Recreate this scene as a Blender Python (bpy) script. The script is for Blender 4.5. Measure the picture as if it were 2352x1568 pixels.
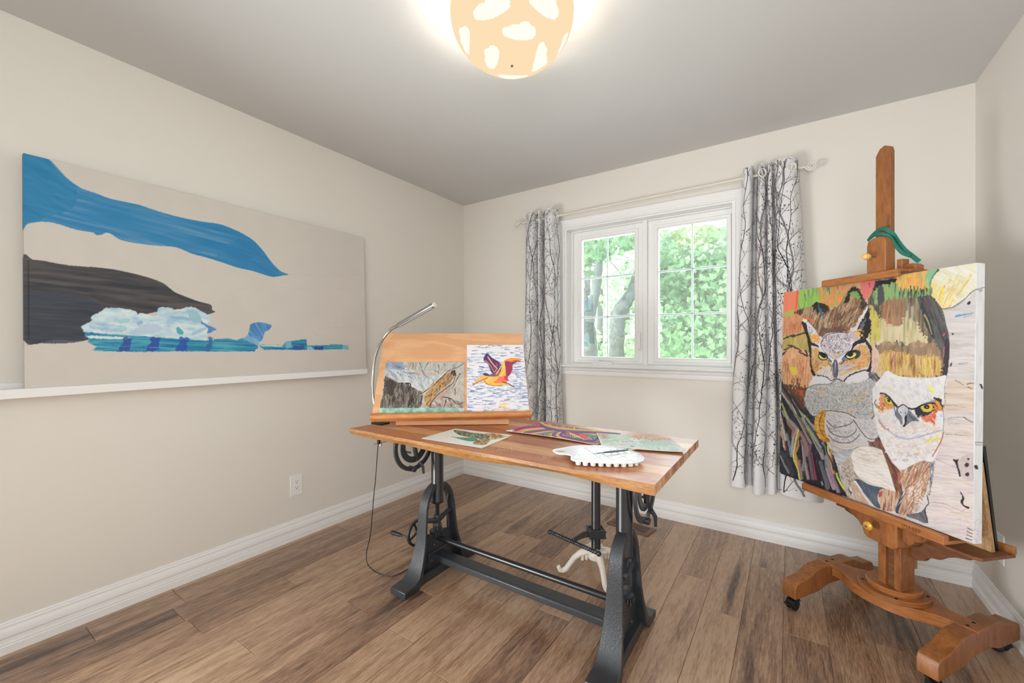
import bpy, bmesh, math, random
import numpy as np
from mathutils import Vector, Matrix, noise as mnoise
C = bpy.context.scene.collection
for o in list(bpy.data.objects): bpy.data.objects.remove(o)
R0 = random.Random(7)

# ------------------------------------------------ camera, world, lights, exposure
FOC, CX, CY, EYE = 956.0, 1176.0, 790.0, 1.176
EX = np.array([.8314, .5557]); EZ = np.array([-.5557, .8314])   # camera right / forward in plan
cd = bpy.data.cameras.new('camera'); cam = bpy.data.objects.new('camera', cd); C.objects.link(cam)
cd.sensor_width = 36; cd.lens = 36*FOC/2352; cd.shift_y = (CY-784)/2352; cd.clip_start = .02; cd.clip_end = 200
cam.location = (0, 0, EYE); cam.rotation_euler = (math.pi/2, 0, math.atan2(-EZ[0], EZ[1]))
bpy.context.scene.camera = cam
sc = bpy.context.scene
sc.view_settings.view_transform = 'Standard'; sc.view_settings.look = 'None'
sc.view_settings.gamma = 1; sc.view_settings.use_curve_mapping = False
sc.view_settings.exposure = 0.26
sc.cycles.max_bounces = 10; sc.cycles.diffuse_bounces = 5; sc.cycles.transparent_max_bounces = 16
sc.cycles.sample_clamp_indirect = 6
w = bpy.data.worlds.new('sky'); sc.world = w; w.use_nodes = True
w.node_tree.nodes['Background'].inputs[0].default_value = (.86, .94, 1, 1)
w.node_tree.nodes['Background'].inputs[1].default_value = 2.9
def light(name, kind, loc, energy, col, rot=(0, 0, 0), size=(1, 1), **k):
    l = bpy.data.lights.new(name, kind); l.energy = energy; l.color = col
    if kind == 'AREA': l.shape = 'RECTANGLE'; l.size, l.size_y = size
    for a, b in k.items(): setattr(l, a, b)
    o = bpy.data.objects.new(name, l); o.location = loc; o.rotation_euler = rot; C.objects.link(o); return o
light('sun', 'SUN', (0, -4, 9), 6.0, (1, .95, .86), (math.radians(46), 0, math.radians(-48)), angle=.02)
light('room_fill', 'AREA', (.12, -.75, 1.45), 28, (.96, .985, 1), (math.radians(92), 0, math.radians(14)), (1.1, 1.3))
light('low_fill', 'AREA', (-2.1, -.75, .48), 38, (.96, .985, 1), (math.radians(98), 0, math.radians(-52)), (1.2, .75), spread=math.radians(125))
light('window_daylight', 'AREA', (-.87, 3.16, 1.53), 38, (.84, .92, 1), (math.radians(-90), 0, 0), (1.25, 1.1))
light('bulb', 'POINT', (-.85, 1.272, 2.345), 13, (1, .90, .78), shadow_soft_size=.04)

# ------------------------------------------------ helpers
def ray(p):
    x = (p[0]-CX)/FOC; wv = x*EX+EZ
    return np.array([wv[0], wv[1], (CY-p[1])/FOC])
O_ = np.array([0, 0, EYE])
def onZ(p, z): r = ray(p); return O_+r*(z-EYE)/r[2]
def onX(p, X): r = ray(p); return O_+r*X/r[0]
def onY(p, Y): r = ray(p); return O_+r*Y/r[1]
def onP(p, A, n): r = ray(p); return O_+r*np.dot(np.array(A)-O_, n)/np.dot(r, n)
def project(V):
    V = np.asarray(V, float)-O_; x = V[..., 0]*EX[0]+V[..., 1]*EX[1]; z = V[..., 0]*EZ[0]+V[..., 1]*EZ[1]
    return CX+FOC*x/z, CY-FOC*V[..., 2]/z
def lin(c):
    c = np.asarray(c, float)/255.; return np.where(c <= .04045, c/12.92, ((c+.055)/1.055)**2.4)
def rgb(*c): return tuple(lin(c))+(1.,)

MATS = {}
def nodes(name):
    m = bpy.data.materials.new(name); m.use_nodes = True; MATS[name] = m
    return m, m.node_tree.nodes, m.node_tree.links, m.node_tree.nodes['Principled BSDF']
def mat(name, col, rough=.5, metal=0, var=.06, scale=12, bump=0, bscale=200, coat=0, **k):
    m, N, L, b = nodes(name)
    tc = N.new('ShaderNodeTexCoord'); nz = N.new('ShaderNodeTexNoise'); nz.inputs['Scale'].default_value = scale
    nz.inputs['Detail'].default_value = 4; L.new(tc.outputs['Object'], nz.inputs['Vector'])
    mx = N.new('ShaderNodeMix'); mx.data_type = 'RGBA'
    mx.inputs[6].default_value = tuple(max(0, c*(1-var)) for c in col[:3])+(1,)
    mx.inputs[7].default_value = tuple(min(1, c*(1+var)) for c in col[:3])+(1,)
    L.new(nz.outputs[0], mx.inputs[0]); L.new(mx.outputs[2], b.inputs['Base Color'])
    b.inputs['Roughness'].default_value = rough; b.inputs['Metallic'].default_value = metal
    b.inputs['Coat Weight'].default_value = coat
    for a, v in k.items(): b.inputs[a.replace('_', ' ')].default_value = v
    if bump:
        n2 = N.new('ShaderNodeTexNoise'); n2.inputs['Scale'].default_value = bscale; n2.inputs['Detail'].default_value = 3
        L.new(tc.outputs['Object'], n2.inputs['Vector'])
        bp = N.new('ShaderNodeBump'); bp.inputs['Strength'].default_value = bump; bp.inputs['Distance'].default_value = .002
        L.new(n2.outputs[0], bp.inputs['Height']); L.new(bp.outputs[0], b.inputs['Normal'])
    return m
def wood(name, stops, stretch=(1.2, 14, 14), rough=.45, ring=1.0, knots=0.0, rnd=.35, coat=0, bump=.15, fine=1.0):
    """grain: long distorted rings plus fine pores; random offset for every object"""
    m, N, L, b = nodes(name)
    tc = N.new('ShaderNodeTexCoord'); oi = N.new('ShaderNodeObjectInfo')
    mp = N.new('ShaderNodeMapping'); mp.inputs['Scale'].default_value = stretch
    ad = N.new('ShaderNodeVectorMath'); ad.operation = 'ADD'
    ml = N.new('ShaderNodeVectorMath'); ml.operation = 'SCALE'; ml.inputs['Scale'].default_value = 37
    cb = N.new('ShaderNodeCombineXYZ')
    for i in range(3): L.new(oi.outputs['Random'], cb.inputs[i])
    L.new(cb.outputs[0], ml.inputs[0]); L.new(tc.outputs['Object'], mp.inputs[0])
    L.new(mp.outputs[0], ad.inputs[0]); L.new(ml.outputs[0], ad.inputs[1])
    n1 = N.new('ShaderNodeTexNoise'); n1.inputs['Scale'].default_value = .9; n1.inputs['Detail'].default_value = 2
    n1.inputs['Distortion'].default_value = .6; L.new(ad.outputs[0], n1.inputs['Vector'])
    ms = N.new('ShaderNodeMath'); ms.operation = 'MULTIPLY'; ms.inputs[1].default_value = 22*ring; L.new(n1.outputs[0], ms.inputs[0])
    sn = N.new('ShaderNodeMath'); sn.operation = 'SINE'; L.new(ms.outputs[0], sn.inputs[0])
    n2 = N.new('ShaderNodeTexNoise'); n2.inputs['Scale'].default_value = 9; n2.inputs['Detail'].default_value = 6
    n2.inputs['Roughness'].default_value = .7; L.new(ad.outputs[0], n2.inputs['Vector'])
    a1 = N.new('ShaderNodeMath'); a1.operation = 'MULTIPLY_ADD'; a1.inputs[1].default_value = .10*ring; L.new(sn.outputs[0], a1.inputs[0])
    n2m = N.new('ShaderNodeMath'); n2m.operation = 'MULTIPLY'; n2m.inputs[1].default_value = fine; L.new(n2.outputs[0], n2m.inputs[0]); L.new(n2m.outputs[0], a1.inputs[2])
    a2 = N.new('ShaderNodeMath'); a2.operation = 'MULTIPLY_ADD'; a2.inputs[1].default_value = rnd
    L.new(oi.outputs['Random'], a2.inputs[0]); L.new(a1.outputs[0], a2.inputs[2])
    a3 = N.new('ShaderNodeMath'); a3.operation = 'SUBTRACT'; a3.inputs[1].default_value = rnd/2+.0; L.new(a2.outputs[0], a3.inputs[0])
    last = a3
    if knots:
        mk = N.new('ShaderNodeMapping'); mk.inputs['Scale'].default_value = tuple(s*.38 for s in stretch); L.new(tc.outputs['Object'], mk.inputs[0])
        ak = N.new('ShaderNodeVectorMath'); ak.operation = 'ADD'; L.new(mk.outputs[0], ak.inputs[0]); L.new(ml.outputs[0], ak.inputs[1])
        n3 = N.new('ShaderNodeTexNoise'); n3.inputs['Scale'].default_value = 1.6; n3.inputs['Detail'].default_value = 3; L.new(ak.outputs[0], n3.inputs['Vector'])
        mr = N.new('ShaderNodeMapRange'); mr.inputs[1].default_value = .58; mr.inputs[2].default_value = .78
        mr.inputs[3].default_value = 0; mr.inputs[4].default_value = knots; L.new(n3.outputs[0], mr.inputs[0])
        s3 = N.new('ShaderNodeMath'); s3.operation = 'SUBTRACT'; L.new(a3.outputs[0], s3.inputs[0]); L.new(mr.outputs[0], s3.inputs[1]); last = s3
    cr = N.new('ShaderNodeValToRGB'); e = cr.color_ramp.elements
    while len(e) < len(stops): e.new(.5)
    for el, (p, c) in zip(e, stops): el.position = p; el.color = rgb(*c)
    L.new(last.outputs[0], cr.inputs[0]); L.new(cr.outputs[0], b.inputs['Base Color'])
    b.inputs['Roughness'].default_value = rough; b.inputs['Coat Weight'].default_value = coat; b.inputs['Coat Roughness'].default_value = .25
    bp = N.new('ShaderNodeBump'); bp.inputs['Strength'].default_value = bump; bp.inputs['Distance'].default_value = .001
    L.new(a1.outputs[0], bp.inputs['Height']); L.new(bp.outputs[0], b.inputs['Normal'])
    return m

WO = {}
class MB:
    def __init__(s): s.v = []; s.f = []; s.m = []
    def add(s, vs, fs, mi=0):
        n = len(s.v); s.v += [tuple(map(float, v)) for v in vs]; s.f += [tuple(i+n for i in f) for f in fs]; s.m += [mi]*len(fs); return s
    def box(s, x0, y0, z0, x1, y1, z1, mi=0):
        return s.add([(x, y, z) for z in (z0, z1) for y in (y0, y1) for x in (x0, x1)],
                     [(0, 2, 3, 1), (4, 5, 7, 6), (0, 1, 5, 4), (2, 6, 7, 3), (0, 4, 6, 2), (1, 3, 7, 5)], mi)
    def obox(s, O, U, V, W, a, b, c, mi=0):
        """box in a frame: O origin, unit axes, (lo, hi) on each"""
        O, U, V, W = map(np.array, (O, U, V, W))
        P = [O+U*x+V*y+W*z for z in c for y in b for x in a]
        return s.add(P, [(0, 2, 3, 1), (4, 5, 7, 6), (0, 1, 5, 4), (2, 6, 7, 3), (0, 4, 6, 2), (1, 3, 7, 5)], mi)
    def prism(s, poly, O, U, V, W, w0, w1, mi=0):
        O, U, V, W = map(lambda a: np.array(a, float), (O, U, V, W)); n = len(poly)
        P = [O+U*a+V*b+W*w0 for a, b in poly]+[O+U*a+V*b+W*w1 for a, b in poly]
        return s.add(P, [tuple(range(n))[::-1], tuple(range(n, 2*n))]+[(i, (i+1) % n, n+(i+1) % n, n+i) for i in range(n)], mi)
    def tube(s, path, r, seg=10, caps=True, mi=0, flat=None):
        P = [Vector(p) for p in path]; n = len(P); rs = r if isinstance(r, (list, tuple)) else [r]*n
        t0 = (P[1]-P[0]).normalized(); up = Vector((0, 0, 1)) if abs(t0.z) < .9 else Vector((1, 0, 0))
        a = t0.cross(up).normalized(); vs = []; fs = []
        for i in range(n):
            t = (P[min(i+1, n-1)]-P[max(i-1, 0)]).normalized(); a = (a-t*a.dot(t)).normalized(); b = t.cross(a)
            for k in range(seg):
                q = 2*math.pi*k/seg; vs.append(P[i]+(a*math.cos(q)+b*math.sin(q)*(flat or 1))*rs[i])
        for i in range(n-1):
            for k in range(seg):
                fs.append((i*seg+k, i*seg+(k+1) % seg, (i+1)*seg+(k+1) % seg, (i+1)*seg+k))
        if caps: fs += [tuple(range(seg))[::-1], tuple((n-1)*seg+k for k in range(seg))]
        return s.add(vs, fs, mi)
    def cyl(s, a, b, r, seg=16, mi=0): return s.tube([a, b], r, seg, True, mi)
    def lathe(s, prof, O, seg=24, ax=(0, 0, 1), mi=0):
        ax = Vector(ax).normalized(); u = ax.orthogonal().normalized(); v = ax.cross(u); O = Vector(O); vs = []; fs = []
        for r, z in prof:
            for k in range(seg):
                q = 2*math.pi*k/seg; vs.append(O+ax*z+(u*math.cos(q)+v*math.sin(q))*r)
        for i in range(len(prof)-1):
            for k in range(seg): fs.append((i*seg+k, i*seg+(k+1) % seg, (i+1)*seg+(k+1) % seg, (i+1)*seg+k))
        fs += [tuple(range(seg))[::-1], tuple((len(prof)-1)*seg+k for k in range(seg))]
        return s.add(vs, fs, mi)
    def loft(s, rings, caps=True, closed=True, mi=0):
        n = len(rings[0]); vs = [p for r in rings for p in r]; fs = []
        for i in range(len(rings)-1):
            for k in range(n if closed else n-1): fs.append((i*n+k, i*n+(k+1) % n, (i+1)*n+(k+1) % n, (i+1)*n+k))
        if caps: fs += [tuple(range(n))[::-1], tuple((len(rings)-1)*n+k for k in range(n))]
        return s.add(vs, fs, mi)
    def build(s, name, mats, parent=None, bevel=0, smooth=30, loc=None, seg=2):
        V = np.array(s.v, float)
        c = np.array(loc, float) if loc is not None else np.array([(V[:, 0].min()+V[:, 0].max())/2, (V[:, 1].min()+V[:, 1].max())/2, V[:, 2].min()])
        me = bpy.data.meshes.new(name); me.from_pydata([tuple(p) for p in (V-c)], [], s.f)
        for m in (mats if isinstance(mats, (list, tuple)) else [mats]): me.materials.append(m)
        if any(s.m): me.polygons.foreach_set('material_index', s.m)
        bm = bmesh.new(); bm.from_mesh(me); bmesh.ops.recalc_face_normals(bm, faces=bm.faces); bm.to_mesh(me); bm.free()
        if smooth: me.shade_smooth(); me.set_sharp_from_angle(angle=math.radians(smooth))
        o = bpy.data.objects.new(name, me); C.objects.link(o); put(o, c, parent)
        if bevel:
            b = o.modifiers.new('bevel', 'BEVEL'); b.width = bevel; b.segments = seg; b.limit_method = 'ANGLE'; b.angle_limit = math.radians(40); b.harden_normals = False
        return o
def put(o, c, parent):
    WO[o.name] = np.array(c, float)
    if parent is not None: o.parent = parent; o.location = WO[o.name]-WO[parent.name]
    else: o.location = c
def tag(o, label, cat=None, group=None, kind=None):
    if label: o['label'] = label
    if cat: o['category'] = cat
    if group: o['group'] = group
    if kind: o['kind'] = kind
    return o
def thing(name, loc, label=None, cat=None, group=None, kind=None):
    o = bpy.data.objects.new(name, None); C.objects.link(o); o.empty_display_size = .05; put(o, loc, None)
    return tag(o, label, cat, group, kind)
def ribbon_path(pts, k=6):
    """Catmull-Rom through the points"""
    P = [np.array(p, float) for p in pts]; P = [2*P[0]-P[1]]+P+[2*P[-1]-P[-2]]; out = []
    for i in range(1, len(P)-2):
        for j in range(k):
            t = j/k; a, b, c, d = P[i-1:i+3]
            out.append(.5*((2*b)+(c-a)*t+(2*a-5*b+4*c-d)*t*t+(3*b-a-3*c+d)*t**3))
    return out+[P[-2]]

# ------------------------------------------------ materials
M_wall = mat('painted_wall', rgb(229, 225, 217), .85, var=.012, scale=2, bump=.03, bscale=350)
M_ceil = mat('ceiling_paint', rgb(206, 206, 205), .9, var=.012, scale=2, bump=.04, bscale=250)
M_trim = mat('white_trim', rgb(240, 240, 240), .38, var=.01)
M_muntin = mat('muntin_grey', rgb(206, 210, 210), .4, var=.01)
M_vinyl = mat('white_vinyl', rgb(240, 241, 240), .35, var=.01)
M_iron = mat('black_iron', rgb(46, 50, 55), .36, var=.25, scale=30, bump=.35, bscale=160, Specular_IOR_Level=.7)
M_ironsm = mat('black_tube', rgb(30, 32, 36), .28, var=.1, scale=20, Specular_IOR_Level=.7)
M_iron2 = mat('dark_steel', rgb(70, 76, 84), .4, .6, var=.2, scale=40, bump=.2)
M_cream = mat('cream_cast_iron', rgb(238, 234, 222), .4, var=.05, scale=30, bump=.15, bscale=60)
M_steel = mat('brushed_steel', rgb(165, 162, 156), .32, .9, var=.08)
M_black = mat('black_plastic', rgb(24, 24, 26), .45)
M_plastic = mat('white_plastic', rgb(240, 240, 242), .28, var=.01, Subsurface_Weight=.1)
M_brass = mat('brass_knob', rgb(226, 168, 62), .3, .35, var=.06)
M_paperw = mat('paper', rgb(238, 234, 226), .8, var=.02)
M_cloth = mat('curtain_cloth', rgb(222, 221, 222), .9, var=.02, bump=.12, bscale=900)
M_pgrey = mat('print_grey', rgb(128, 122, 124), .9)
M_pblack = mat('print_black', rgb(30, 29, 34), .9)
M_rod = mat('ivory_rod', rgb(228, 224, 214), .4)
M_dark = mat('gap_dark', rgb(20, 17, 15), .9)
M_subfloor = mat('subfloor', rgb(66, 50, 42), .9)
M_plank = wood('oak_plank', [(.1, (66, 50, 43)), (.36, (118, 90, 71)), (.56, (152, 120, 95)), (.82, (182, 152, 124))], (22, 1.9, 22), .34, .8, .5, .42, coat=.4, bump=.2, fine=1.25)
M_acacia = [wood('acacia_board', [(.2, (140, 76, 42)), (.5, (184, 116, 74)), (.8, (210, 146, 98))], (1.6, 18, 18), .42, .7, 0, .2, .08),
            wood('acacia_board_light', [(.2, (176, 116, 72)), (.5, (206, 148, 100)), (.8, (228, 184, 140))], (1.6, 18, 18), .42, .7, 0, .2, .08),
            wood('acacia_board_dark', [(.2, (120, 66, 40)), (.5, (178, 112, 74)), (.8, (206, 142, 100))], (1.6, 18, 18), .42, .7, .1, .2, .08)]
M_bark = wood('live_edge', [(.2, (104, 66, 30)), (.5, (156, 108, 58)), (.8, (186, 140, 84))], (4, 10, 26), .5, .6, .1, .2)
M_endgr = wood('end_grain', [(.2, (110, 68, 48)), (.45, (176, 118, 84)), (.62, (214, 170, 128)), (.85, (232, 200, 160))], (10, 7, 3), .45, .9, .2, .2)
M_easel = wood('easel_wood', [(.2, (112, 66, 32)), (.5, (158, 100, 54)), (.85, (184, 126, 76))], (5, 5, 1.5), .42, .35, 0, .15, .15, fine=.9)
M_easelh = wood('easel_wood_h', [(.2, (120, 70, 32)), (.5, (168, 106, 56)), (.85, (194, 134, 80))], (1.5, 1.5, 9), .4, .4, 0, .12, .2, fine=.9)
M_easeld = wood('easel_wood_dark', [(.2, (82, 46, 26)), (.5, (116, 72, 44)), (.85, (142, 94, 60))], (2, 2, 9), .5, .4, 0, .12)
M_beech = wood('birch_ply', [(.2, (212, 160, 116)), (.5, (232, 186, 142)), (.85, (240, 200, 160))], (1.1, 1.1, 6), .5, 1.5, 0, .1, fine=.42)
M_beech2 = wood('beech_edge', [(.2, (176, 110, 60)), (.5, (206, 142, 88)), (.85, (222, 160, 108))], (2, 2, 12), .45, .5, 0, .1)
M_osb = wood('raw_board', [(.25, (120, 88, 56)), (.5, (178, 140, 98)), (.8, (212, 178, 134))], (30, 30, 6), .8, .6, 0, .1)
M_green = mat('green_black_board', rgb(10, 22, 26), .3, var=.4, scale=60)
def glass_mat():
    m = bpy.data.materials.new('window_glass'); m.use_nodes = True; N = m.node_tree.nodes; L = m.node_tree.links; N.clear()
    o = N.new('ShaderNodeOutputMaterial'); t = N.new('ShaderNodeBsdfTransparent'); t.inputs[0].default_value = (.97, 1, .99, 1)
    g = N.new('ShaderNodeBsdfGlossy'); g.inputs['Roughness'].default_value = 0.004
    fr = N.new('ShaderNodeFresnel'); fr.inputs[0].default_value = 1.5
    mu = N.new('ShaderNodeMath'); mu.operation = 'MULTIPLY'; mu.inputs[1].default_value = 5.0; mu.use_clamp = True
    mx = N.new('ShaderNodeMixShader'); L.new(fr.outputs[0], mu.inputs[0]); L.new(mu.outputs[0], mx.inputs[0]); L.new(t.outputs[0], mx.inputs[1]); L.new(g.outputs[0], mx.inputs[2]); L.new(mx.outputs[0], o.inputs[0])
    return m
M_glass = glass_mat()
def art_mat(name='painted_colour', rough=.55, bump=.1, emit=0):
    m, N, L, b = nodes(name)
    a = N.new('ShaderNodeAttribute'); a.attribute_name = 'Col'; L.new(a.outputs[0], b.inputs['Base Color']); b.inputs['Roughness'].default_value = rough
    if emit:
        L.new(a.outputs[0], b.inputs['Emission Color']); b.inputs['Emission Strength'].default_value = emit
    if bump:
        tc = N.new('ShaderNodeTexCoord'); nz = N.new('ShaderNodeTexNoise'); nz.inputs['Scale'].default_value = 260; nz.inputs['Detail'].default_value = 3
        bp = N.new('ShaderNodeBump'); bp.inputs['Strength'].default_value = bump; bp.inputs['Distance'].default_value = .001
        L.new(tc.outputs['Object'], nz.inputs[0]); L.new(nz.outputs[0], bp.inputs['Height']); L.new(bp.outputs[0], b.inputs['Normal'])
    return m
M_art = art_mat(); M_paper = art_mat('printed_paper', .75, 0)

# ------------------------------------------------ room shell
XL, XR, YB, YF, HT = -2.485, .745, 2.92, -.95, 2.44
def struct(o): o['kind'] = 'structure'; return o
floor = struct(MB().box(XL-.12, YF-.12, -.08, XR+.12, YB+.2, -.0045).build('floor', M_subfloor, smooth=0))
ends = {}
for X, Y in [(-2.08, .709), (-1.777, .77), (-1.93, 1.26), (-2.08, 1.104), (-1.617, 1.164), (-1.32, 1.148), (-1.174, 1.545), (-2.385, .455),
             (-2.376, .752), (-.111, 2.56), (.19, 2.462), (-.248, 2.027), (-.451, 2.265), (-1.19, 2.02), (-.1, 1.33), (-.7, 2.0), (-2.23, 1.9), (-1.62, 2.3)]:
    ends.setdefault(math.floor((X-.127)/.151), []).append(Y)
rp = random.Random(11)
for k in range(math.floor((XL-.127)/.151), math.ceil((XR-.127)/.151)):
    x0, x1 = max(XL, .127+.151*k), min(XR, .127+.151*(k+1))
    if x1-x0 < .01: continue
    ys = sorted(ends.get(k, []))
    full = []; last = YF
    for y in ys+[YB]:
        while y-last > 1.5:
            last += rp.uniform(.6, 1.1) if y-last > 2.1 else (y-last)*rp.uniform(.4, .6)
            full.append(last)
        if y < YB: full.append(y)
        last = y
    full = [YF]+sorted(full)+[YB]
    for a, b in zip(full[:-1], full[1:]):
        if b-a < .02: continue
        g, c = .0005, .0016; X0, X1, A, B = x0+g, x1-g, a+g, b-g
        m = MB(); z2 = rp.uniform(-.0006, 0)
        m.loft([[(X0, A, -.004), (X1, A, -.004), (X1, B, -.004), (X0, B, -.004)], [(X0, A, -c), (X1, A, -c), (X1, B, -c), (X0, B, -c)],
                [(X0+c, A+c, z2), (X1-c, A+c, z2), (X1-c, B-c, z2), (X0+c, B-c, z2)]])
        m.build('plank', M_plank, floor, smooth=0)
struct(MB().box(XL-.12, YF-.12, HT, XR+.12, YB+.2, HT+.1).build('ceiling', M_ceil, smooth=0))
struct(MB().box(XL-.12, YF-.12, -.08, XL, YB+.2, HT).build('wall_left', M_wall, smooth=0))
struct(MB().box(XR, YF-.12, -.08, XR+.12, YB+.2, HT).build('wall_right', M_wall, smooth=0))
struct(MB().box(XL, YF-.12, -.08, XR, YF, HT).build('wall_rear', M_wall, smooth=0))
HX0, HX1, HZ0, HZ1 = -1.457, -.290, 1.018, 2.071
struct(MB().box(XL, YB, -.08, HX0, YB+.2, HT).box(HX1, YB, -.08, XR, YB+.2, HT).box(HX0, YB, -.08, HX1, YB+.2, HZ0).box(HX0, YB, HZ1, HX1, YB+.2, HT).build('wall_back', M_wall, smooth=0))
BP = [(0, 0), (.016, 0), (.016, .03), (.0135, .034), (.0155, .038), (.0135, .042), (.0125, .06), (.017, .064), (.0165, .078), (.012, .09), (.0085, .098), (.0105, .101), (.0095, .107), (.006, .111), (.007, .115), (.004, .119), (0, .119)]
struct(MB().prism(BP, (XL, 0, 0), (1, 0, 0), (0, 0, 1), (0, 1, 0), YF, YB).build('baseboard_left', M_trim, smooth=25))
struct(MB().prism(BP, (0, YB, 0), (0, -1, 0), (0, 0, 1), (1, 0, 0), XL+.0, XR).build('baseboard_back', M_trim, smooth=25))
struct(MB().prism(BP, (XR, 0, 0), (-1, 0, 0), (0, 0, 1), (0, 1, 0), YF, YB).build('baseboard_right', M_trim, smooth=25))

# ------------------------------------------------ window
win = thing('window_1', (-.87, YB, HZ0), kind='structure')
CP = [(0, 0), (.012, 0), (.014, .008), (.011, .012), (.011, .034), (.016, .042), (.02, .05), (.02, .06), (.014, .066), (0, .066)]   # casing profile: depth, width outward
def ring(m, prof, x0, x1, z0, z1, Y, sgn=-1, bottom=True):
    """mitred frame round a rectangle"""
    R = []
    for d, wd in prof:
        R.append([(x0-wd, Y+sgn*d, z0-(wd if bottom else 0)), (x1+wd, Y+sgn*d, z0-(wd if bottom else 0)), (x1+wd, Y+sgn*d, z1+wd), (x0-wd, Y+sgn*d, z1+wd)])
    n = len(prof)
    vs = [p for r in R for p in r]; fs = []
    for i in range(n):
        j = (i+1) % n
        for k in range(4):
            if not bottom and k == 0: continue
            l = (k+1) % 4; fs.append((i*4+k, i*4+l, j*4+l, j*4+k))
    m.add(vs, fs); return m
m = MB(); ring(m, CP, HX0, HX1, HZ0-.012, HZ1, YB, bottom=False); m.build('casing', M_trim, win, smooth=25)
J = .075
m = MB().box(HX0, YB-.001, HZ0, HX0+.012, YB+.15, HZ1).box(HX1-.012, YB-.001, HZ0, HX1, YB+.15, HZ1).box(HX0+.012, YB-.001, HZ1-.012, HX1-.012, YB+.15, HZ1).box(HX0+.012, YB-.001, HZ0, HX1-.012, YB+.15, HZ0+.008)
m.build('jamb', M_trim, win, .001)
MB().prism([(-.032, .0), (-.036, -.004), (-.036, -.012), (-.03, -.018), (.0, -.018), (.0, .0)], (0, YB, HZ0), (0, 1, 0), (0, 0, 1), (1, 0, 0), HX0-.07, HX1+.07).build('window_stool', M_trim, win, smooth=25)
MB().prism([(0, -.018), (-.012, -.018), (-.02, -.03), (-.018, -.04), (-.012, -.044), (-.014, -.058), (-.01, -.074), (0, -.076)], (0, YB, HZ0), (0, 1, 0), (0, 0, 1), (1, 0, 0), HX0-.055, HX1+.055).build('apron', M_trim, win, smooth=25)
SY = 3.0
def frame(m, x0, x1, z0, z1, wd, Y0, Y1, step=.006):
    ring(m, [(0, 0), (0, wd-step), (-.008, wd-step*.4), (-.008, wd), (-(Y1-Y0), wd), (-(Y1-Y0), 0)], x0, x1, z0, z1, Y0, -1)
gl = [(-1.355, -.940, 'L'), (-.771, -.342, 'R')]
GZ0, GZ1 = 1.079, 1.985
m = MB(); 
m.box(HX0+.012, SY-.006, HZ0+.008, -1.435+.012, SY+.05, HZ1-.012).box(-.885+.012, SY-.012, HZ0+.008, -.841-.004, SY+.05, HZ1-.012).box(-.296-.004, SY-.006, HZ0+.008, HX1-.012, SY+.05, HZ1-.012)
for a_, b_ in ((-1.423, -.873), (-.845, -.3)): m.box(a_, SY-.006, 2.05, b_, SY+.05, HZ1-.012).box(a_, SY-.006, HZ0+.008, b_, SY+.05, 1.032)
m.build('frame', M_vinyl, win, .002)
for x0, x1, nm in gl:
    s = MB(); a0, a1 = (-1.4225, -.8735) if nm == 'L' else (-.8445, -.3005)
    z0, z1 = 1.0325, 2.0495; Yf = SY+.006
    # sash as four stepped members
    for q in ((a0, x0, z0, z1), (x1, a1, z0, z1), (x0, x1, z0, GZ0), (x0, x1, GZ1, z1)): s.box(q[0], Yf, q[2], q[1], Yf+.035, q[3])
    ring(s, [(0, .004), (.008, .008), (.008, .026), (.004, .030), (0, .030)], x0, x1, GZ0, GZ1, Yf, -1)
    sash = s.build('sash', M_vinyl, win, .0015)
    xm = (x0+x1)/2-(.006 if nm == 'L' else -.004)
    MB().box(x0, Yf+.020, GZ0, x1, Yf+.023, GZ1).build('pane', M_glass, sash, smooth=0)
    for zz in (1.383, 1.688): MB().box(x0, Yf+.024, zz-.006, x1, Yf+.031, zz+.006).build('muntin', M_muntin, sash, .001)
    MB().box(xm-.006, Yf+.0245, GZ0, xm+.006, Yf+.0305, GZ1).build('muntin', M_muntin, sash, .001)
MB().prism([(0, 0), (.012, .006), (.016, .03), (.016, .10), (.012, .125), (0, .13)], (-.915, SY-.002, 1.135), (0, -1, 0), (0, 0, 1), (1, 0, 0), 0, .022).build('sash_lock', M_vinyl, win, .003)
MB().prism([(0, 0), (.05, -.004), (.06, .0), (.055, .012), (.03, .026), (0, .03)], (-1.235, YB+.066, 1.026), (0, -1, 0), (0, 0, 1), (1, 0, 0), 0, .035).tube([(-1.20, YB+.03, 1.04), (-1.12, YB+.025, 1.036), (-1.085, YB+.025, 1.034)], [.011, .009, .007], 8).tube([(-1.235, YB+.028, 1.03), (-1.09, YB+.022, 1.026)], .006, 8).build('crank_handle', M_vinyl, win, .002)
MB().box(-1.07, SY+.0045, 1.056, -1.02, SY+.0060, 1.066).build('maker_label', M_dark, win, smooth=0)
m = MB()
for i, (a, b) in enumerate([(-1.118, -1.112), (-1.106, -1.103), (-1.098, -1.094), (-1.092, -1.089), (-1.087, -1.083), (-1.081, -1.077)]): m.box(a, SY+.0045, 1.0585, b, SY+.006, 1.064+.003*(i == 0))
m.build('maker_print', M_dark, win, smooth=0)

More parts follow.
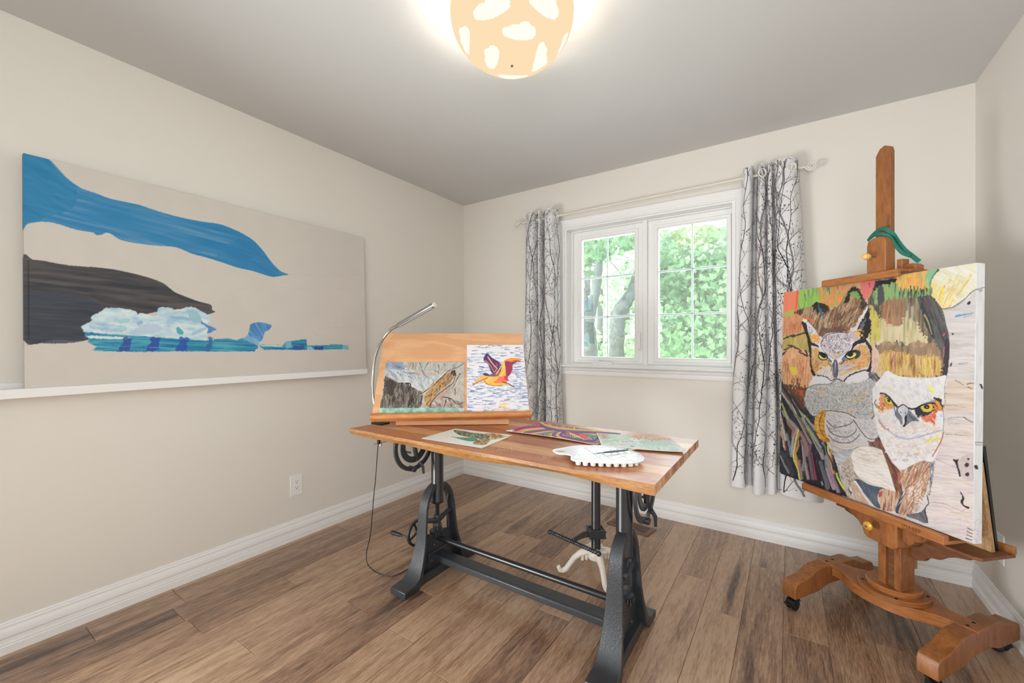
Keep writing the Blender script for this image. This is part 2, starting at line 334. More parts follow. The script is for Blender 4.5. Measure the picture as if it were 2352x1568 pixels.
# ------------------------------------------------ drafting table
TX0, TX1, TY0, TY1, TZ = -1.739, -.320, 1.211, 1.885, .776
TT = .031
table = thing('drafting_table', (-1.03, 1.55, 0), 'long live-edge wooden desk on a black cast-iron crank base with two trestles', 'desk')
yb = [TY0, 1.315, 1.41, 1.495, 1.60, 1.70, 1.79, TY1]
for i in range(7):
    mt = M_acacia[(0, 1, 2, 0, 2, 1, 0)[i]]
    if i == 0:   # live-edge front board with its own bark-side face
        rings = []; N_ = 40
        for j in range(N_+1):
            x = TX0+(TX1-TX0)*j/N_; t = j/N_
            w1 = .004*math.sin(t*9+1)+.003*math.sin(t*23)
            lo = TZ-TT+.004*math.sin(t*7+2)-.003*math.sin(t*15)
            yl = TY0+.012+.006*math.sin(t*11)-.010*max(0, (t-.85)/.15)
            rings.append([(x, yb[1], TZ), (x, TY0+w1*.5, TZ), (x, TY0+w1-.003, TZ-.012), (x, yl, lo), (x, yb[1], TZ-TT)])
        m = MB(); n = 5; vs = [p for r in rings for p in r]; fs = []; ms = []
        for a in range(N_):
            for k in range(5):
                fs.append((a*n+k, a*n+(k+1) % n, (a+1)*n+(k+1) % n, (a+1)*n+k)); ms.append(1 if k in (1, 2) else 0)
        fs += [tuple(range(5)), tuple(N_*n+k for k in range(5))]; ms += [2, 2]
        m.v = vs; m.f = fs; m.m = ms
        m.build('tabletop_board', [mt, M_bark, M_endgr], table, smooth=30)
    else:
        m = MB().box(TX0, yb[i]+.0003, TZ-TT, TX1, yb[i+1], TZ); m.m = [0, 0, 0, 0, 2, 2]; m.m = [0, 0, 0, 0, 1, 1]
        m.build('tabletop_board', [mt, M_endgr], table, .0008, smooth=0)
r_ = random.Random(8); m = MB()
for (cx_, cy_, sx_, sy_, n_) in ((948, 993, 26, 5, 40), (1160, 1032, 34, 6, 46), (1240, 1052, 26, 5, 24), (1100, 1018, 40, 5, 14), (1500, 992, 50, 8, 40)):
    for _ in range(n_):
        q_ = onZ((cx_+r_.gauss(0, sx_*.5), cy_+r_.gauss(0, sy_*.5)), TZ)
        if TX0+.01 < q_[0] < TX1-.01 and TY0+.01 < q_[1] < TY1-.01: m.lathe([(r_.uniform(.0006, .0022), 0), (.0005, .0004)], q_, 6)
m.build('paint_specks', mat('dried_white_paint', rgb(226, 222, 214), .6), table, smooth=0)['kind'] = 'stuff'
TC = 1.577
def trestle(X, tb):
    out = [(.263, .030), (.235, .033), (.195, .036), (.168, .056), (.146, .10), (.130, .15), (.118, .2), (.112, .26), (.107, .32), (.102, .36), (.093, .395), (.075, .428), (.050, .452), (.020, .466), (.0, .468)]
    inn = [(.263, .0), (.225, .0), (.18, .0), (.148, .02), (.131, .085), (.117, .14), (.105, .19), (.100, .25), (.095, .31), (.089, .35), (.079, .38), (.061, .408), (.042, .428), (.018, .440), (.0, .441)]
    wd = [.100, .100, .098, .092, .084, .076, .069, .062, .057, .053, .050, .046, .042, .038, .036]
    m = MB()
    for sg in (-1, 1):
        rings = []
        for (a, z), (b, y), ww in zip(out, inn, wd):
            rings.append([(X-ww/2, TC+sg*a, z), (X+ww/2, TC+sg*a, z), (X+ww/2, TC+sg*b, y), (X-ww/2, TC+sg*b, y)])
        m.loft(rings)
    # central web with the flared foot rim, plus ribs running up the inside of both legs
    m.prism([(-.150, .012), (.150, .012), (.112, .19), (.06, .205), (-.06, .205), (-.112, .19)], (X, TC, 0), (0, 1, 0), (0, 0, 1), (1, 0, 0), -.006, .006)
    m.prism([(-.17, .0), (.17, .0), (.145, .045), (-.145, .045)], (X, TC, 0), (0, 1, 0), (0, 0, 1), (1, 0, 0), -.03, .03)
    for sg in (-1, 1):
        m.prism([(sg*.118, .15), (sg*.097, .33), (sg*.082, .385), (sg*.068, .35), (sg*.085, .2), (sg*.08, .15)], (X, TC, 0), (0, 1, 0), (0, 0, 1), (1, 0, 0), -.005, .005)
    m.build('trestle_frame', M_iron, table, .003, smooth=35)
    m = MB().lathe([(.031, .360), (.033, .364), (.033, .372), (.0315, .376), (.0315, TZ-TT)], (X, TC, 0), 28)
    m.box(X-.07, TC-.16, TZ-TT-.012, X+.07, TC+.16, TZ-TT); m.build('height_post', M_ironsm, table, smooth=35)
    m = MB(); pr = [(.0, .255)]
    for i in range(26): z = .262+i*.0042; pr += [(.0115, z), (.0085, z+.0021)]
    m.lathe(pr[1:]+[(.009, .37)], (X, TC, 0), 14).build('lift_screw', M_iron2, table, smooth=40)
    m = MB().lathe([(.013, .215), (.022, .218), (.024, .245), (.018, .252), (.018, .272), (.021, .276), (.021, .292), (.014, .30)], (X, TC, 0), 18)
    for sg in (-1, 1): m.tube([(X, TC+sg*.012, .268), (X, TC+sg*.05, .280), (X, TC+sg*.075, .289), (X, TC+sg*.1, .292)], [.016, .012, .014, .017], 10)
    m.build('bearing_bridge', M_iron, table, .002, smooth=35)
    # bevel gear with cut teeth
    m = MB().lathe([(.012, .196), (.030, .200), (.034, .214), (.016, .222)], (X, TC, 0), 24)
    for k in range(20):
        q = k*math.pi/10; u = (math.cos(q), math.sin(q), 0); v = (-math.sin(q), math.cos(q), 0)
        m.obox((X, TC, .2), u, v, (0, 0, 1), (.030, .040), (-.0028, .0028), (-.004, .014))
    m.build('bevel_gear', M_iron2, table, smooth=35)
    m = MB()
    for (dy, z) in ((-.035, .155), (.035, .155), (-.05, .08), (.05, .08)):
        for sg in (-1, 1): MB().lathe([(.0085, 0), (.0085, .007), (.005, .010)], (X+sg*.006, TC+dy, z), 6, (sg, 0, 0)).build('bolt_head', M_iron2, table, smooth=0)
trestle(-1.519, table); trestle(-.5325, table)
MB().prism([(-.0375, .0), (.0375, .0), (.0375, .024), (.031, .030), (-.031, .030), (-.0375, .024)], (0, 1.567, .083), (0, 1, 0), (0, 0, 1), (1, 0, 0), -1.513, -.54).box(-1.513, 1.50, .075, -1.505, 1.64, .125).box(-.546, 1.50, .075, -.54, 1.64, .125).build('stretcher_beam', M_iron, table, .002, smooth=30)
MB().cyl((-1.513, 1.575, .178), (-.54, 1.575, .178), .0135, 18).build('drive_shaft', M_ironsm, table)
# crank wheel on the outer side of the left trestle
m = MB(); cw = np.array([-1.60, 1.515, .205]); R = .062
m.loft([[tuple(cw+np.array([dx, (R+dr)*math.cos(q), (R+dr)*math.sin(q)])) for dx, dr in ((-.006, -.006), (.006, -.006), (.006, .006), (-.006, .006))] for q in [2*math.pi*k/32 for k in range(33)]], caps=False)
for k in range(4):
    q = k*math.pi/2+.4; m.tube([cw, cw+np.array([0, R*math.cos(q), R*math.sin(q)])], .006, 8)
m.cyl(cw+np.array([-.012, 0, 0]), (-1.523, 1.515, .205), .009, 12)
wh = m.build('crank_wheel', M_iron, table, smooth=35)
MB().tube([(-1.60, 1.462, .198), (-1.64, 1.455, .200), (-1.655, 1.45, .201)], .005, 8).tube([(-1.645, 1.452, .201), (-1.66, 1.45, .202), (-1.70, 1.442, .205), (-1.712, 1.44, .206)], [.006, .009, .011, .008], 12).build('handle', M_black, wh)
def tilt(X, Yc, cz, r, side):
    m = MB()
    for rr, w_, a0, a1, t in ((r, .010, 150, 395, .012), (r*.62, .015, 165, 375, .008)):
        m.loft([[(X+dx, Yc+(rr+dr)*math.cos(q), cz+(rr+dr)*math.sin(q)) for dx, dr in ((-t/2, -w_), (t/2, -w_), (t/2, w_), (-t/2, w_))] for q in [math.radians(a0+(a1-a0)*k/28) for k in range(29)]])
    m.tube([(X, Yc, TZ-TT), (X, Yc, cz), (X, Yc+.02, cz-r*.7)], .012, 8)
    m.cyl((X-.02, Yc-.1*r, cz-r), (X+.02, Yc-.1*r, cz-r), .014, 12)
    for yy in (-1, 1): m.tube([(X, Yc+yy*r*.87, TZ-TT), (X, Yc+yy*r*.97, cz+.02)], .011, 8)
    m.build('tilt_quadrant', M_iron, table, .0015, smooth=35)
    MB().tube([(X+.015, Yc+.02, cz-r*.75), (X+.03, Yc+.03, cz-r*.95), (X+.03, Yc+.035, cz-r*1.25)], [.010, .008, .006], 8).build('clamp_lever', M_iron2, table)
    MB().tube([(X-.045, Yc-.2*r, cz-.3*r), (X, Yc-.2*r, cz-.3*r)], .005, 8).build('stop_pin', M_iron2, table)
tilt(-1.56, 1.455, .675, .118, 1); tilt(-.475, 1.66, .62, .135, 1)

# ------------------------------------------------ stool behind the desk
stool = thing('drafting_stool', (-.835, 2.03, 0), 'black-post stool with cream scrolled cast-iron feet and twisted footrest behind the desk', 'stool')
sx, sy = -.835, 2.03
for k in range(4):
    a = math.radians(218+90*k); u = np.array([math.cos(a), math.sin(a), 0]); s0 = np.array([sx, sy, 0])
    prof = [(.015, .105, .020), (.05, .108, .018), (.085, .098, .016), (.115, .076, .0145), (.138, .046, .013), (.155, .022, .014), (.172, .014, .013), (.188, .017, .0125), (.196, .034, .011), (.188, .040, .007)]
    m = MB(); m.tube([s0+u*r+np.array([0, 0, z]) for r, z, t in prof], [t for *_, t in prof], 10)
    m.tube([s0+u*r+np.array([0, 0, z+t*.9]) for r, z, t in prof[:7]], .004, 6)
    for j in range(3): m.lathe([(.006, -.02), (.009, -.014), (.008, .012)], s0+u*(.03+.02*j)+np.array([0, 0, .086-.002*j]), 8)
    m.build('foot', M_cream, stool, smooth=45)
MB().prism([(-.045, -.045), (.045, -.045), (.045, .045), (-.045, .045)], (sx, sy, .112), (math.cos(.66), math.sin(.66), 0), (-math.sin(.66), math.cos(.66), 0), (0, 0, 1), 0, .012).lathe([(.04, .07), (.045, .1), (.04, .112)], (sx, sy, 0), 20).build('base_plate', M_cream, stool, .003)
MB().lathe([(.027, .120), (.0235, .128), (.0235, .66)], (sx, sy, 0), 24).build('post', M_ironsm, stool)
m = MB().obox((sx, sy, .205), (.79, .61, 0), (-.61, .79, 0), (0, 0, 1), (-.042, .042), (-.036, -.024), (-.022, .022)).obox((sx, sy, .205), (.79, .61, 0), (-.61, .79, 0), (0, 0, 1), (-.042, .042), (.024, .036), (-.022, .022))
m.obox((sx, sy, .205), (.79, .61, 0), (-.61, .79, 0), (0, 0, 1), (-.030, .030), (-.03, .03), (-.015, .015))
m.tube([(sx-.02, sy-.02, .205), (sx-.05, sy-.075, .200), (-.905, 1.905, .192)], [.018, .014, .011], 10)
for a_ in (-.038, .038):
    for z_ in (-.015, .015):
        P_ = np.array([sx, sy, .205+z_])+np.array([.79, .61, 0])*a_
        m.cyl(P_-np.array([-.61, .79, 0])*.042, P_+np.array([-.61, .79, 0])*.042, .0055, 8)
m.build('clamp', M_iron, stool, .002)
A_, B_ = np.array([-1.052, 1.935, .187]), np.array([-.752, 1.862, .187]); m = MB(); dB = (B_-A_)
n1 = np.cross(dB/np.linalg.norm(dB), [0, 0, 1]); n2 = np.array([0, 0, 1.])
rings = []
for i in range(61):
    t = i/60; c_ = A_+dB*t; rings.append([tuple(c_+(n1*math.cos(q)+n2*math.sin(q))*(.0088+.0022*math.cos(4*(q-t*34)))) for q in [2*math.pi*k/16 for k in range(16)]])
m.loft(rings)
for P_ in (A_, B_): m.lathe([(.003, -.013), (.010, -.009), (.0135, 0), (.010, .009), (.003, .013)], P_, 12, dB)
m.build('footrest', M_iron, stool, smooth=50)
MB().lathe([(.03, .652), (.15, .656), (.165, .664), (.168, .682), (.155, .694), (.1, .690), (.01, .688)], (sx, sy, 0), 36).build('seat', M_acacia[2], stool)

# ------------------------------------------------ tilted drawing board on the desk
def pgram(c):
    r = [ray(p) for p in c]; A = np.array([r[0], -r[1], r[2], -r[3]]).T; l = np.linalg.svd(A)[2][-1]; l = l/l[0]
    return [l[i]*r[i] for i in range(4)]
q = [O_+p*2.262 for p in pgram([(887, 765), (1205, 770), (1218, 960), (853, 962)])]
bu = (q[2]-q[3]); BW = np.linalg.norm(bu); bu[2] = 0; bu /= np.linalg.norm(bu)
bv = q[0]-q[3]; BHt = np.linalg.norm(bv); bv -= bu*bv.dot(bu); bv /= np.linalg.norm(bv); bn = np.cross(bu, bv)    # bn faces the camera side
BL = q[3].copy(); 
board = thing('drawing_board', (BL[0]+.25, BL[1]+.35, TZ), 'pale birch tilting drawing board standing on the desk, holding two paintings', 'drawing board')
MB().prism([(0, .004), (BW, .004), (BW-.002, BHt-.004), (BW-.01, BHt), (.01, BHt), (.002, BHt-.004)], BL, bu, bv, bn, -.016, 0).build('panel', M_beech, board, .0015)
LIP = [(-.018, -.006), (.016, -.006), (.022, -.001), (.024, .006), (.022, .014), (.016, .022), (.006, .026), (.0, .026), (-.018, .01)]
MB().prism([(b, a) for a, b in LIP], BL, bv, bn, bu, -.004, BW+.004).build('ledge', M_beech2, board, .001)
bf = np.array([-bu[1], bu[0], 0])   # horizontal, away from the camera
f0 = onZ((909, 978), TZ); f1 = onZ((1169, 975), TZ); fu = (f1-f0)/np.linalg.norm(f1-f0); fn = np.array([-fu[1], fu[0], 0]); FW = np.linalg.norm(f1-f0)
m = MB()
m.obox(f0, fu, fn, (0, 0, 1), (0, FW), (0, .02), (.002, .038)).obox(f0, fu, fn, (0, 0, 1), (0, .02), (.02, .2), (.002, .038)).obox(f0, fu, fn, (0, 0, 1), (FW-.02, FW), (.02, .2), (.002, .038)).obox(f0, fu, fn, (0, 0, 1), (0, FW), (.2, .22), (.002, .038))
m.build('base_frame', M_beech, board, .0015)
for a in (.06, FW-.09):
    p = f0+fu*a+fn*.19+np.array([0, 0, .036]); t = BL+bu*((f0-BL).dot(bu)+a)+bv*BHt*.72-bn*.017; MB().tube([p, t], .009, 4).build('prop_strut', M_beech2, board, smooth=0)
for a in (.055, FW-.095): MB().obox(f0, fu, fn, (0, 0, 1), (a, a+.035), (-.0015, .0), (.026, .036)).build('hinge', M_brass, board, smooth=0)

# clamp lamp
lamp = thing('clamp_lamp', (-1.735, 1.36, TZ-.06), 'brushed steel gooseneck clamp lamp at the left end of the desk', 'lamp')
LP = [(-1.722, 1.372, .785), (-1.735, 1.366, .83), (-1.748, 1.358, .90), (-1.751, 1.355, .978), (-1.744, 1.36, 1.088), (-1.716, 1.367, 1.165), (-1.68, 1.379, 1.22), (-1.626, 1.379, 1.255)]
MB().tube(ribbon_path(LP, 10), .0062, 12).build('gooseneck', M_steel, lamp)
hd = np.array([-1.352, 1.382, 1.355])-np.array(LP[-1]); hn = hd/np.linalg.norm(hd); h0 = np.array(LP[-1])
MB().tube([h0-hn*.02, h0+hn*.012, h0+hn*.035, h0+hn*.04, h0+hd*.985, h0+hd], [.0068, .0085, .0095, .0118, .0122, .0122], 20).build('lamp_head', M_steel, lamp)
hs = np.cross(hn, [0, 0, 1]); hs /= np.linalg.norm(hs); hdn = np.cross(hn, hs)
if hdn[2] > 0: hdn = -hdn
M_lens = mat('grey_lens', rgb(150, 150, 152), .5, var=.02)
MB().obox(h0+hn*.05, hn, hs, hdn, (0, np.linalg.norm(hd)-.06), (-.008, .008), (.0075, .0128)).build('light_strip', M_lens, lamp, .001)
MB().lathe([(.0118, 0), (.0124, .001), (.0124, .004), (.0116, .005)], h0+hd, 20, hn).build('end_cap', mat('satin_silver', rgb(210, 208, 202), .4, .5), lamp)
MB().box(-1.750, 1.345, TZ+.0005, -1.675, 1.40, TZ+.008).box(-1.750, 1.345, TZ-.058, -1.741, 1.40, TZ+.008).box(-1.750, 1.345, TZ-.064, -1.700, 1.40, TZ-.056).build('clamp', M_black, lamp, .001)
MB().cyl((-1.712, 1.372, TZ-.11), (-1.712, 1.372, TZ-.036), .005, 10).lathe([(.012, 0), (.013, .004), (.012, .006)], (-1.712, 1.372, TZ-.040), 14).tube([(-1.735, 1.35, TZ-.102), (-1.689, 1.394, TZ-.09)], .002, 6).build('clamp_screw', M_steel, lamp)
MB().box(-1.715, 1.352, TZ-.10, -1.702, 1.364, TZ-.036).build('cord_switch', M_black, lamp, .003)
cp = [(-1.709, 1.358, .70), (-1.73, 1.365, .60), (-1.735, 1.36, .5), (-1.75, 1.36, .4), (-1.80, 1.38, .2), onZ((842, 1270), .06), onZ((846, 1298), .004), onZ((870, 1316), .004), onZ((897, 1323), .004), onZ((915, 1318), .004), onZ((938, 1306), .004)]
MB().tube(ribbon_path(cp, 8), .0022, 6).build('power_cord', M_black, lamp, smooth=60)

# ------------------------------------------------ easel
B0 = np.array([.347, 2.303, 0]); Ub = np.array([.819, -.574, 0]); Nb = np.array([.574, .819, 0]); Zb = np.array([0, 0, 1.])
E0 = np.array([-.046, 2.498, 0]); U = np.array([.698, -.716, 0]); Nn = np.array([.716, .698, 0])
easel = thing('studio_easel', tuple(B0), 'tall brown wooden studio easel on wheels in the right corner', 'easel')
# foot profile along Nb (heights above floor)
FPf = [(-.275, .058), (-.275, .105), (-.268, .120), (-.252, .128), (-.225, .130), (-.195, .134), (-.165, .146), (-.135, .160), (-.105, .165), (.105, .165), (.135, .160), (.165, .146), (.195, .134), (.225, .130), (.252, .128), (.268, .120), (.275, .105), (.275, .058), (.12, .066), (.06, .085), (-.06, .085), (-.12, .066)]
for sg in (-1, 1):
    MB().prism(FPf, B0+Ub*sg*.237, Nb, Zb, Ub, -.03, .03).build('foot', M_easel, easel, .003, smooth=28)
m = MB()
top, bot = .1655, .122
half = [(-.268, .038), (-.19, .038), (-.16, .044), (-.13, .066), (-.09, .094), (-.04, .108), (.04, .108), (.09, .094), (.13, .066), (.16, .044), (.19, .038), (.268, .038)]
m.prism([(a, -b) for a, b in half[1:-1]]+[(a, b) for a, b in half[1:-1]][::-1], B0+Zb*bot, Ub, Nb, Zb, 0, top-bot-.0008)
m.prism([(-.205, -.038), (.205, -.038), (.205, .038), (-.205, .038)], B0+Zb*bot, Ub, Nb, Zb, 0, top-bot)
for sg in (-1, 1): m.prism([(sg*.2, -.038), (sg*.268, -.038), (sg*.268, .038), (sg*.2, .038)], B0+Zb*(top-.012), Ub, Nb, Zb, 0, .0135)
m.build('cross_beam', M_easelh, easel, .0015, smooth=28)
for sg in (-1, 1):
    for b in (-.02, .02): MB().lathe([(.0055, 0), (.0055, .0012)], B0+Ub*sg*.237+Nb*b+Zb*.1668, 12).build('screw_head', M_dark, easel, smooth=0)
for k in range(4): q_ = math.radians(30+90*k); MB().lathe([(.005, 0), (.005, .0012)], B0+Ub*(.02+.098*math.cos(q_))+Nb*(-.02+.098*math.sin(q_))+Zb*.1855, 12).build('screw_head', M_dark, easel, smooth=0)
DC = B0+Ub*.015-Nb*.015
MB().lathe([(.112, .1655), (.114, .168), (.114, .182), (.111, .185)], DC, 48).build('swivel_plate', M_easelh, easel, smooth=35)
MB().lathe([(.086, .185), (.088, .188), (.088, .202), (.085, .206)], DC, 48).build('turntable', M_easelh, easel, smooth=35)
for i, (a, b, ang) in enumerate([(-.237, -.238, 2.2), (.237, -.243, 2.9), (.237, .236, .4), (-.237, .236, 1.2)]):
    c_ = B0+Ub*a+Nb*b; d_ = np.array([math.cos(ang), math.sin(ang), 0]); 
    d_ = np.array([math.cos(ang+2.0), math.sin(ang+2.0), 0])
    ax = np.array([-d_[1], d_[0], 0]); wc = c_+d_*.014+Zb*.024
    m = MB()
    for s_ in (-1, 1): m.lathe([(.006, 0), (.018, .001), (.023, .004), (.0245, .009), (.0235, .013), (.017, .016)], wc+ax*s_*.004, 28, ax*s_)
    m.lathe([(.012, .046), (.015, .050), (.012, .058)], c_, 14)
    ca = m.build('caster', M_black, easel, smooth=40)
    MB().prism([(-.02, .03), (-.008, .048), (.02, .05), (.034, .044), (.040, .034), (.052, .032), (.053, .028), (.034, .026), (.02, .045), (-.005, .04)], c_+Zb*0, d_, Zb, ax, -.017, .017).build('hood', M_black, ca, .001)
# mast
CA, CN = .4575, .110   # column centre in the easel frame
def E(a, n, z): return E0+U*a+Nn*n+Zb*z
m = MB().obox(E0, U, Nn, Zb, (CA-.0425, CA-.0135), (.078, .146), (.206, .5)).obox(E0, U, Nn, Zb, (CA+.0165, CA+.0425), (.078, .146), (.206, .5))
m.build('mast_rail', M_easel, easel, .002)
MB().obox(E0, U, Nn, Zb, (CA-.0135, CA+.0165), (.092, .136), (.206, .5)).build('mast_panel', M_easeld, easel, smooth=0)
MB().lathe([(.0035, 0), (.0065, 0), (.0065, .002), (.0035, .002)], E(CA+.003, .092, .262), 16, -Nn).build('hole_eyelet', M_steel, easel)
MB().obox(E0, U, Nn, Zb, (CA-.03, CA+.035), (.150, .172), (.285, .62)).build('rear_slide', M_easel, easel, .004)
m = MB(); PA, PN = .4285, .085
m.prism([(-.0285, .5), (.0285, .5), (.0285, 1.955), (.024, 1.972), (.006, 1.983), (-.012, 1.977), (-.0285, 1.950)], E(PA, PN, 0), U, Zb, Nn, 0, .022)
m.build('mast_post', M_easel, easel, .002)
# lower head: block, ogee brackets, tray
HN = -.0
m = MB().prism([(.412, .53), (.412, .425), (.418, .408), (.430, .398), (.520, .392), (.534, .396), (.541, .408), (.541, .53)], E(0, .004, 0), U, Zb, Nn, 0, .072)
head = m.build('clamp_block', M_easel, easel, .004)
MB().lathe([(.004, -.030), (.0035, .02)], E(.470, -.022, .462), 12, Nn).build('bolt', M_steel, head)
MB().lathe([(.004, 0), (.013, .002), (.0175, .007), (.017, .012), (.012, .017), (.004, .019)], E(.468, -.028, .462), 20, -Nn).build('knob', M_brass, head)
OG = [(0, .0), (0, -.075), (.018, -.083), (.034, -.080), (.042, -.068), (.052, -.058), (.068, -.054), (.082, -.046), (.092, -.034), (.10, -.02), (.118, -.012), (.13, -.004), (.13, 0)]
for sg, a0 in ((-1, .412), (1, .541)):
    MB().prism([(sg*x*.85, z*.95) for x, z in OG], E(a0, .03, .502), U, Zb, Nn, 0, .04).build('bracket', M_easel, easel, .002)
m = MB().prism([(-.028, .499), (.020, .499), (.20*.33, .499), (.066, .511), (-.006, .511), (-.006, .527), (-.012, .531), (-.024, .531), (-.028, .527)], E(.158, 0, 0), Nn, Zb, U, 0, .552)
tray = m.build('tray', M_easelh, easel, .0015, smooth=28)
tc_ = bpy.data.curves.new('tray_lettering', 'FONT'); tc_.body = '(MABEF'; tc_.size = .017; tc_.extrude = .0002; tc_.space_character = 1.15
to = bpy.data.objects.new('lettering', tc_); C.objects.link(to)
dg = bpy.context.evaluated_depsgraph_get(); me = bpy.data.meshes.new_from_object(to.evaluated_get(dg)); bpy.data.objects.remove(to)
M_burn = mat('burnt_letters', rgb(98, 56, 22), .6)
me.materials.clear(); me.materials.append(M_burn)
lo = bpy.data.objects.new('stamped_letters', me); C.objects.link(lo)
P_ = E(.580, -.0284, .508); put(lo, P_, tray); lo.rotation_euler = (math.pi/2, 0, math.atan2(U[1], U[0]))
m = MB()
for k in range(11):
    a = .585+k*.0042; m.obox(E(a, -.0286, .5025), U, Nn, Zb, (0, .0026), (0, .0004), (0, .003))
m.build('small_print', M_burn, tray, smooth=0)
# rear shelf for panels
SHp = [(.225, .082), (.722, .082), (.736, .094), (.738, .225), (.225, .235)]
MB().prism([(.225, .088), (.233, .08), (.722, .08), (.738, .094), (.738, .240), (.225, .240)], E0+Zb*.446, U, Nn, Zb, 0, .011).build('rear_shelf', M_easeld, easel, .002)
MB().prism([(0, 0), (.012, 0), (.012, .022), (.008, .026), (.004, .026), (0, .020)], E(.225, .232, .457), Nn, Zb, U, 0, .513).build('shelf_lip', M_easelh, easel, .001)
OG2 = [(0, .0), (0, -.105), (.03, -.108), (.05, -.1), (.06, -.086), (.075, -.076), (.1, -.07), (.12, -.052), (.15, -.036), (.19, -.026), (.20, -.01), (.20, 0)]
for sg in (-1, 1):
    MB().prism([(sg*x, z) for x, z in OG2], E(CA+sg*.035, .128, .446), U, Zb, Nn, 0, .022).build('shelf_bracket', M_easeld, easel, .002)
# upper clamp
m = MB().prism([(.405, 1.462), (.478, 1.462), (.478, 1.586), (.470, 1.600), (.455, 1.606), (.425, 1.603), (.410, 1.594), (.405, 1.575)], E(0, .034, 0), U, Zb, Nn, 0, .048)
ub = m.build('top_clamp_block', M_easel, easel, .003)
MB().lathe([(.003, -.02), (.003, .02)], E(.438, .018, 1.527), 10, Nn).build('bolt', M_steel, ub)
MB().lathe([(.003, 0), (.008, .002), (.0125, .010), (.0135, .02), (.011, .028), (.004, .032)], E(.4375, .010, 1.527), 20, -Nn).build('knob', mat('pale_wood_knob', rgb(236, 186, 110), .3, var=.05, coat=.4), ub)
m = MB().prism([(.012, 1.434), (.028, 1.434), (.028, 1.452), (.062, 1.452), (.062, 1.463), (.016, 1.463), (.012, 1.459)], E(.222, 0, 0), Nn, Zb, U, 0, .316)
m.build('top_bar', M_easelh, easel, .0015, smooth=28)
m = MB().obox(E0, U, Nn, Zb, (.40, .545), (.062, .145), (1.452, 1.462)).prism([(.495, 1.462), (.542, 1.462), (.542, 1.478), (.530, 1.487), (.507, 1.487), (.495, 1.478)], E(0, .092, 0), U, Zb, Nn, 0, .04)
m.obox(E0, U, Nn, Zb, (.480, .500), (.085, .12), (1.462, 1.51)); m.build('bar_plate', M_easelh, easel, .002)

# panels leaning on the rear shelf
def leaning(a0, a1, nb, nt, z0, z1, th, name, mt, label):
    m = MB(); P = [(nb, z0), (nb+th, z0), (nt+th, z1), (nt, z1)]
    m.prism(P, E(a0, 0, 0), Nn, Zb, U, 0, a1-a0); return tag(m.build(name, mt, None, .001), label, 'panel')
leaning(.535, .712, .176, .122, .4575, .770, .018, 'raw_wood_panel', M_osb, 'raw brown wood panel leaning on the easel shelf behind the owl painting')
leaning(.535, .708, .204, .146, .4575, .824, .012, 'dark_panel', M_green, 'thin dark green and black panel, rearmost on the easel shelf')
# green lanyard draped over the clamp
def strap(m, pts, w_, nrm):
    P = [np.array(p) for p in ribbon_path(pts, 8)]; rings = []
    for i, p in enumerate(P):
        t = P[min(i+1, len(P)-1)]-P[max(i-1, 0)]; t = t/np.linalg.norm(t); s_ = np.cross(t, nrm); s_ /= np.linalg.norm(s_); n_ = np.cross(s_, t)
        rings.append([tuple(p+s_*w_/2+n_*.0008), tuple(p-s_*w_/2+n_*.0008), tuple(p-s_*w_/2-n_*.0008), tuple(p+s_*w_/2-n_*.0008)])
    m.loft(rings)
m = MB()
strap(m, [E(.398, .052, 1.606), E(.415, .050, 1.622), E(.440, .050, 1.637), E(.462, .056, 1.634), E(.478, .070, 1.610), E(.486, .088, 1.575), E(.500, .096, 1.545), E(.520, .100, 1.520), E(.545, .104, 1.490)], .016, Nn-Zb*.5)
strap(m, [E(.398, .047, 1.604), E(.425, .046, 1.616), E(.452, .048, 1.617), E(.472, .060, 1.600), E(.482, .074, 1.568), E(.496, .088, 1.535), E(.522, .093, 1.515)], .013, Nn-Zb*.3)
tag(m.build('lanyard', mat('green_fabric', rgb(14, 104, 88), .6, var=.25, scale=80), None, smooth=60), 'dark green lanyard ribbon draped over the top clamp of the easel', 'lanyard')

# ------------------------------------------------ picture ledge, curtains, rod, ceiling light, small fittings
LY0, LY1 = -.4, 1.80
led = thing('picture_ledge', (XL+.05, .7, .975), 'long white picture ledge on the left wall under the iceberg canvas', 'shelf')
MB().box(XL+.013, LY0, .975, XL+.093, LY1, .989).build('shelf', M_trim, led, .001)
MB().box(XL+.093, LY0, .975, XL+.105, LY1, 1.009).build('front_lip', M_trim, led, .001)
MB().box(XL+.001, LY0, .975, XL+.013, LY1, 1.028).build('back_rail', M_trim, led, .001)

rod = thing('curtain_rod', (-.87, 2.845, 2.16), 'ivory metal curtain rod with scroll finials above the window', 'curtain rod')
RY, RZ = 2.845, 2.166
MB().cyl((-1.80, RY, RZ-.012), (.04, RY, RZ+.006), .0075, 14).build('pole', M_rod, rod)
for x0, sg in ((-1.80, -1), (.04, 1)):
    pts = []; 
    for i in range(46):
        t = i/45; 
        if t < .25: pts.append((x0+sg*t*4*.035, RY, RZ+.0))
        else:
            a = (t-.25)/.75*4.4*math.pi; rr = .026*(1-.8*(t-.25)/.75); pts.append((x0+sg*(.058+rr*math.sin(a-math.pi/2)*1.0), RY, RZ+.0+.012-rr*math.cos(a-math.pi/2)*1.0-.012))
    MB().tube(pts, [.006]*12+[.005-.002*i/34 for i in range(34)], 8).build('finial', M_rod, rod, smooth=60)
    MB().tube([(x0+sg*-.02, RY, RZ), (x0+sg*-.02, RY+.02, RZ-.012), (x0+sg*-.02, YB-.003, RZ-.02)], .006, 8).lathe([(.02, 0), (.02, .004), (.008, .006)], (x0+sg*-.02, YB-.001, RZ-.02), 14, (0, -1, 0)).build('bracket', M_rod, rod)

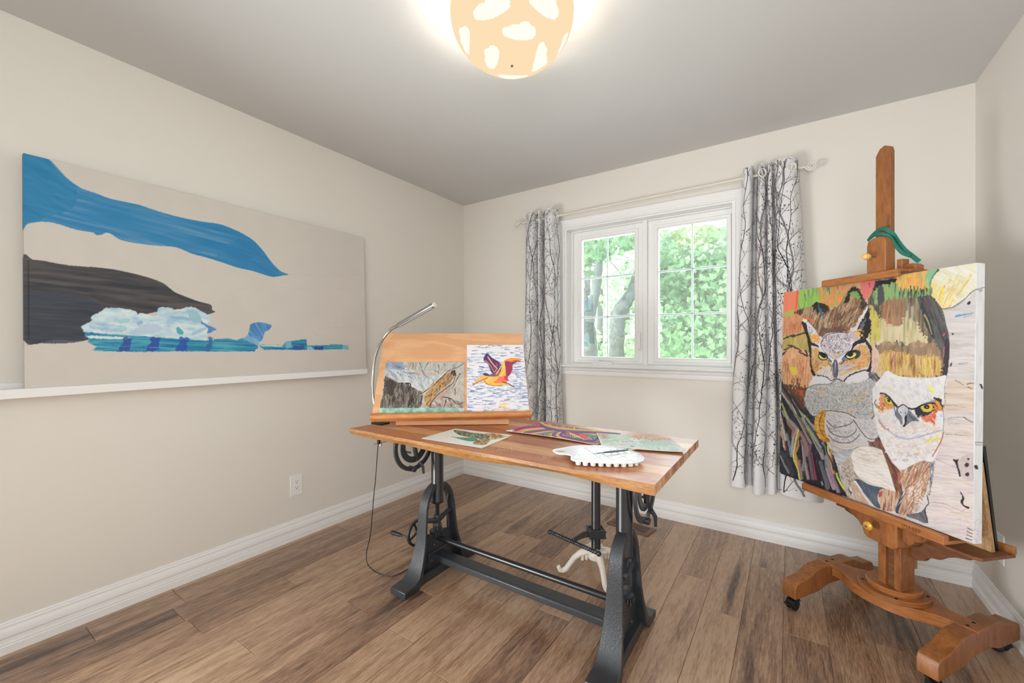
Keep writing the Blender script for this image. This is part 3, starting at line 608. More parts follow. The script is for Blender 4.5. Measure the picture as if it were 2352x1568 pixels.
def smooth_curve(ctrl):
    P = np.array(ribbon_path([(a, b, 0) for a, b in ctrl], 24))[:, :2]
    d = np.r_[0, np.cumsum(np.hypot(*np.diff(P, axis=0).T))]
    return P, d
class Cloth:
    """curtain surface: plan curve (folds) lofted from the top to the hem, u along the cloth in metres, v = height"""
    def __init__(s, ctrl, xt, xb, z0, z1, Y, amp=(1, 1), skew=0):
        s.P, s.d = smooth_curve(ctrl); s.L = s.d[-1]; s.xt, s.xb, s.z0, s.z1, s.Y, s.amp, s.skew = xt, xb, z0, z1, Y, amp, skew
    def at(s, u, z, off=0.):
        u = np.clip(u, 0, s.L); t = (s.z1-z)/(s.z1-s.z0); t = np.clip(t, 0, 1)
        fx = np.interp(u, s.d, s.P[:, 0]); fy = np.interp(u, s.d, s.P[:, 1])
        du = .004; gx = np.interp(u+du, s.d, s.P[:, 0])-np.interp(u-du, s.d, s.P[:, 0]); gy = np.interp(u+du, s.d, s.P[:, 1])-np.interp(u-du, s.d, s.P[:, 1])
        a0 = s.xt[0]+(s.xb[0]-s.xt[0])*t; a1 = s.xt[1]+(s.xb[1]-s.xt[1])*t**1.15
        am = s.amp[0]+(s.amp[1]-s.amp[0])*t
        wob = .006*np.sin(z*4+u*9)*t
        w_ = (a1-a0)/s.P[-1, 0]
        x = a0+fx*w_+wob; y = s.Y+fy*am+.4*wob
        nx, ny = gy*am, -gx*w_; nl = np.hypot(nx, ny)+1e-9
        return x+off*nx/nl, y+off*ny/nl, z+0*u
def rbranches(L, z0, z1, seed):
    """grey stems and black twigs: returns (material, [(u, z, halfwidth)...])"""
    r = random.Random(seed); out = []
    def bud(mt, u, z, a, s_):
        out.append((mt, [(u, z, .0008), (u+math.cos(a)*s_*.4, z+math.sin(a)*s_*.4, s_*.22), (u+math.cos(a)*s_, z+math.sin(a)*s_, .0002)]))
    def grow(mt, u, z, a, ln, w_, dep):
        pts = []; n = max(4, int(ln/.018)); ca = a; bend = r.uniform(-.5, .5)/n
        for i in range(n+1):
            t = i/n; pts.append((u, z, max(.0006, w_*(1-.8*t))))
            ca += bend+r.uniform(-.11, .11); u += math.cos(ca)*ln/n; z += math.sin(ca)*ln/n
            if dep > 0 and i > 0 and r.random() < (.42 if dep > 1 else .34):
                sg = r.choice((-1, 1)); grow(mt, u, z, ca+sg*r.uniform(.45, .95), ln*r.uniform(.3, .55), w_*(1-.6*t)*.55, dep-1)
            elif r.random() < .12: bud(mt, u, z, ca+r.choice((-1, 1))*.8, .009)
        out.append((mt, pts)); bud(mt, u, z, ca, .012)
    u = -.02
    while u < L:
        for mt, w_, st in ((1, .0050, .0), (2, .0027, .09)):
            z = z0-.1+r.uniform(0, .2); uu = u+st+r.uniform(-.02, .02); a = math.pi/2+r.uniform(-.2, .2); pts = []; side = 1; nb = 0
            while z < z1+.1:
                pts.append((uu, z, w_*r.uniform(.8, 1.0)*(1 if mt == 1 else .55+.45*math.sin(z*5+seed)**2)))
                a += r.uniform(-.22, .22); a = a+(math.pi/2-a)*.16; st_ = .022; uu += math.cos(a)*st_; z += math.sin(a)*st_; nb += 1
                if nb % 4 == 0:
                    side = -side; grow(mt, uu, z, a+side*r.uniform(.5, .85), r.uniform(.10, .22), w_*.5, 2 if nb % 8 == 0 else 1)
            out.append((mt, pts))
        u += .17
    return out
def curtain(name, cl, seed, label):
    nu, nz = 150, 44
    us = np.linspace(0, cl.L, nu+1); zs = np.linspace(cl.z0, cl.z1, nz+1); hem = .012
    Ug, Zg = np.meshgrid(us, zs)
    Zs = Zg+hem*np.sin(Ug*14)*((cl.z1-Zg)/(cl.z1-cl.z0))**6
    x, y, z = cl.at(Ug, Zs)
    V = np.stack([x, y, z], -1).reshape(-1, 3).tolist(); F = []; MI = []
    for j in range(nz):
        for i in range(nu): a = j*(nu+1)+i; F.append((a, a+1, a+nu+2, a+nu+1)); MI.append(0)
    for mt, pts in rbranches(cl.L, cl.z0, cl.z1, seed):
        p = np.array(pts); 
        if len(p) < 2: continue
        t = np.gradient(p[:, :2], axis=0); n = np.stack([-t[:, 1], t[:, 0]], -1); n /= np.linalg.norm(n, axis=1)[:, None]+1e-9
        A = p[:, :2]+n*p[:, 2:]; B = p[:, :2]-n*p[:, 2:]
        ok = (p[:, 1] > cl.z0+.014) & (p[:, 1] < cl.z1-.002) & (p[:, 0] > .002) & (p[:, 0] < cl.L-.002)
        ax, ay, az = cl.at(A[:, 0], A[:, 1], .0016); bx, by, bz = cl.at(B[:, 0], B[:, 1], .0016)
        for i in range(len(p)-1):
            if ok[i] and ok[i+1]:
                k = len(V); V += [(ax[i], ay[i], az[i]), (bx[i], by[i], bz[i]), (bx[i+1], by[i+1], bz[i+1]), (ax[i+1], ay[i+1], az[i+1])]
                F.append((k, k+1, k+2, k+3)); MI.append(mt)
    me = bpy.data.meshes.new(name); me.from_pydata(V, [], F)
    for mm in (M_cloth, M_pgrey, M_pblack): me.materials.append(mm)
    me.polygons.foreach_set('material_index', MI); me.shade_smooth()
    o = bpy.data.objects.new(name, me); C.objects.link(o); WO[o.name] = np.zeros(3)
    tag(o, label, 'curtain', 'tree-print curtains'); o['group'] = 'tree-print curtains at the window'
    gm = MB()
    for u_ in np.arange(.05, cl.L, .155):
        c_ = np.array([float(v) for v in cl.at(u_, RZ)]); c2 = np.array([float(v) for v in cl.at(u_, RZ, .01)]); d_ = c2-c_
        n_ = 28; rings = []
        a_ = Vector(d_).normalized(); u2 = a_.cross(Vector((0, 0, 1))).normalized()
        rings = [[tuple(Vector(c_)+(u2*math.cos(q)+Vector((0, 0, 1))*math.sin(q))*(.022+dr)+a_*dd) for dr, dd in ((-.005, 0), (0, .003), (.005, 0), (0, -.003))] for q in [2*math.pi*k/n_ for k in range(n_+1)]]
        g = MB().loft(rings, caps=False).build('grommet', M_rod, o, smooth=50)
    return o
ctL = [(0, .015), (.02, -.035), (.085, -.045), (.12, -.01), (.135, .045), (.15, .02), (.165, -.035), (.19, -.04), (.205, .03), (.22, .05), (.235, -.02), (.26, -.045), (.33, -.05), (.355, -.02), (.37, .03)]
clL = Cloth(ctL, (-1.755, -1.485), (-1.775, -1.452), .33, 2.214, RY, (1, 1.1))
curtain('curtain', clL, 5, 'narrow left curtain printed with grey and black bare branches, behind the drawing board')
ctR = [(0, .03), (.01, -.03), (.05, -.045), (.072, -.02), (.078, .05), (.098, .055), (.11, -.02), (.13, -.045), (.155, -.03), (.165, .0), (.178, -.03), (.198, -.035), (.21, .01), (.222, -.03), (.26, -.05), (.33, -.045), (.365, -.01), (.375, .03)]
clR = Cloth(ctR, (-.235, .040), (-.312, .150), .315, 2.222, RY, (1, 1.15))
curtain('curtain', clR, 9, 'wide right curtain printed with grey and black bare branches, behind the easel painting')

# ceiling light: shallow dome with cloud cut-outs
DL = np.array([-.85, 1.272, 2.38]); DA, DB = .225, .181
cl_ = thing('ceiling_light', (DL[0], DL[1], 2.2), 'glowing cream dome ceiling light with white cloud shapes', 'ceiling light')
def dome_hit(p):
    r = ray(p); S = np.array([1/DA, 1/DA, 1/DB]); o_ = (O_-DL)*S; d_ = r*S
    a, b, c_ = d_@d_, o_@d_, o_@o_-1; D = b*b-a*c_
    if D < 0: return None
    h = O_+r*((-b-math.sqrt(D))/a); v = h-DL; return math.atan2(v[1], v[0]), math.acos(max(-1, min(1, -v[2]/DB)))
def zc(x, y): return (960+x/5.227, y/5.227)
clouds_px = [[(655, 150), (690, 100), (740, 40), (800, 30), (810, -40), (900, -120), (1040, -90), (1110, 20), (1105, 90), (1020, 160), (900, 220), (780, 245), (690, 235)],
             [(1330, -40), (1340, 40), (1410, 110), (1520, 200), (1640, 240), (1690, 180), (1690, 110), (1665, 60), (1650, -40), (1560, -140), (1420, -150)],
             [(1008, 380), (1020, 335), (1050, 320), (1080, 325), (1110, 300), (1160, 288), (1210, 297), (1240, 265), (1290, 252), (1335, 268), (1360, 302), (1400, 320), (1418, 370), (1410, 425), (1370, 470), (1290, 485), (1180, 480), (1090, 455), (1030, 425)],
             [(490, 380), (500, 335), (535, 330), (555, 305), (590, 325), (615, 360), (626, 400), (622, 520), (617, 660), (585, 640), (555, 600), (545, 560), (515, 510), (510, 450)],
             [(792, 630), (800, 590), (845, 572), (865, 548), (905, 542), (950, 565), (975, 610), (972, 690), (950, 770), (905, 830), (870, 828), (822, 790), (820, 765), (800, 740), (808, 680)],
             [(1365, 860), (1385, 760), (1420, 630), (1445, 540), (1470, 508), (1510, 502), (1530, 545), (1553, 590), (1540, 650), (1552, 690), (1548, 720), (1555, 745), (1530, 780), (1470, 815), (1420, 850)],
             [(1648, 705), (1690, 600), (1750, 430), (1790, 388), (1808, 400), (1805, 470), (1780, 560), (1730, 630)],
             [(955, 905), (975, 890), (1080, 900), (1200, 905), (1320, 900), (1315, 915), (1220, 940), (1130, 950), (1050, 945)]]
def inpoly(px, py, poly):
    c_ = np.zeros(np.shape(px), bool); n = len(poly)
    for i in range(n):
        x0, y0 = poly[i]; x1, y1 = poly[(i+1) % n]
        if y0 == y1: continue
        c_ ^= ((y0 > py) != (y1 > py)) & (px < (x1-x0)*(py-y0)/(y1-y0)+x0)
    return c_
nph, nth = 640, 240
ph = np.linspace(-math.pi, math.pi, nph, endpoint=False); th = np.linspace(.001, math.pi*.515, nth)
PH, TH = np.meshgrid(ph, th)
V = np.stack([DA*np.sin(TH)*np.cos(PH), DA*np.sin(TH)*np.sin(PH), -DB*np.cos(TH)], -1)
mask = np.zeros(PH.shape, bool)
for poly in clouds_px:
    h = [dome_hit(zc(*p)) for p in poly]; h = [a for a in h if a is not None]
    pts = np.array([(t*math.cos(a), t*math.sin(a)) for a, t in h]); mask |= inpoly(TH*np.cos(PH), TH*np.sin(PH), [tuple(p) for p in pts])
# clouds of the far side, same shape turned round the dome
base = np.array([(t*math.cos(a), t*math.sin(a)) for a, t in [dome_hit(zc(*p)) for p in clouds_px[2]]])
bc = base.mean(0)
for ang in (1.2, 2.0, 2.9, 3.7):
    for rr in (1.15,):
        s_ = base-bc; ca, sa = math.cos(ang), math.sin(ang); c0 = np.array([math.cos(ang+math.atan2(bc[1], bc[0])), math.sin(ang+math.atan2(bc[1], bc[0]))])*rr
        mask |= inpoly(TH*np.cos(PH), TH*np.sin(PH), [tuple(c0+np.array([ca*x-sa*y, sa*x+ca*y])*1.0) for x, y in s_]) & False
col = np.where(mask[..., None], lin((255, 255, 242)), lin((254, 224, 182)))
def fast_grid(name, V, col, mt, parent=None, wrap=False, loc=None):
    h, w_ = V.shape[:2]; idx = np.arange(h*w_).reshape(h, w_)
    if wrap: nx = np.roll(idx, -1, 1); a, b, c_, d = idx[:-1], nx[:-1], nx[1:], idx[1:]
    else: a, b, c_, d = idx[:-1, :-1], idx[:-1, 1:], idx[1:, 1:], idx[1:, :-1]
    F = np.stack([a, b, c_, d], -1).reshape(-1, 4)
    me = bpy.data.meshes.new(name); me.vertices.add(h*w_); me.vertices.foreach_set('co', V.reshape(-1).astype(np.float32))
    me.loops.add(F.size); me.loops.foreach_set('vertex_index', F.reshape(-1).astype(np.int32))
    me.polygons.add(len(F)); me.polygons.foreach_set('loop_start', np.arange(0, F.size, 4, dtype=np.int32))
    me.update(calc_edges=True)
    at = me.color_attributes.new('Col', 'FLOAT_COLOR', 'POINT')
    cc = np.ones((h*w_, 4), np.float32); cc[:, :3] = col.reshape(-1, 3); at.data.foreach_set('color', cc.reshape(-1))
    me.materials.append(mt); me.shade_smooth(); o = bpy.data.objects.new(name, me); C.objects.link(o)
    put(o, np.zeros(3) if loc is None else loc, parent)
    if loc is not None: me.transform(Matrix.Translation(Vector(tuple(-np.array(loc, float))))) if not np.allclose(V.mean((0, 1)), 0, atol=.3) else None
    return o
def emit_mat():
    m = bpy.data.materials.new('lit_shade'); m.use_nodes = True; N = m.node_tree.nodes; L = m.node_tree.links; N.clear()
    o = N.new('ShaderNodeOutputMaterial'); e = N.new('ShaderNodeEmission'); e.inputs[1].default_value = .84
    a = N.new('ShaderNodeAttribute'); a.attribute_name = 'Col'; L.new(a.outputs[0], e.inputs[0]); L.new(e.outputs[0], o.inputs[0]); return m
M_lit = emit_mat()
dm = fast_grid('shade', V+DL, col, M_lit, cl_, wrap=True, loc=DL)
MB().lathe([(.0055, 0), (.0055, .004), (.003, .005)], DL-np.array([0, 0, DB-.001]), 12, (0, 0, -1)).build('centre_screw', M_steel, cl_)
MB().lathe([(.03, 2.425), (.035, 2.428), (.035, 2.4395)], (DL[0], DL[1], 0), 24).build('ceiling_plate', M_trim, cl_)

# outlets and vent
def outlet(P, u, n, label):
    P = np.array(P, float); u = np.array(u, float); n = np.array(n, float); t = thing('wall_outlet', tuple(P), label, 'outlet')
    MB().obox(P, u, (0, 0, 1), n, (-.038, .038), (-.062, .062), (.0005, .006)).build('cover_plate', M_trim, t, .0025)
    MB().obox(P, u, (0, 0, 1), n, (-.0165, .0165), (-.035, .035), (.0055, .0075)).build('receptacle', M_vinyl, t, .001)
    m = MB()
    for s_ in (-.018, .018):
        for a in (-.006, .006): m.obox(P, u, (0, 0, 1), n, (a-.001, a+.001), (s_+.002, s_+.009), (.0073, .0078))
        m.lathe([(.0026, 0), (.0026, .0005)], P+n*.0074+np.array([0, 0, s_-.005]), 8, n)
    m.build('slots', M_dark, t, smooth=0)
outlet((XL, 1.367, .325), (0, 1, 0), (1, 0, 0), 'white duplex outlet on the left wall under the picture ledge')
outlet((XR, 2.62, .31), (0, 1, 0), (-1, 0, 0), 'white outlet plate on the right wall behind the easel')
va = -.155; vu = np.array([math.cos(va), math.sin(va), 0]); vv = np.array([-math.sin(va), math.cos(va), 0]); vo = np.array([-.852, 2.657, 0])
vent = thing('floor_vent', tuple(vo), 'brown metal floor register with a woven slot pattern by the window wall', 'vent')
VW, VH = .140, .066
m = MB(); 
for a, b in (((-VW, VW), (-VH, -VH+.022)), ((-VW, VW), (VH-.022, VH)), ((-VW, -VW+.03), (-VH+.022, VH-.022)), ((VW-.03, VW), (-VH+.022, VH-.022))): m.obox(vo, vu, vv, (0, 0, 1), a, b, (.0005, .006))
M_vent = mat('vent_bronze', rgb(112, 92, 84), .4, .3, var=.05)
m.build('frame', M_vent, vent, .001)
MB().obox(vo, vu, vv, (0, 0, 1), (-VW+.03, VW-.03), (-VH+.022, VH-.022), (.0006, .0012)).build('duct_opening', M_dark, vent, smooth=0)
m = MB(); gw = (2*VW-.06)/12; gh = (2*VH-.044)/4
for i in range(12):
    for j in range(4):
        a0, b0 = -VW+.03+i*gw, -VH+.022+j*gh; a1, b1 = a0+gw, b0+gh
        if (i+j) % 2:
            for t in (0, .42, .84): m.obox(vo, vu, vv, (0, 0, 1), (a0+gw*t, a0+gw*(t+.16)+.0006), (b0, b1), (.0012, .0045))
        else:
            for t in (0, .42, .84): m.obox(vo, vu, vv, (0, 0, 1), (a0, a1), (b0+gh*t, b0+gh*(t+.16)+.0006), (.0012, .0045))
m.build('grille', M_vent, vent, smooth=0)

# ------------------------------------------------ painting toolkit: flat print and paint colour only, baked to vertex colours
_T = [np.random.default_rng(i).random((256, 256)) for i in range(6)]
def vn(x, y, s=0):
    xi = np.floor(x).astype(int); yi = np.floor(y).astype(int); fx = x-xi; fy = y-yi; fx = fx*fx*(3-2*fx); fy = fy*fy*(3-2*fy)
    T = _T[s % 6]; a, b = xi & 255, (xi+1) & 255; c_, d = yi & 255, (yi+1) & 255
    return (T[c_, a]*(1-fx)+T[c_, b]*fx)*(1-fy)+(T[d, a]*(1-fx)+T[d, b]*fx)*fy
def fb(x, y, s=0, o=3):
    v = 0; w_ = 1; t = 0
    for i in range(o): v = v+w_*vn(x*2**i+i*17.3, y*2**i+i*9.1, s+i); t += w_; w_ *= .55
    return v/t
class Paint:
    """pixel buffer over a crop of the frame; pen coordinates come in any zoomed crop (ox, oy, scale)"""
    def __init__(s, x0, y0, x1, y1, k, base):
        s.x0, s.y0, s.k = x0, y0, k; s.w, s.h = int((x1-x0)*k), int((y1-y0)*k); s.C = np.ones((s.h, s.w, 3))*np.array(base, float); s.fr(x0, y0, 1); s.r = random.Random(3)
    def fr(s, ox, oy, sc_): s.f = (ox, oy, sc_); return s
    def T(s, pts): p = np.array(pts, float); return np.stack([(s.f[0]+p[:, 0]/s.f[2]-s.x0)*s.k, (s.f[1]+p[:, 1]/s.f[2]-s.y0)*s.k], -1)
    def win(s, P, pad):
        a, b = np.floor(P.min(0)-pad).astype(int); c_, d = np.ceil(P.max(0)+pad).astype(int)
        a, b, c_, d = max(0, a), max(0, b), min(s.w, c_), min(s.h, d)
        if c_ <= a or d <= b: return None
        X, Y = np.meshgrid(np.arange(a, c_)+.5, np.arange(b, d)+.5); return X, Y, (slice(b, d), slice(a, c_))
    def put(s, sl, m, col, X, Y):
        if callable(col): c_ = col(X, Y)
        else: c_ = np.array(col, float)
        m = m[..., None]; s.C[sl] = s.C[sl]*(1-m)+c_*m
    def poly(s, pts, col, jag=0, jf=.25, al=1, curve=True):
        if curve and len(pts) > 4:
            q = [pts[-1]]+list(pts)+[pts[0], pts[1]]; pp = []
            for i in range(1, len(q)-2):
                a, b, c_, d = [np.array(v, float) for v in q[i-1:i+3]]
                for t in (0, .25, .5, .75): pp.append(.5*((2*b)+(c_-a)*t+(2*a-5*b+4*c_-d)*t*t+(3*b-a-3*c_+d)*t**3))
            pts = pp
        P = s.T(pts); j = jag*s.k; W = s.win(P, 2+j)
        if W is None: return s
        X, Y, sl = W; Xq, Yq = X, Y
        if jag: Xq = X+(fb(X*jf/s.k, Y*jf/s.k, 1)-.5)*2*j; Yq = Y+(fb(X*jf/s.k+50, Y*jf/s.k, 2)-.5)*2*j
        m = inpoly(Xq, Yq, [tuple(p) for p in P]).astype(float)*al; s.put(sl, m, col, X, Y); return s
    def line(s, pts, col, w0, w1=None, al=1, curve=True, jag=0):
        w1 = w0 if w1 is None else w1
        if curve and len(pts) > 2: pts = [p for p in ribbon_path([(a, b, 0) for a, b in pts], 5)]; pts = [(p[0], p[1]) for p in pts]
        P = s.T(pts); k = s.k; W = s.win(P, max(w0, w1)*k+1)
        if W is None: return s
        X, Y, sl = W; best = np.full(X.shape, -9.); n = len(P)-1
        if jag: X2 = X+(fb(X*.3/k, Y*.3/k, 1)-.5)*2*jag*k; Y2 = Y+(fb(X*.3/k+30, Y*.3/k, 2)-.5)*2*jag*k
        else: X2, Y2 = X, Y
        for i in range(n):
            a, b = P[i], P[i+1]; d = b-a; L2 = d@d+1e-9; t = np.clip(((X2-a[0])*d[0]+(Y2-a[1])*d[1])/L2, 0, 1)
            ds = np.hypot(X2-a[0]-d[0]*t, Y2-a[1]-d[1]*t); ww = (w0+(w1-w0)*(i+t)/n)*k/2; best = np.maximum(best, ww-ds)
        s.put(sl, np.clip(best+.5, 0, 1)*al, col, X, Y); return s
    def dabs(s, pts, cols, n, L, w_, ang, dang=.3, al=1, taper=.3, within=True):
        p = np.array(pts, float); a, b = p.min(0); c_, d = p.max(0); q = [tuple(v) for v in pts]; i = 0; tries = 0
        while i < n and tries < n*8:
            tries += 1; x, y = s.r.uniform(a, c_), s.r.uniform(b, d)
            if within and not bool(inpoly(np.array([x]), np.array([y]), q)[0]): continue
            i += 1; t = ang(x, y) if callable(ang) else ang; t += s.r.uniform(-dang, dang); l = L*s.r.uniform(.5, 1.3)*s.f[2]
            s.line([(x, y), (x+math.cos(t)*l, y+math.sin(t)*l)], s.r.choice(cols), w_*s.r.uniform(.6, 1.4), w_*taper, al)
        return s
    def streak(s, cols, ang=90, sx=3, sy=30, seed=0, warp=0, mix=1.0):
        cs = np.array(cols, float); ca, sa = math.cos(math.radians(ang-90)), math.sin(math.radians(ang-90)); k = s.k
        def f(X, Y):
            x, y = X/k, Y/k; u = ca*x+sa*y; v = -sa*x+ca*y
            if warp: u = u+(fb(x/40, y/40, seed+2)-.5)*warp
            n = fb(u/sx, v/sy, seed, 3); n = np.clip((n-.22)/.56, 0, .9999)*(len(cs)-1); i = n.astype(int); t = (n-i)[..., None]; t = np.clip((t-.5)*1.8+.5, 0, 1)
            return cs[i]*(1-t)+cs[np.minimum(i+1, len(cs)-1)]*t
        return f
    def get(s, px, py):
        x = np.clip((px-s.x0)*s.k-.5, 0, s.w-1.001); y = np.clip((py-s.y0)*s.k-.5, 0, s.h-1.001); i, j = x.astype(int), y.astype(int); fx, fy = (x-i)[..., None], (y-j)[..., None]
        return (s.C[j, i]*(1-fx)+s.C[j, i+1]*fx)*(1-fy)+(s.C[j+1, i]*(1-fx)+s.C[j+1, i+1]*fx)*fy
def art_grid(name, O, A, B, nu, nv, paint, gain, mt, parent=None, bend=None, off=None):
    """grid patch O + A u + B v, coloured from the paint buffer"""
    u, v = np.meshgrid(np.linspace(0, 1, nu), np.linspace(0, 1, nv)); O, A, B = map(np.array, (O, A, B))
    V = O+A*u[..., None]+B*v[..., None]
    if bend is not None: V = V+bend(u, v)
    px, py = project(V); c_ = lin(np.clip(paint.get(px, py), 0, 255))*gain
    c0 = V.reshape(-1, 3).mean(0); o = fast_grid(name, V-c0, np.clip(c_, 0, .95), mt, parent); put(o, c0, parent) if parent is not None else setattr(o, 'location', c0); WO[o.name] = c0
    return o

# ------------------------------------------------ iceberg canvas on the ledge
p = Paint(52, 335, 850, 905, 1.3, (214, 208, 198)).fr(0, 300, 2.3756)
cv = p.streak([(213, 207, 199), (215, 209, 201)], 0, 40, 40, 1)
p.poly([(100, 0), (2100, 0), (2100, 1600), (100, 1600)], cv, curve=False)
blue = p.streak([(24, 128, 182), (44, 134, 186), (66, 140, 190), (92, 152, 194)], 14, 6, 120, 2)
bl_out = [(120, 60), (160, 112), (245, 140), (262, 152), (320, 220), (370, 262), (440, 312), (520, 340), (600, 370), (680, 388), (760, 405), (820, 425), (900, 450), (1000, 476), (1100, 495), (1200, 510), (1280, 540), (1340, 570), (1390, 605), (1440, 660), (1480, 715), (1530, 765), (1575, 784), (1545, 790), (1490, 797), (1440, 785), (1380, 765), (1300, 748), (1210, 718), (1120, 690), (1050, 672), (960, 636), (860, 628), (740, 614), (700, 606), (650, 592), (600, 560), (572, 558), (555, 568), (525, 568), (505, 555), (440, 545), (380, 530), (300, 505), (220, 496), (150, 508), (120, 510)]
p.poly(bl_out, blue)
p.poly([(120, 80), (162, 116), (250, 140), (380, 275), (420, 320), (400, 420), (260, 470), (150, 500), (120, 500)], p.streak([(10, 122, 172), (24, 130, 180), (40, 134, 184)], 30, 8, 70, 3), al=.7)
p.poly([(1300, 590), (1400, 640), (1470, 720), (1520, 775), (1470, 790), (1300, 740), (1180, 690)], p.streak([(28, 124, 184), (44, 134, 192)], 30, 8, 70, 3), al=.6)
dk = p.streak([(46, 50, 60), (62, 62, 68), (78, 74, 76), (90, 86, 86)], 6, 8, 90, 4)
p.poly([(120, 702), (180, 704), (250, 712), (380, 735), (560, 748), (680, 768), (800, 798), (870, 822), (910, 845), (950, 878), (1000, 900), (1080, 930), (1150, 950), (1158, 978), (1175, 988), (1130, 1002), (1095, 985), (1060, 970), (900, 980), (760, 1010), (560, 1060), (480, 1142), (300, 1140), (120, 1136)], dk)
p.poly([(120, 900), (400, 890), (560, 960), (520, 1000), (480, 1142), (120, 1136)], p.streak([(38, 50, 66), (52, 62, 78), (66, 74, 86)], 3, 6, 80, 1), al=.75, jag=.8)
p.line([(156, 705), (156, 1138)], (10, 12, 18), 1.8, curve=False)
p.fr(180, 680, 3.5636)
ice = p.streak([(176, 206, 228), (196, 224, 236), (212, 234, 240), (226, 240, 244)], 4, 7, 26, 2)
p.poly([(24, 255), (40, 235), (110, 200), (102, 180), (115, 160), (180, 125), (215, 100), (240, 93), (330, 97), (430, 112), (470, 125), (488, 152), (505, 138), (570, 148), (635, 165), (650, 100), (665, 92), (765, 95), (780, 118), (840, 108), (870, 92), (905, 85), (960, 95), (1000, 120), (1050, 145), (1075, 155), (1080, 205), (1060, 215), (1055, 300), (1050, 350), (1000, 360), (560, 330), (80, 296), (50, 285)], ice, jag=2)
for q_ in ([(100, 240), (200, 225), (360, 245), (400, 265), (350, 290), (200, 285), (90, 262)], [(660, 155), (820, 150), (900, 175), (1020, 215), (1060, 240), (1000, 235), (820, 215), (700, 180)]): p.poly(q_, p.streak([(140, 190, 214), (170, 204, 228), (200, 226, 236)], 8, 5, 20, 5), jag=3, al=.85)
p.poly([(445, 290), (500, 240), (590, 225), (680, 250), (640, 300), (520, 312)], (188, 208, 232), jag=4, al=.8)
p.poly([(885, 120), (920, 105), (980, 130), (1000, 180), (1010, 215), (940, 210), (900, 160)], (150, 198, 216), jag=3, al=.8)
p.poly([(320, 190), (400, 182), (430, 195), (380, 222), (330, 218)], (164, 210, 216), jag=2, al=.8)
p.poly([(800, 262), (820, 254), (850, 278), (862, 300), (840, 316), (812, 300)], (84, 178, 186), jag=1)
p.poly([(1010, 205), (1050, 235), (1130, 268), (1105, 285), (1080, 300), (1052, 298), (1060, 262), (1010, 225)], (84, 140, 206), jag=2)
p.poly([(930, 300), (1000, 262), (1052, 260), (1040, 275), (940, 322)], (176, 204, 230), jag=1)
p.poly([(478, 215), (520, 195), (528, 225), (480, 244)], (160, 186, 226), jag=2)
sea = p.streak([(26, 112, 168), (40, 138, 180), (58, 158, 186), (84, 176, 198)], 2, 3, 60, 3)
p.poly([(58, 296), (150, 302), (420, 322), (560, 330), (1050, 362), (1120, 352), (1240, 346), (1290, 360), (1340, 345), (1380, 362), (1430, 388), (1470, 410), (1450, 440), (1380, 452), (800, 452), (500, 455), (140, 446), (128, 432), (150, 415), (110, 395), (80, 375), (90, 350), (60, 335)], sea, jag=1.2)
p.poly([(95, 322), (280, 330), (418, 335), (400, 352), (260, 350), (90, 344)], (226, 236, 236), jag=1.5)
for c_, x0, x1 in (((38, 70, 158), 335, 440), ((36, 68, 168), 560, 670), ((30, 74, 176), 800, 905), ((32, 104, 168), 1035, 1105)):
    p.poly([(x0+30, 335), (x1, 345), (x1-12, 380), (x1-20, 440), (x0, 446), (x0+10, 400), (x0+35, 380)], c_, jag=3, al=.8)
for i in range(26): y = p.r.uniform(335, 440); x = p.r.uniform(90, 1200); p.line([(x, y), (x+p.r.uniform(60, 260), y+2)], (150, 206, 220) if i % 3 else (24, 92, 150), .9, .3, .55)
tail = p.streak([(66, 132, 196), (92, 156, 210), (132, 180, 220)], 60, 4, 30, 4)
p.poly([(1350, 352), (1385, 320), (1400, 270), (1405, 235), (1435, 218), (1480, 213), (1530, 220), (1582, 240), (1560, 275), (1530, 290), (1515, 330), (1500, 365), (1480, 375), (1472, 405), (1420, 385)], tail)
p.poly([(1350, 352), (1385, 318), (1410, 330), (1470, 360), (1472, 402), (1400, 372)], (150, 196, 224), al=.6)
p.poly([(1485, 396), (1670, 402), (1700, 372), (1760, 366), (1800, 358), (1868, 352), (1870, 404), (2050, 400), (2060, 392), (2212, 400), (2205, 415), (2215, 432), (1900, 440), (1520, 438), (1490, 415)], sea, jag=1, curve=False)
p.poly([(1490, 400), (1670, 404), (1672, 412), (1500, 410)], (222, 232, 232), curve=False)
p.poly([(1690, 375), (1740, 372), (1748, 420), (1700, 430)], (122, 186, 216), jag=2); p.poly([(1870, 412), (1905, 410), (1925, 438), (1875, 440)], (150, 206, 224), jag=1)
p.poly([(1930, 415), (2010, 412), (2000, 440), (1940, 438)], (36, 78, 158), jag=2); p.poly([(1760, 405), (1850, 402), (1850, 438), (1750, 438)], (38, 84, 168), jag=2, al=.8); p.poly([(2165, 398), (2210, 400), (2206, 430), (2160, 432)], (124, 188, 214), jag=1)
pn = (184, 178, 172)
for q_ in ([(1150, 30), (1145, 110), (1130, 210)], [(1160, 40), (1250, 45), (1340, 5)], [(1240, 240), (1300, 190), (1400, 150), (1520, 115), (1600, 110)], [(1240, 240), (1235, 290), (1260, 330)], [(1660, 300), (1675, 340), (1650, 360)], [(1850, 200), (1900, 150), (1960, 140), (1990, 190)], [(2000, 265), (2180, 250), (2340, 240)], [(1900, 280), (2000, 345), (2130, 355)], [(2090, 150), (2120, 200), (2100, 245)]): p.line(q_, pn, .5, .3, .55)
p.fr(0, 300, 2.3756)
for q_ in ([(1580, 784), (1800, 790), (1985, 782)], [(1500, 850), (1700, 868), (1960, 856)], [(880, 822), (1000, 872), (1160, 920)], [(1200, 925), (1290, 870), (1350, 862)], [(1400, 880), (1420, 830), (1440, 860)]): p.line(q_, pn, .5, .3, .5)
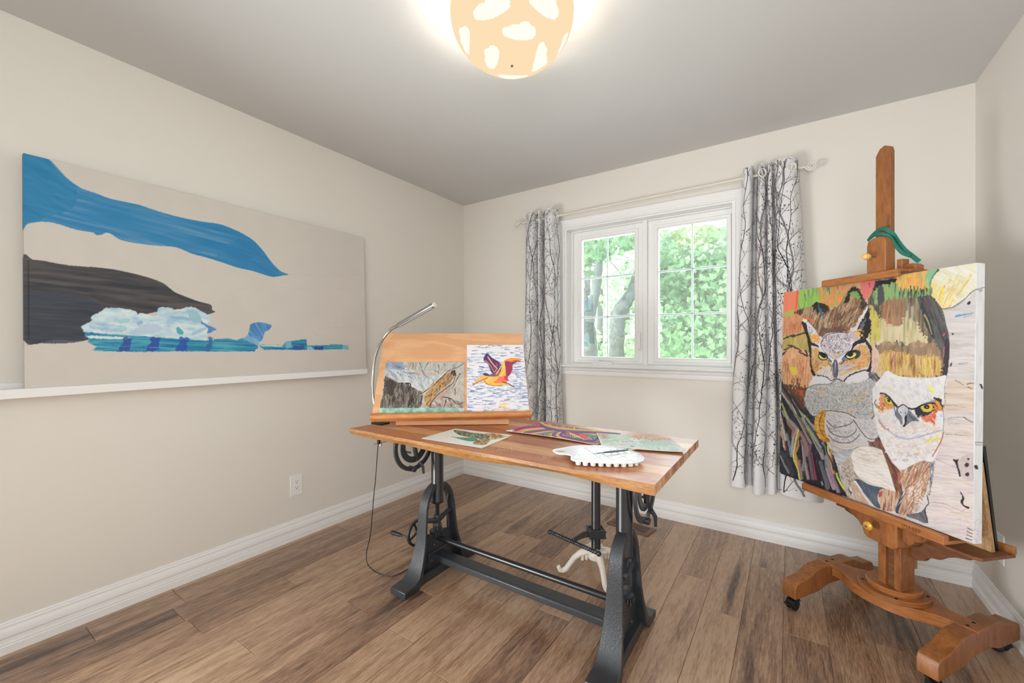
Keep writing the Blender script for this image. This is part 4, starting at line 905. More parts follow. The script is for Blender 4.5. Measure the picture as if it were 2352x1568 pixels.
iA = np.array([XL+.0905, .283, .992]); iB = np.array([XL+.0905, 1.800, .992]); iT = np.array([XL+.062, .283, 1.902])
ib = iT-iA; inn_ = np.cross(iB-iA, ib); inn_ = inn_/np.linalg.norm(inn_)
if inn_[0] < 0: inn_ = -inn_
ice_c = thing('iceberg_canvas', (XL+.07, 1.04, .99), 'wide half-painted canvas with blue band, dark hill and icebergs, on the ledge', 'painting')
art_grid('canvas_face', iA+inn_*.0005, iB-iA, ib, 560, 330, p, .95, M_art, ice_c)
sd = inn_*-.028
art_grid('canvas_edge', iA+inn_*.0005, sd, ib, 6, 260, p, .95, M_art, ice_c)
fu_, fv_ = (iB-iA)/np.linalg.norm(iB-iA), ib/np.linalg.norm(ib)
MB().obox(iA, fu_, fv_, inn_, (.0008, np.linalg.norm(iB-iA)), (0, np.linalg.norm(ib)), (-.028, 0)).build('stretched_canvas', mat('canvas_cloth', rgb(216, 211, 203), .8, var=.02), ice_c, .001)

# ------------------------------------------------ owl canvas on the easel
p = Paint(1780, 590, 2280, 1265, 2.0, (214, 208, 206)); Zf = (1740, 560, 2.118); R2 = (1790, 600, 6.03); R3 = (2020, 600, 6.03); R4 = (1780, 840, 5.407); R5 = (2020, 840, 5.407); R6 = (1900, 1020, 6.03)
F = lambda f: p.fr(*f); S = p.streak
F(Zf).poly([(800, 60), (1130, 60), (1130, 1500), (700, 1500)], S([(196, 190, 188), (212, 206, 204), (222, 216, 214)], 2, 4, 60, 1), curve=False)
p.poly([(850, 660), (1066, 665), (1060, 820), (850, 820)], S([(210, 184, 160), (222, 204, 186), (228, 216, 206)], 2, 4, 60, 2), jag=4, al=.8)
p.poly([(840, 860), (1060, 850), (1056, 1460), (780, 1300)], S([(208, 194, 196), (222, 208, 208), (230, 218, 214), (214, 200, 184)], 6, 5, 60, 3), jag=4, al=.85)
p.dabs([(850, 900), (1055, 900), (1050, 1440), (830, 1350)], [(232, 222, 224), (206, 176, 192), (196, 188, 176), (226, 206, 214)], 70, 30, 2.4, .08, .1, .6)
p.dabs([(935, 480), (1060, 480), (1060, 640), (935, 640)], [(226, 222, 220), (192, 186, 184)], 30, 24, 2, 0, .08, .6)
# pale yellow feathers at the top right
p.poly([(876, 124), (1070, 90), (1070, 222), (1030, 258), (985, 292), (940, 312), (896, 318), (862, 282), (842, 252), (838, 205), (850, 165)], S([(222, 214, 170), (232, 228, 206), (236, 234, 226)], 30, 5, 40, 2), curve=False)
p.poly([(842, 195), (870, 190), (900, 240), (895, 318), (860, 285), (840, 240)], (234, 212, 130), jag=5, al=.7)
F(R3).dabs([(720, 300), (1250, 100), (1300, 160), (1100, 480), (900, 640)], [(226, 206, 130), (206, 198, 160), (238, 220, 110), (216, 188, 130), (236, 232, 220)], 46, 24, 3, 2.15, .18, .6)
for q_, c_, w_ in (([(905, 340), (850, 430), (820, 545)], (240, 142, 90), 2.6), ([(1030, 385), (950, 480), (905, 560), (880, 650)], (246, 196, 90), 4), ([(880, 380), (865, 500), (860, 560)], (240, 226, 70), 6), ([(1000, 500), (940, 600), (920, 640)], (244, 232, 110), 5), ([(990, 605), (930, 650), (880, 655)], (246, 160, 110), 3), ([(1230, 260), (1130, 400), (1060, 480)], (214, 190, 120), 4), ([(1020, 545), (980, 590)], (244, 200, 110), 3)): p.line(q_, c_, w_, w_*.4, .9)
p.line([(862, 662), (950, 650), (1040, 618), (1180, 520), (1270, 430), (1370, 365)], (70, 72, 80), 1.6, 1.2, jag=.6); p.line([(900, 675), (1010, 650), (1150, 560), (1240, 470), (1350, 390)], (150, 166, 180), 3, 2, .7)
F(Zf).poly([(900, 320), (975, 308), (1066, 232), (1066, 345), (905, 400)], S([(204, 200, 202), (214, 210, 212)], 0, 6, 40, 1), al=.6, curve=False)
p.line([(965, 352), (1000, 344), (1050, 336)], (76, 150, 196), 5, 2, .8, jag=1.5); p.line([(1000, 357), (1045, 345)], (60, 62, 66), .8, .4)
for q_ in ([(1018, 292), (1024, 282), (1034, 278), (1036, 288), (1028, 296)], [(942, 436), (948, 432), (956, 438), (950, 444)], [(935, 592), (940, 580), (946, 576), (944, 590), (938, 598)]): p.poly(q_, (58, 44, 50))
p.line([(978, 583), (1018, 581)], (70, 96, 108), 1.4, .6); p.line([(1008, 577), (1026, 575)], (206, 180, 120), 1)
# big rear owl: green band, grey-brown mantle, pale middle, ochre barring
body = [(545, 170), (640, 160), (740, 130), (878, 122), (862, 150), (842, 185), (838, 225), (846, 250), (880, 290), (900, 325), (915, 385), (928, 440), (932, 540), (926, 590), (918, 642), (860, 645), (760, 645), (700, 644), (655, 625), (630, 612), (590, 640), (560, 560), (540, 420), (535, 300)]
p.poly(body, S([(84, 78, 70), (118, 106, 88), (150, 138, 112), (176, 164, 130)], 92, 5, 60, 1), jag=2)
p.poly([(560, 205), (620, 190), (760, 190), (840, 200), (840, 250), (780, 262), (700, 262), (640, 285), (600, 300), (560, 280)], S([(58, 60, 48), (120, 150, 92), (148, 180, 118), (128, 176, 128)], 92, 3, 26, 2), jag=5)
p.poly([(670, 160), (760, 140), (840, 128), (842, 185), (836, 215), (800, 222), (740, 225), (700, 212), (670, 190)], S([(236, 150, 84), (236, 178, 92), (210, 190, 100), (240, 140, 90), (150, 190, 120)], 94, 4, 30, 3), jag=3)
p.poly([(835, 128), (876, 122), (850, 165), (840, 205), (812, 208), (815, 160)], (138, 190, 146), jag=2)
p.dabs([(680, 175), (830, 160), (830, 200), (690, 210)], [(244, 146, 84), (238, 186, 96), (206, 196, 112), (226, 170, 110)], 50, 20, 3.2, 1.6, .12, .9)
p.poly([(555, 195), (600, 178), (665, 168), (668, 185), (620, 196), (585, 210), (560, 225)], (30, 32, 36), jag=5)
p.poly([(598, 205), (625, 195), (650, 230), (630, 275), (622, 292), (606, 260)], (146, 178, 112), jag=3); p.poly([(588, 215), (612, 210), (615, 300), (596, 340), (584, 290)], (78, 82, 84), jag=3)
p.dabs([(690, 205), (840, 205), (840, 232), (690, 240)], [(38, 36, 36), (60, 60, 52), (40, 44, 42), (132, 176, 122)], 60, 13, 1.9, 1.55, .15, .95)
p.poly([(575, 380), (640, 350), (700, 350), (760, 370), (800, 430), (830, 470), (800, 500), (740, 490), (690, 475), (640, 495), (560, 490), (552, 430)], S([(170, 158, 118), (200, 188, 146), (214, 202, 164), (220, 206, 176)], 91, 5, 50, 2), jag=10)
p.poly([(600, 300), (650, 265), (700, 270), (720, 330), (690, 400), (640, 390), (606, 360)], S([(120, 96, 78), (150, 112, 84), (176, 128, 92), (130, 118, 100)], 92, 4, 50, 4), jag=8, al=.85)
p.line([(640, 300), (632, 350), (628, 400)], (216, 138, 96), 5, 3, .7); p.line([(728, 330), (722, 400), (726, 440)], (208, 200, 170), 5, 4, .8); p.line([(752, 310), (750, 380)], (196, 190, 168), 7, 4, .7)
p.poly([(780, 262), (845, 255), (895, 320), (918, 400), (930, 470), (928, 560), (918, 630), (885, 640), (895, 560), (868, 480), (850, 440), (820, 400), (800, 330)], S([(62, 64, 68), (84, 84, 84), (104, 102, 98), (72, 78, 84)], 70, 4, 60, 3), jag=4)
p.poly([(795, 280), (825, 330), (850, 400), (862, 465), (838, 440), (812, 370), (796, 320)], (56, 62, 70), jag=3); p.line([(812, 345), (830, 380), (848, 440)], (206, 190, 110), 4, 2, .8)
p.poly([(912, 470), (932, 470), (928, 600), (916, 642), (888, 640), (902, 560)], (64, 54, 66), jag=1); p.line([(908, 500), (905, 545), (900, 560)], (196, 120, 90), 2.5, 1)
p.line([(812, 262), (826, 290), (834, 320)], (176, 84, 96), 2.2, 1, .8); p.line([(796, 240), (800, 262)], (70, 150, 196), 2, 1); p.line([(902, 446), (910, 436)], (214, 84, 110), 3)
p.poly([(588, 500), (606, 480), (650, 478), (700, 500), (735, 490), (770, 470), (820, 480), (860, 480), (880, 520), (900, 560), (880, 600), (600, 620), (584, 560)], S([(134, 106, 88), (158, 130, 106), (186, 158, 122)], 92, 5, 26, 3), jag=6, al=.9)
p.poly([(592, 540), (640, 520), (720, 530), (790, 545), (850, 540), (885, 565), (892, 600), (880, 644), (700, 644), (640, 622), (600, 632), (590, 580)], S([(150, 110, 66), (196, 156, 92), (212, 176, 106), (222, 190, 124), (200, 150, 80)], 91, 3.5, 34, 5), jag=8)
for q_, c_, w_ in (([(672, 530), (664, 570), (668, 610)], (196, 120, 140), 8), ([(662, 540), (654, 580), (652, 606)], (110, 44, 50), 3), ([(700, 530), (706, 570), (700, 600)], (96, 52, 44), 3), ([(722, 590), (718, 630)], (190, 184, 164), 7), ([(740, 580), (732, 615)], (120, 120, 116), 4), ([(770, 540), (776, 580)], (206, 200, 180), 6), ([(790, 570), (794, 612)], (204, 190, 160), 5), ([(812, 560), (818, 640)], (230, 218, 100), 7), ([(838, 560), (850, 640)], (228, 210, 120), 6), ([(872, 590), (862, 640)], (220, 180, 110), 5), ([(628, 570), (634, 600)], (216, 196, 90), 5), ([(820, 540), (826, 585)], (216, 206, 100), 3), ([(756, 615), (757, 640)], (60, 40, 30), 3), ([(785, 625), (800, 640)], (50, 36, 30), 3), ([(815, 520), (818, 545)], (120, 80, 60), 2)): p.line(q_, c_, w_/2.1, w_/4, jag=.8)
p.dabs([(600, 625), (700, 640), (905, 640), (905, 646), (640, 640)], [(60, 42, 32), (90, 70, 50), (180, 140, 80)], 24, 5, 1.6, 1.5, .3)
p.line([(548, 300), (560, 240), (575, 205), (600, 185)], (70, 62, 52), 2.5, 1, jag=1); p.line([(878, 124), (850, 160), (838, 200), (842, 250), (870, 282), (900, 325), (918, 400), (930, 450), (932, 540), (926, 590), (918, 640)], (36, 52, 48), .9, 1.1, jag=.5)
p.poly([(545, 300), (580, 330), (600, 380), (590, 470), (562, 470), (545, 520), (548, 430)], S([(196, 180, 80), (206, 196, 110), (180, 160, 90)], 91, 3, 30, 1), jag=6)
# top-left blocks of orange, green, mixed streaks
p.poly([(120, 236), (200, 224), (198, 330), (150, 340), (118, 360)], S([(238, 158, 96), (238, 140, 100), (240, 132, 104)], 88, 5, 50, 1), curve=False); p.line([(196, 226), (190, 290), (188, 312)], (238, 96, 96), 5, 4)
p.poly([(200, 226), (312, 208), (320, 290), (260, 312), (196, 320)], S([(118, 166, 78), (150, 196, 92), (160, 200, 100), (134, 182, 92)], 90, 4, 40, 2), curve=False, jag=2)
p.poly([(300, 210), (450, 190), (470, 240), (400, 290), (350, 315), (310, 285)], S([(236, 158, 92), (232, 140, 86), (150, 176, 96), (206, 160, 100), (90, 130, 120)], 90, 4, 34, 3), jag=4)
p.poly([(400, 198), (560, 175), (562, 210), (530, 275), (500, 240), (450, 215), (410, 240)], S([(196, 150, 110), (214, 160, 120), (196, 170, 120), (222, 130, 120)], 92, 4, 30, 2), jag=3)
p.poly([(510, 188), (572, 180), (545, 240), (522, 270), (508, 235)], (228, 112, 116), jag=4, al=.85)
for q_, c_, w_ in (([(230, 245), (236, 275)], (70, 130, 150), 3.5), ([(270, 215), (268, 260)], (60, 126, 160), 2.4), ([(246, 226), (252, 262)], (184, 122, 84), 3.5), ([(346, 215), (352, 245)], (66, 112, 140), 4), ([(388, 205), (392, 232)], (60, 100, 96), 2.4), ([(544, 192), (547, 210)], (40, 60, 150), 2.4), ([(362, 290), (364, 240)], (240, 150, 90), 4), ([(572, 175), (574, 200)], (214, 70, 130), 2)): p.line(q_, c_, w_, w_*.5, .85, jag=.8)
p.dabs([(300, 220), (450, 200), (460, 250), (360, 300)], [(240, 150, 84), (236, 170, 104), (170, 180, 100), (246, 140, 80)], 40, 16, 2.6, 1.6, .12, .9)
# brown crown mass with black tufts
hair = lambda x, y: math.radians(100+(x-380)*-.08)
p.poly([(185, 330), (230, 312), (280, 300), (330, 300), (360, 320), (400, 290), (440, 225), (480, 215), (510, 250), (535, 300), (548, 330), (500, 400), (455, 432), (380, 430), (310, 450), (270, 430), (225, 365), (170, 380)], S([(98, 70, 52), (136, 104, 80), (166, 134, 104), (186, 160, 128)], 112, 4, 40, 1), jag=4)
p.dabs([(200, 340), (300, 330), (420, 290), (520, 290), (520, 380), (440, 430), (320, 430), (230, 380)], [(104, 74, 56), (150, 118, 92), (188, 164, 134), (128, 92, 66), (206, 186, 156), (92, 66, 50)], 260, 26, 2.2, lambda x, y: 1.95-.0006*(x-200)+.35*(x > 400), .2, .8)
p.poly([(270, 300), (290, 285), (310, 284), (335, 300), (345, 322), (330, 330), (300, 318), (275, 315)], (42, 36, 32), jag=5); p.poly([(440, 235), (455, 212), (490, 215), (505, 245), (530, 290), (540, 310), (520, 305), (505, 270), (480, 240), (455, 245), (445, 275), (420, 290)], (38, 34, 32), jag=4)
p.poly([(455, 232), (480, 232), (500, 262), (495, 275), (470, 255), (450, 250)], (128, 166, 92), jag=4); p.dabs([(270, 296), (345, 300), (350, 322), (280, 322)], [(40, 34, 30), (66, 50, 40), (50, 40, 34)], 60, 10, 2.2, 1.7, .3); p.dabs([(180, 320), (220, 312), (220, 335), (180, 340)], [(60, 46, 36), (90, 66, 48)], 26, 9, 2, 1.8, .25)
p.dabs([(505, 250), (545, 300), (535, 330), (500, 290)], [(40, 34, 32), (58, 46, 40), (120, 92, 68)], 36, 14, 2, 2.0, .2)
p.line([(300, 312), (312, 335), (322, 360)], (60, 110, 160), 4.5, 3, .95); p.line([(296, 295), (298, 318)], (44, 92, 120), 3); p.line([(376, 390), (372, 418)], (176, 70, 96), 4, 2, .7); p.line([(425, 408), (426, 420)], (206, 70, 110), 1.6)
p.poly([(310, 405), (350, 412), (420, 395), (450, 420), (380, 432), (320, 450), (300, 440)], S([(84, 62, 54), (110, 84, 72), (150, 110, 84)], 20, 3, 16, 2), jag=4, al=.85)
# left flank
p.poly([(116, 352), (160, 335), (200, 345), (232, 365), (240, 420), (252, 450), (175, 445), (118, 460)], S([(216, 140, 92), (206, 148, 108), (222, 160, 112), (196, 134, 96)], 92, 4, 40, 2), jag=3)
p.poly([(118, 350), (150, 325), (180, 322), (168, 345), (125, 355)], (176, 188, 96), jag=3)
p.poly([(115, 455), (250, 432), (262, 500), (262, 560), (112, 560)], S([(190, 172, 90), (178, 158, 96), (200, 184, 110)], 92, 4, 26, 3), jag=3)
p.poly([(112, 530), (180, 505), (262, 540), (268, 640), (240, 700), (112, 690)], S([(226, 174, 128), (216, 160, 116), (232, 186, 142), (206, 146, 104)], 91, 4, 50, 4), jag=3)
p.dabs([(118, 540), (250, 560), (250, 660), (118, 660)], [(196, 100, 70), (128, 82, 52), (238, 200, 160), (232, 110, 100), (150, 96, 60)], 90, 22, 1.1, 1.6, .12, .8)
p.dabs([(118, 370), (230, 380), (230, 430), (118, 430)], [(232, 112, 96), (176, 118, 84), (236, 176, 130), (156, 104, 72)], 60, 18, 1.4, 1.6, .15, .8)
p.poly([(155, 598), (188, 600), (188, 640), (168, 635)], (226, 206, 74), jag=3)
for a, b in (((125, 462), (175, 442)), ((165, 450), (240, 432)), ((115, 545), (140, 520)), ((130, 515), (165, 500)), ((150, 492), (180, 500)), ((175, 500), (215, 520)), ((205, 525), (240, 545)), ((235, 520), (245, 545))): p.line([a, b], (66, 52, 42), 4, 3, .95, jag=2.4)
p.dabs([(115, 680), (250, 690), (255, 705), (115, 700)], [(60, 42, 34), (84, 58, 44)], 60, 9, 2.4, 1.7, .3); p.dabs([(165, 650), (215, 655), (215, 680), (165, 680)], [(130, 84, 54), (108, 70, 48)], 16, 12, 2, 1.55, .15)
p.poly([(112, 690), (180, 705), (250, 700), (232, 760), (225, 790), (180, 745), (130, 700)], S([(92, 58, 40), (122, 74, 50), (146, 82, 60)], 95, 4, 20, 2), jag=2); p.poly([(200, 715), (225, 710), (222, 745), (205, 735)], (176, 90, 66), jag=2)
# tree bark, lower left: dark with long diagonal strands
p.poly([(108, 690), (140, 705), (190, 745), (235, 795), (275, 830), (290, 900), (330, 960), (370, 1030), (400, 1120), (460, 1230), (300, 1190), (108, 1110)], S([(26, 28, 38), (36, 38, 48), (60, 58, 66)], 120, 5, 40, 1), jag=2)
F(R4)
lst = [([(75, 290), (160, 420), (260, 620), (330, 700), (400, 800), (470, 900)], (126, 104, 98), 6), ([(85, 345), (200, 520), (290, 670), (380, 850), (440, 960)], (150, 146, 140), 5), ([(160, 300), (230, 440), (310, 560), (370, 640)], (206, 200, 186), 2), ([(75, 330), (210, 500), (260, 590)], (220, 214, 190), 2.2), ([(80, 470), (120, 560), (180, 700), (250, 790)], (212, 206, 130), 4), ([(90, 560), (130, 640), (200, 700), (270, 780)], (150, 148, 150), 6), ([(150, 690), (190, 740), (235, 800), (230, 880)], (166, 112, 104), 10), ([(65, 620), (100, 780), (130, 920)], (190, 176, 150), 5), ([(70, 820), (110, 960), (125, 1040)], (214, 130, 130), 4), ([(75, 760), (90, 860), (110, 1010)], (196, 186, 176), 3), ([(145, 850), (170, 960), (200, 1120)], (136, 150, 164), 5), ([(270, 790), (225, 900), (205, 1090)], (170, 168, 172), 6), ([(290, 800), (260, 920), (235, 1080), (240, 1160), (290, 1290), (310, 1400)], (222, 214, 120), 6), ([(295, 850), (285, 1000), (250, 1090), (290, 1230), (320, 1340)], (200, 140, 100), 5), ([(255, 1080), (265, 1170), (300, 1300)], (232, 186, 80), 3), ([(310, 830), (350, 900), (390, 1000), (400, 1100)], (164, 118, 118), 9), ([(320, 930), (360, 1060), (360, 1180), (340, 1290)], (140, 140, 150), 7), ([(340, 1000), (350, 1120), (380, 1260), (410, 1400)], (176, 150, 150), 6), ([(300, 560), (360, 660), (400, 780), (470, 900), (540, 1030), (600, 1110)], (186, 206, 130), 3), ([(330, 650), (400, 750), (470, 860), (560, 1010)], (150, 150, 146), 6), ([(370, 620), (430, 720), (490, 800)], (170, 168, 166), 3), ([(350, 600), (420, 690), (480, 750)], (206, 204, 200), 1.6), ([(400, 660), (460, 730), (490, 770)], (214, 212, 208), 1.6), ([(420, 790), (480, 900), (520, 960)], (160, 206, 100), 3), ([(460, 880), (520, 1010), (560, 1080), (590, 1150)], (168, 166, 172), 6), ([(500, 940), (560, 1040), (620, 1120), (640, 1260)], (126, 128, 138), 7), ([(590, 960), (620, 1060), (660, 1180), (700, 1340)], (156, 148, 156), 8), ([(655, 985), (660, 1060), (690, 1130)], (206, 220, 120), 5), ([(700, 1040), (690, 1120), (700, 1220), (720, 1330)], (206, 150, 110), 7), ([(440, 980), (420, 1100), (440, 1220), (470, 1400)], (120, 96, 106), 7), ([(450, 1080), (480, 1220), (510, 1420)], (226, 60, 110), 2), ([(510, 1180), (520, 1280), (560, 1400), (590, 1480)], (170, 176, 170), 3), ([(560, 1200), (600, 1330), (640, 1460), (650, 1520)], (110, 112, 124), 9), ([(640, 1280), (680, 1400), (730, 1520)], (176, 148, 166), 8), ([(700, 1330), (740, 1450), (780, 1560)], (170, 140, 150), 7), ([(65, 1120), (110, 1220), (170, 1330)], (130, 140, 130), 4), ([(70, 1080), (160, 1200), (210, 1350)], (60, 60, 70), 8), ([(760, 1340), (790, 1420), (850, 1520), (890, 1560)], (206, 230, 90), 5), ([(780, 1240), (800, 1340), (840, 1460), (880, 1540)], (206, 204, 190), 3), ([(300, 1180), (310, 1300), (330, 1400)], (150, 130, 130), 5), ([(120, 640), (135, 720), (150, 800)], (20, 24, 34), 6), ([(480, 1120), (500, 1200), (520, 1300), (560, 1420)], (20, 20, 28), 8), ([(300, 900), (320, 1010), (330, 1150)], (22, 22, 30), 5), ([(640, 980), (640, 1060), (690, 1160), (730, 1290)], (24, 26, 32), 3), ([(560, 960), (600, 1010), (620, 1100)], (26, 28, 36), 5), ([(100, 260), (200, 380), (300, 500), (400, 620)], (58, 46, 44), 5), ([(230, 420), (300, 530), (380, 600)], (30, 28, 32), 4), ([(110, 245), (230, 360), (350, 520)], (90, 62, 48), 6)]
for q_, c_, w_ in lst: p.line([(a+5, b-4) for a, b in q_], tuple(v*.8+20 for v in c_), w_*.9, w_*1.3, .75, jag=1.4)
for q_, c_, w_ in lst: p.line(q_, c_, w_*.55, w_*.9, .92, jag=.9)
for q_, c_, w_ in lst[::2]: p.line([(a+9, b+6) for a, b in q_], tuple(v*.35 for v in c_), .9, .6, .7)
# owl one: ear tufts, dark facial rim, discs, brow, eyes, beak
F(R2)
p.poly([(320, 850), (330, 800), (345, 785), (400, 840), (480, 920), (540, 1000), (580, 1050), (560, 1120), (500, 1120), (430, 1010), (370, 930)], S([(196, 194, 196), (222, 220, 222), (236, 232, 232)], 130, 4, 12, 1), jag=3)
p.line([(325, 850), (370, 960), (400, 1050), (420, 1130)], (36, 34, 38), 6, 7, jag=1.2); p.poly([(430, 1040), (500, 1020), (560, 1050), (540, 1120), (500, 1150), (460, 1110)], (236, 166, 84), jag=14)
p.line([(455, 880), (500, 940), (560, 1040)], (110, 70, 50), 1.2); p.dabs([(390, 880), (450, 900), (470, 980), (420, 990)], [(120, 120, 130), (90, 92, 104)], 20, 4, .8, 2, 1)
p.line([(330, 780), (400, 790), (480, 830)], (232, 110, 66), 4, 5, .85, jag=1.5)
p.poly([(1215, 620), (1235, 650), (1250, 760), (1265, 850), (1262, 960), (1240, 1040), (1200, 1080), (1150, 1100), (1110, 1110), (1120, 1000), (1090, 950), (975, 985), (1000, 930), (1060, 880), (1100, 800), (1180, 700)], (34, 30, 34), jag=4)
p.poly([(1215, 618), (1232, 640), (1190, 740), (1120, 850), (1090, 920), (1050, 960), (975, 985), (990, 935), (1060, 880), (1100, 800), (1170, 700), (1200, 640)], S([(206, 198, 200), (232, 226, 228)], 130, 4, 16, 2), jag=3); p.poly([(1105, 930), (1180, 800), (1200, 760), (1190, 850), (1160, 940), (1110, 960)], (104, 108, 122), jag=5)
p.poly([(1005, 1000), (1080, 970), (1140, 960), (1170, 975), (1130, 1020), (1080, 1050), (1010, 1040)], (232, 184, 104), jag=14); p.line([(1120, 965), (1080, 970)], (80, 120, 80), 3, jag=2)
p.poly([(970, 985), (1010, 985), (1110, 1060), (1100, 1110), (1040, 1110), (1000, 1060)], (196, 176, 186), jag=6, al=.9)
F(Zf)
rim = (40, 34, 34)
for q_, w0, w1 in (([(232, 388), (242, 440), (250, 480), (258, 530), (262, 580), (268, 620), (280, 640)], 5, 7), ([(250, 480), (275, 490), (300, 500)], 7, 4), ([(520, 470), (490, 478), (470, 490), (455, 510)], 9, 7), ([(520, 465), (545, 500), (556, 545), (552, 590), (535, 630), (545, 650)], 6, 8)): p.line(q_, rim, w0, w1, jag=1.6)
disc = S([(176, 128, 80), (206, 160, 104), (222, 184, 130), (196, 140, 86)], 100, 4, 18, 3)
p.poly([(262, 520), (272, 508), (300, 512), (330, 545), (360, 570), (372, 640), (352, 655), (300, 640), (276, 625), (264, 580)], disc, jag=3)
p.poly([(440, 540), (480, 500), (510, 490), (535, 500), (545, 540), (540, 585), (510, 605), (440, 625), (400, 640), (392, 600), (400, 570)], disc, jag=3)
p.dabs([(272, 520), (330, 560), (350, 620), (300, 630), (270, 590)], [(150, 100, 60), (230, 200, 150), (200, 150, 100), (226, 196, 110)], 60, 9, 1.4, 2.4, .5, .8); p.dabs([(440, 560), (530, 510), (540, 580), (450, 610)], [(236, 196, 140), (176, 120, 76), (240, 170, 90), (206, 160, 110)], 70, 13, 1.5, -.5, .4, .8)
p.poly([(285, 620), (340, 595), (370, 600), (375, 650), (330, 648), (300, 640)], S([(206, 200, 206), (226, 220, 220), (216, 180, 170)], 120, 3, 12, 1), jag=5, al=.9); p.poly([(392, 590), (440, 585), (480, 592), (440, 620), (400, 640)], S([(150, 140, 156), (190, 180, 190), (214, 204, 206)], -20, 3, 18, 2), jag=4, al=.85)
p.line([(400, 640), (440, 622), (490, 604), (520, 600)], (222, 180, 90), 3.5, 3, .9); 
# crown patch and white brow V
p.poly([(300, 490), (330, 440), (380, 430), (440, 436), (462, 470), (455, 500), (420, 530), (375, 552), (330, 525), (305, 505)], (206, 200, 206), jag=2)
p.dabs([(305, 490), (330, 442), (440, 438), (458, 480), (400, 535), (340, 525)], [(70, 62, 74), (100, 90, 104), (58, 50, 56), (226, 220, 226), (232, 228, 232), (176, 160, 190), (200, 160, 100), (120, 140, 190), (240, 236, 240)], 420, 5, 1.2, 0, 3.1, .9)
p.line([(300, 490), (312, 520), (340, 550), (368, 572)], (232, 226, 230), 5, 6); p.line([(458, 478), (450, 510), (420, 545), (392, 572)], (232, 222, 228), 5, 6)
p.line([(305, 492), (320, 520), (348, 542), (372, 556)], (96, 70, 80), .9); p.line([(455, 490), (440, 520), (400, 545), (378, 556)], (96, 70, 90), .9); p.line([(310, 480), (330, 448), (360, 436), (400, 430), (440, 434)], (60, 40, 44), 1.3, jag=.8)
p.dabs([(355, 530), (410, 530), (395, 550), (370, 552)], [(226, 180, 84), (206, 160, 90)], 14, 5, 1.6, 0, 1)
# eyes
def eye(cx, cy, w_, h_, tilt_, iris, lid=(26, 28, 34)):
    ca, sa = math.cos(tilt_), math.sin(tilt_); E_ = lambda a, b: (cx+ca*a-sa*b, cy+sa*a+ca*b)
    p.poly([E_(w_*1.25*math.cos(t), h_*1.35*math.sin(t)) for t in np.linspace(0, 6.28, 14)[:-1]], lid)
    p.poly([E_(w_*math.cos(t), h_*math.sin(t)*(1 if math.sin(t) > 0 else .55)) for t in np.linspace(0, 6.28, 18)[:-1]], iris); p.poly([E_(w_*.88*math.cos(t), h_*.7*math.sin(t)+h_*.2) for t in np.linspace(.2, 2.9, 8)], tuple(min(255, v*1.1) for v in iris))
eye(318, 547, 20, 14, .35, (206, 206, 112)); p.poly([(300, 530), (318, 534), (334, 548), (326, 556), (310, 548)], (20, 22, 26)); p.line([(298, 528), (318, 530), (345, 556), (360, 572)], (24, 26, 32), 2.4, 2); p.poly([(335, 560), (352, 566), (360, 575), (342, 572)], (92, 150, 170))
eye(456, 540, 25, 15, -.28, (206, 206, 108)); p.poly([(436, 530), (456, 522), (466, 536), (455, 548), (440, 545)], (20, 22, 26)); p.line([(425, 545), (445, 524), (480, 518), (498, 526)], (26, 28, 36), 3, 3); p.poly([(478, 520), (500, 525), (494, 550), (472, 560), (484, 542)], (58, 58, 70)); p.poly([(408, 560), (422, 542), (430, 556), (415, 572)], (84, 120, 176)); p.line([(405, 585), (425, 566), (450, 562)], (50, 54, 66), 2.4, 1.4)
p.line([(438, 548), (445, 551)], (246, 246, 250), 1.4); p.line([(305, 545), (309, 547)], (246, 246, 250), 1.2)
p.poly([(372, 566), (382, 562), (390, 580), (392, 620), (384, 648), (378, 655), (370, 640), (366, 600)], S([(44, 54, 68), (70, 82, 98), (100, 112, 126)], 92, 3, 20, 1)); p.line([(378, 575), (377, 600), (376, 625)], (200, 206, 214), 2.2, 1.2, .8); p.line([(366, 580), (364, 620), (372, 655), (382, 658), (392, 630)], (28, 32, 40), .8)
p.line([(345, 580), (360, 595), (356, 620)], (40, 38, 44), 1.2)
# ruff under the face
p.poly([(420, 665), (450, 640), (500, 625), (540, 620), (545, 650), (500, 670), (440, 680)], (222, 220, 224), jag=3); p.line([(420, 668), (445, 642), (490, 622), (530, 615), (560, 635)], (44, 42, 44), 2.6, 3.4, jag=1.6); p.poly([(535, 630), (575, 620), (605, 640), (600, 665), (570, 670), (548, 650)], S([(60, 58, 62), (110, 108, 112), (176, 172, 174)], 60, 3, 10, 3), jag=3)
p.poly([(262, 660), (275, 640), (320, 640), (360, 660), (345, 680), (280, 685), (245, 700)], (220, 222, 226), jag=3); p.line([(290, 640), (330, 645), (360, 665), (385, 655), (415, 668)], (50, 46, 46), 2, 2, jag=1.4)
p.poly([(555, 470), (575, 500), (595, 545), (600, 600), (612, 630), (600, 650), (578, 630), (555, 610), (558, 560)], S([(196, 166, 146), (222, 196, 180), (206, 176, 120)], 100, 3, 16, 2), jag=3)
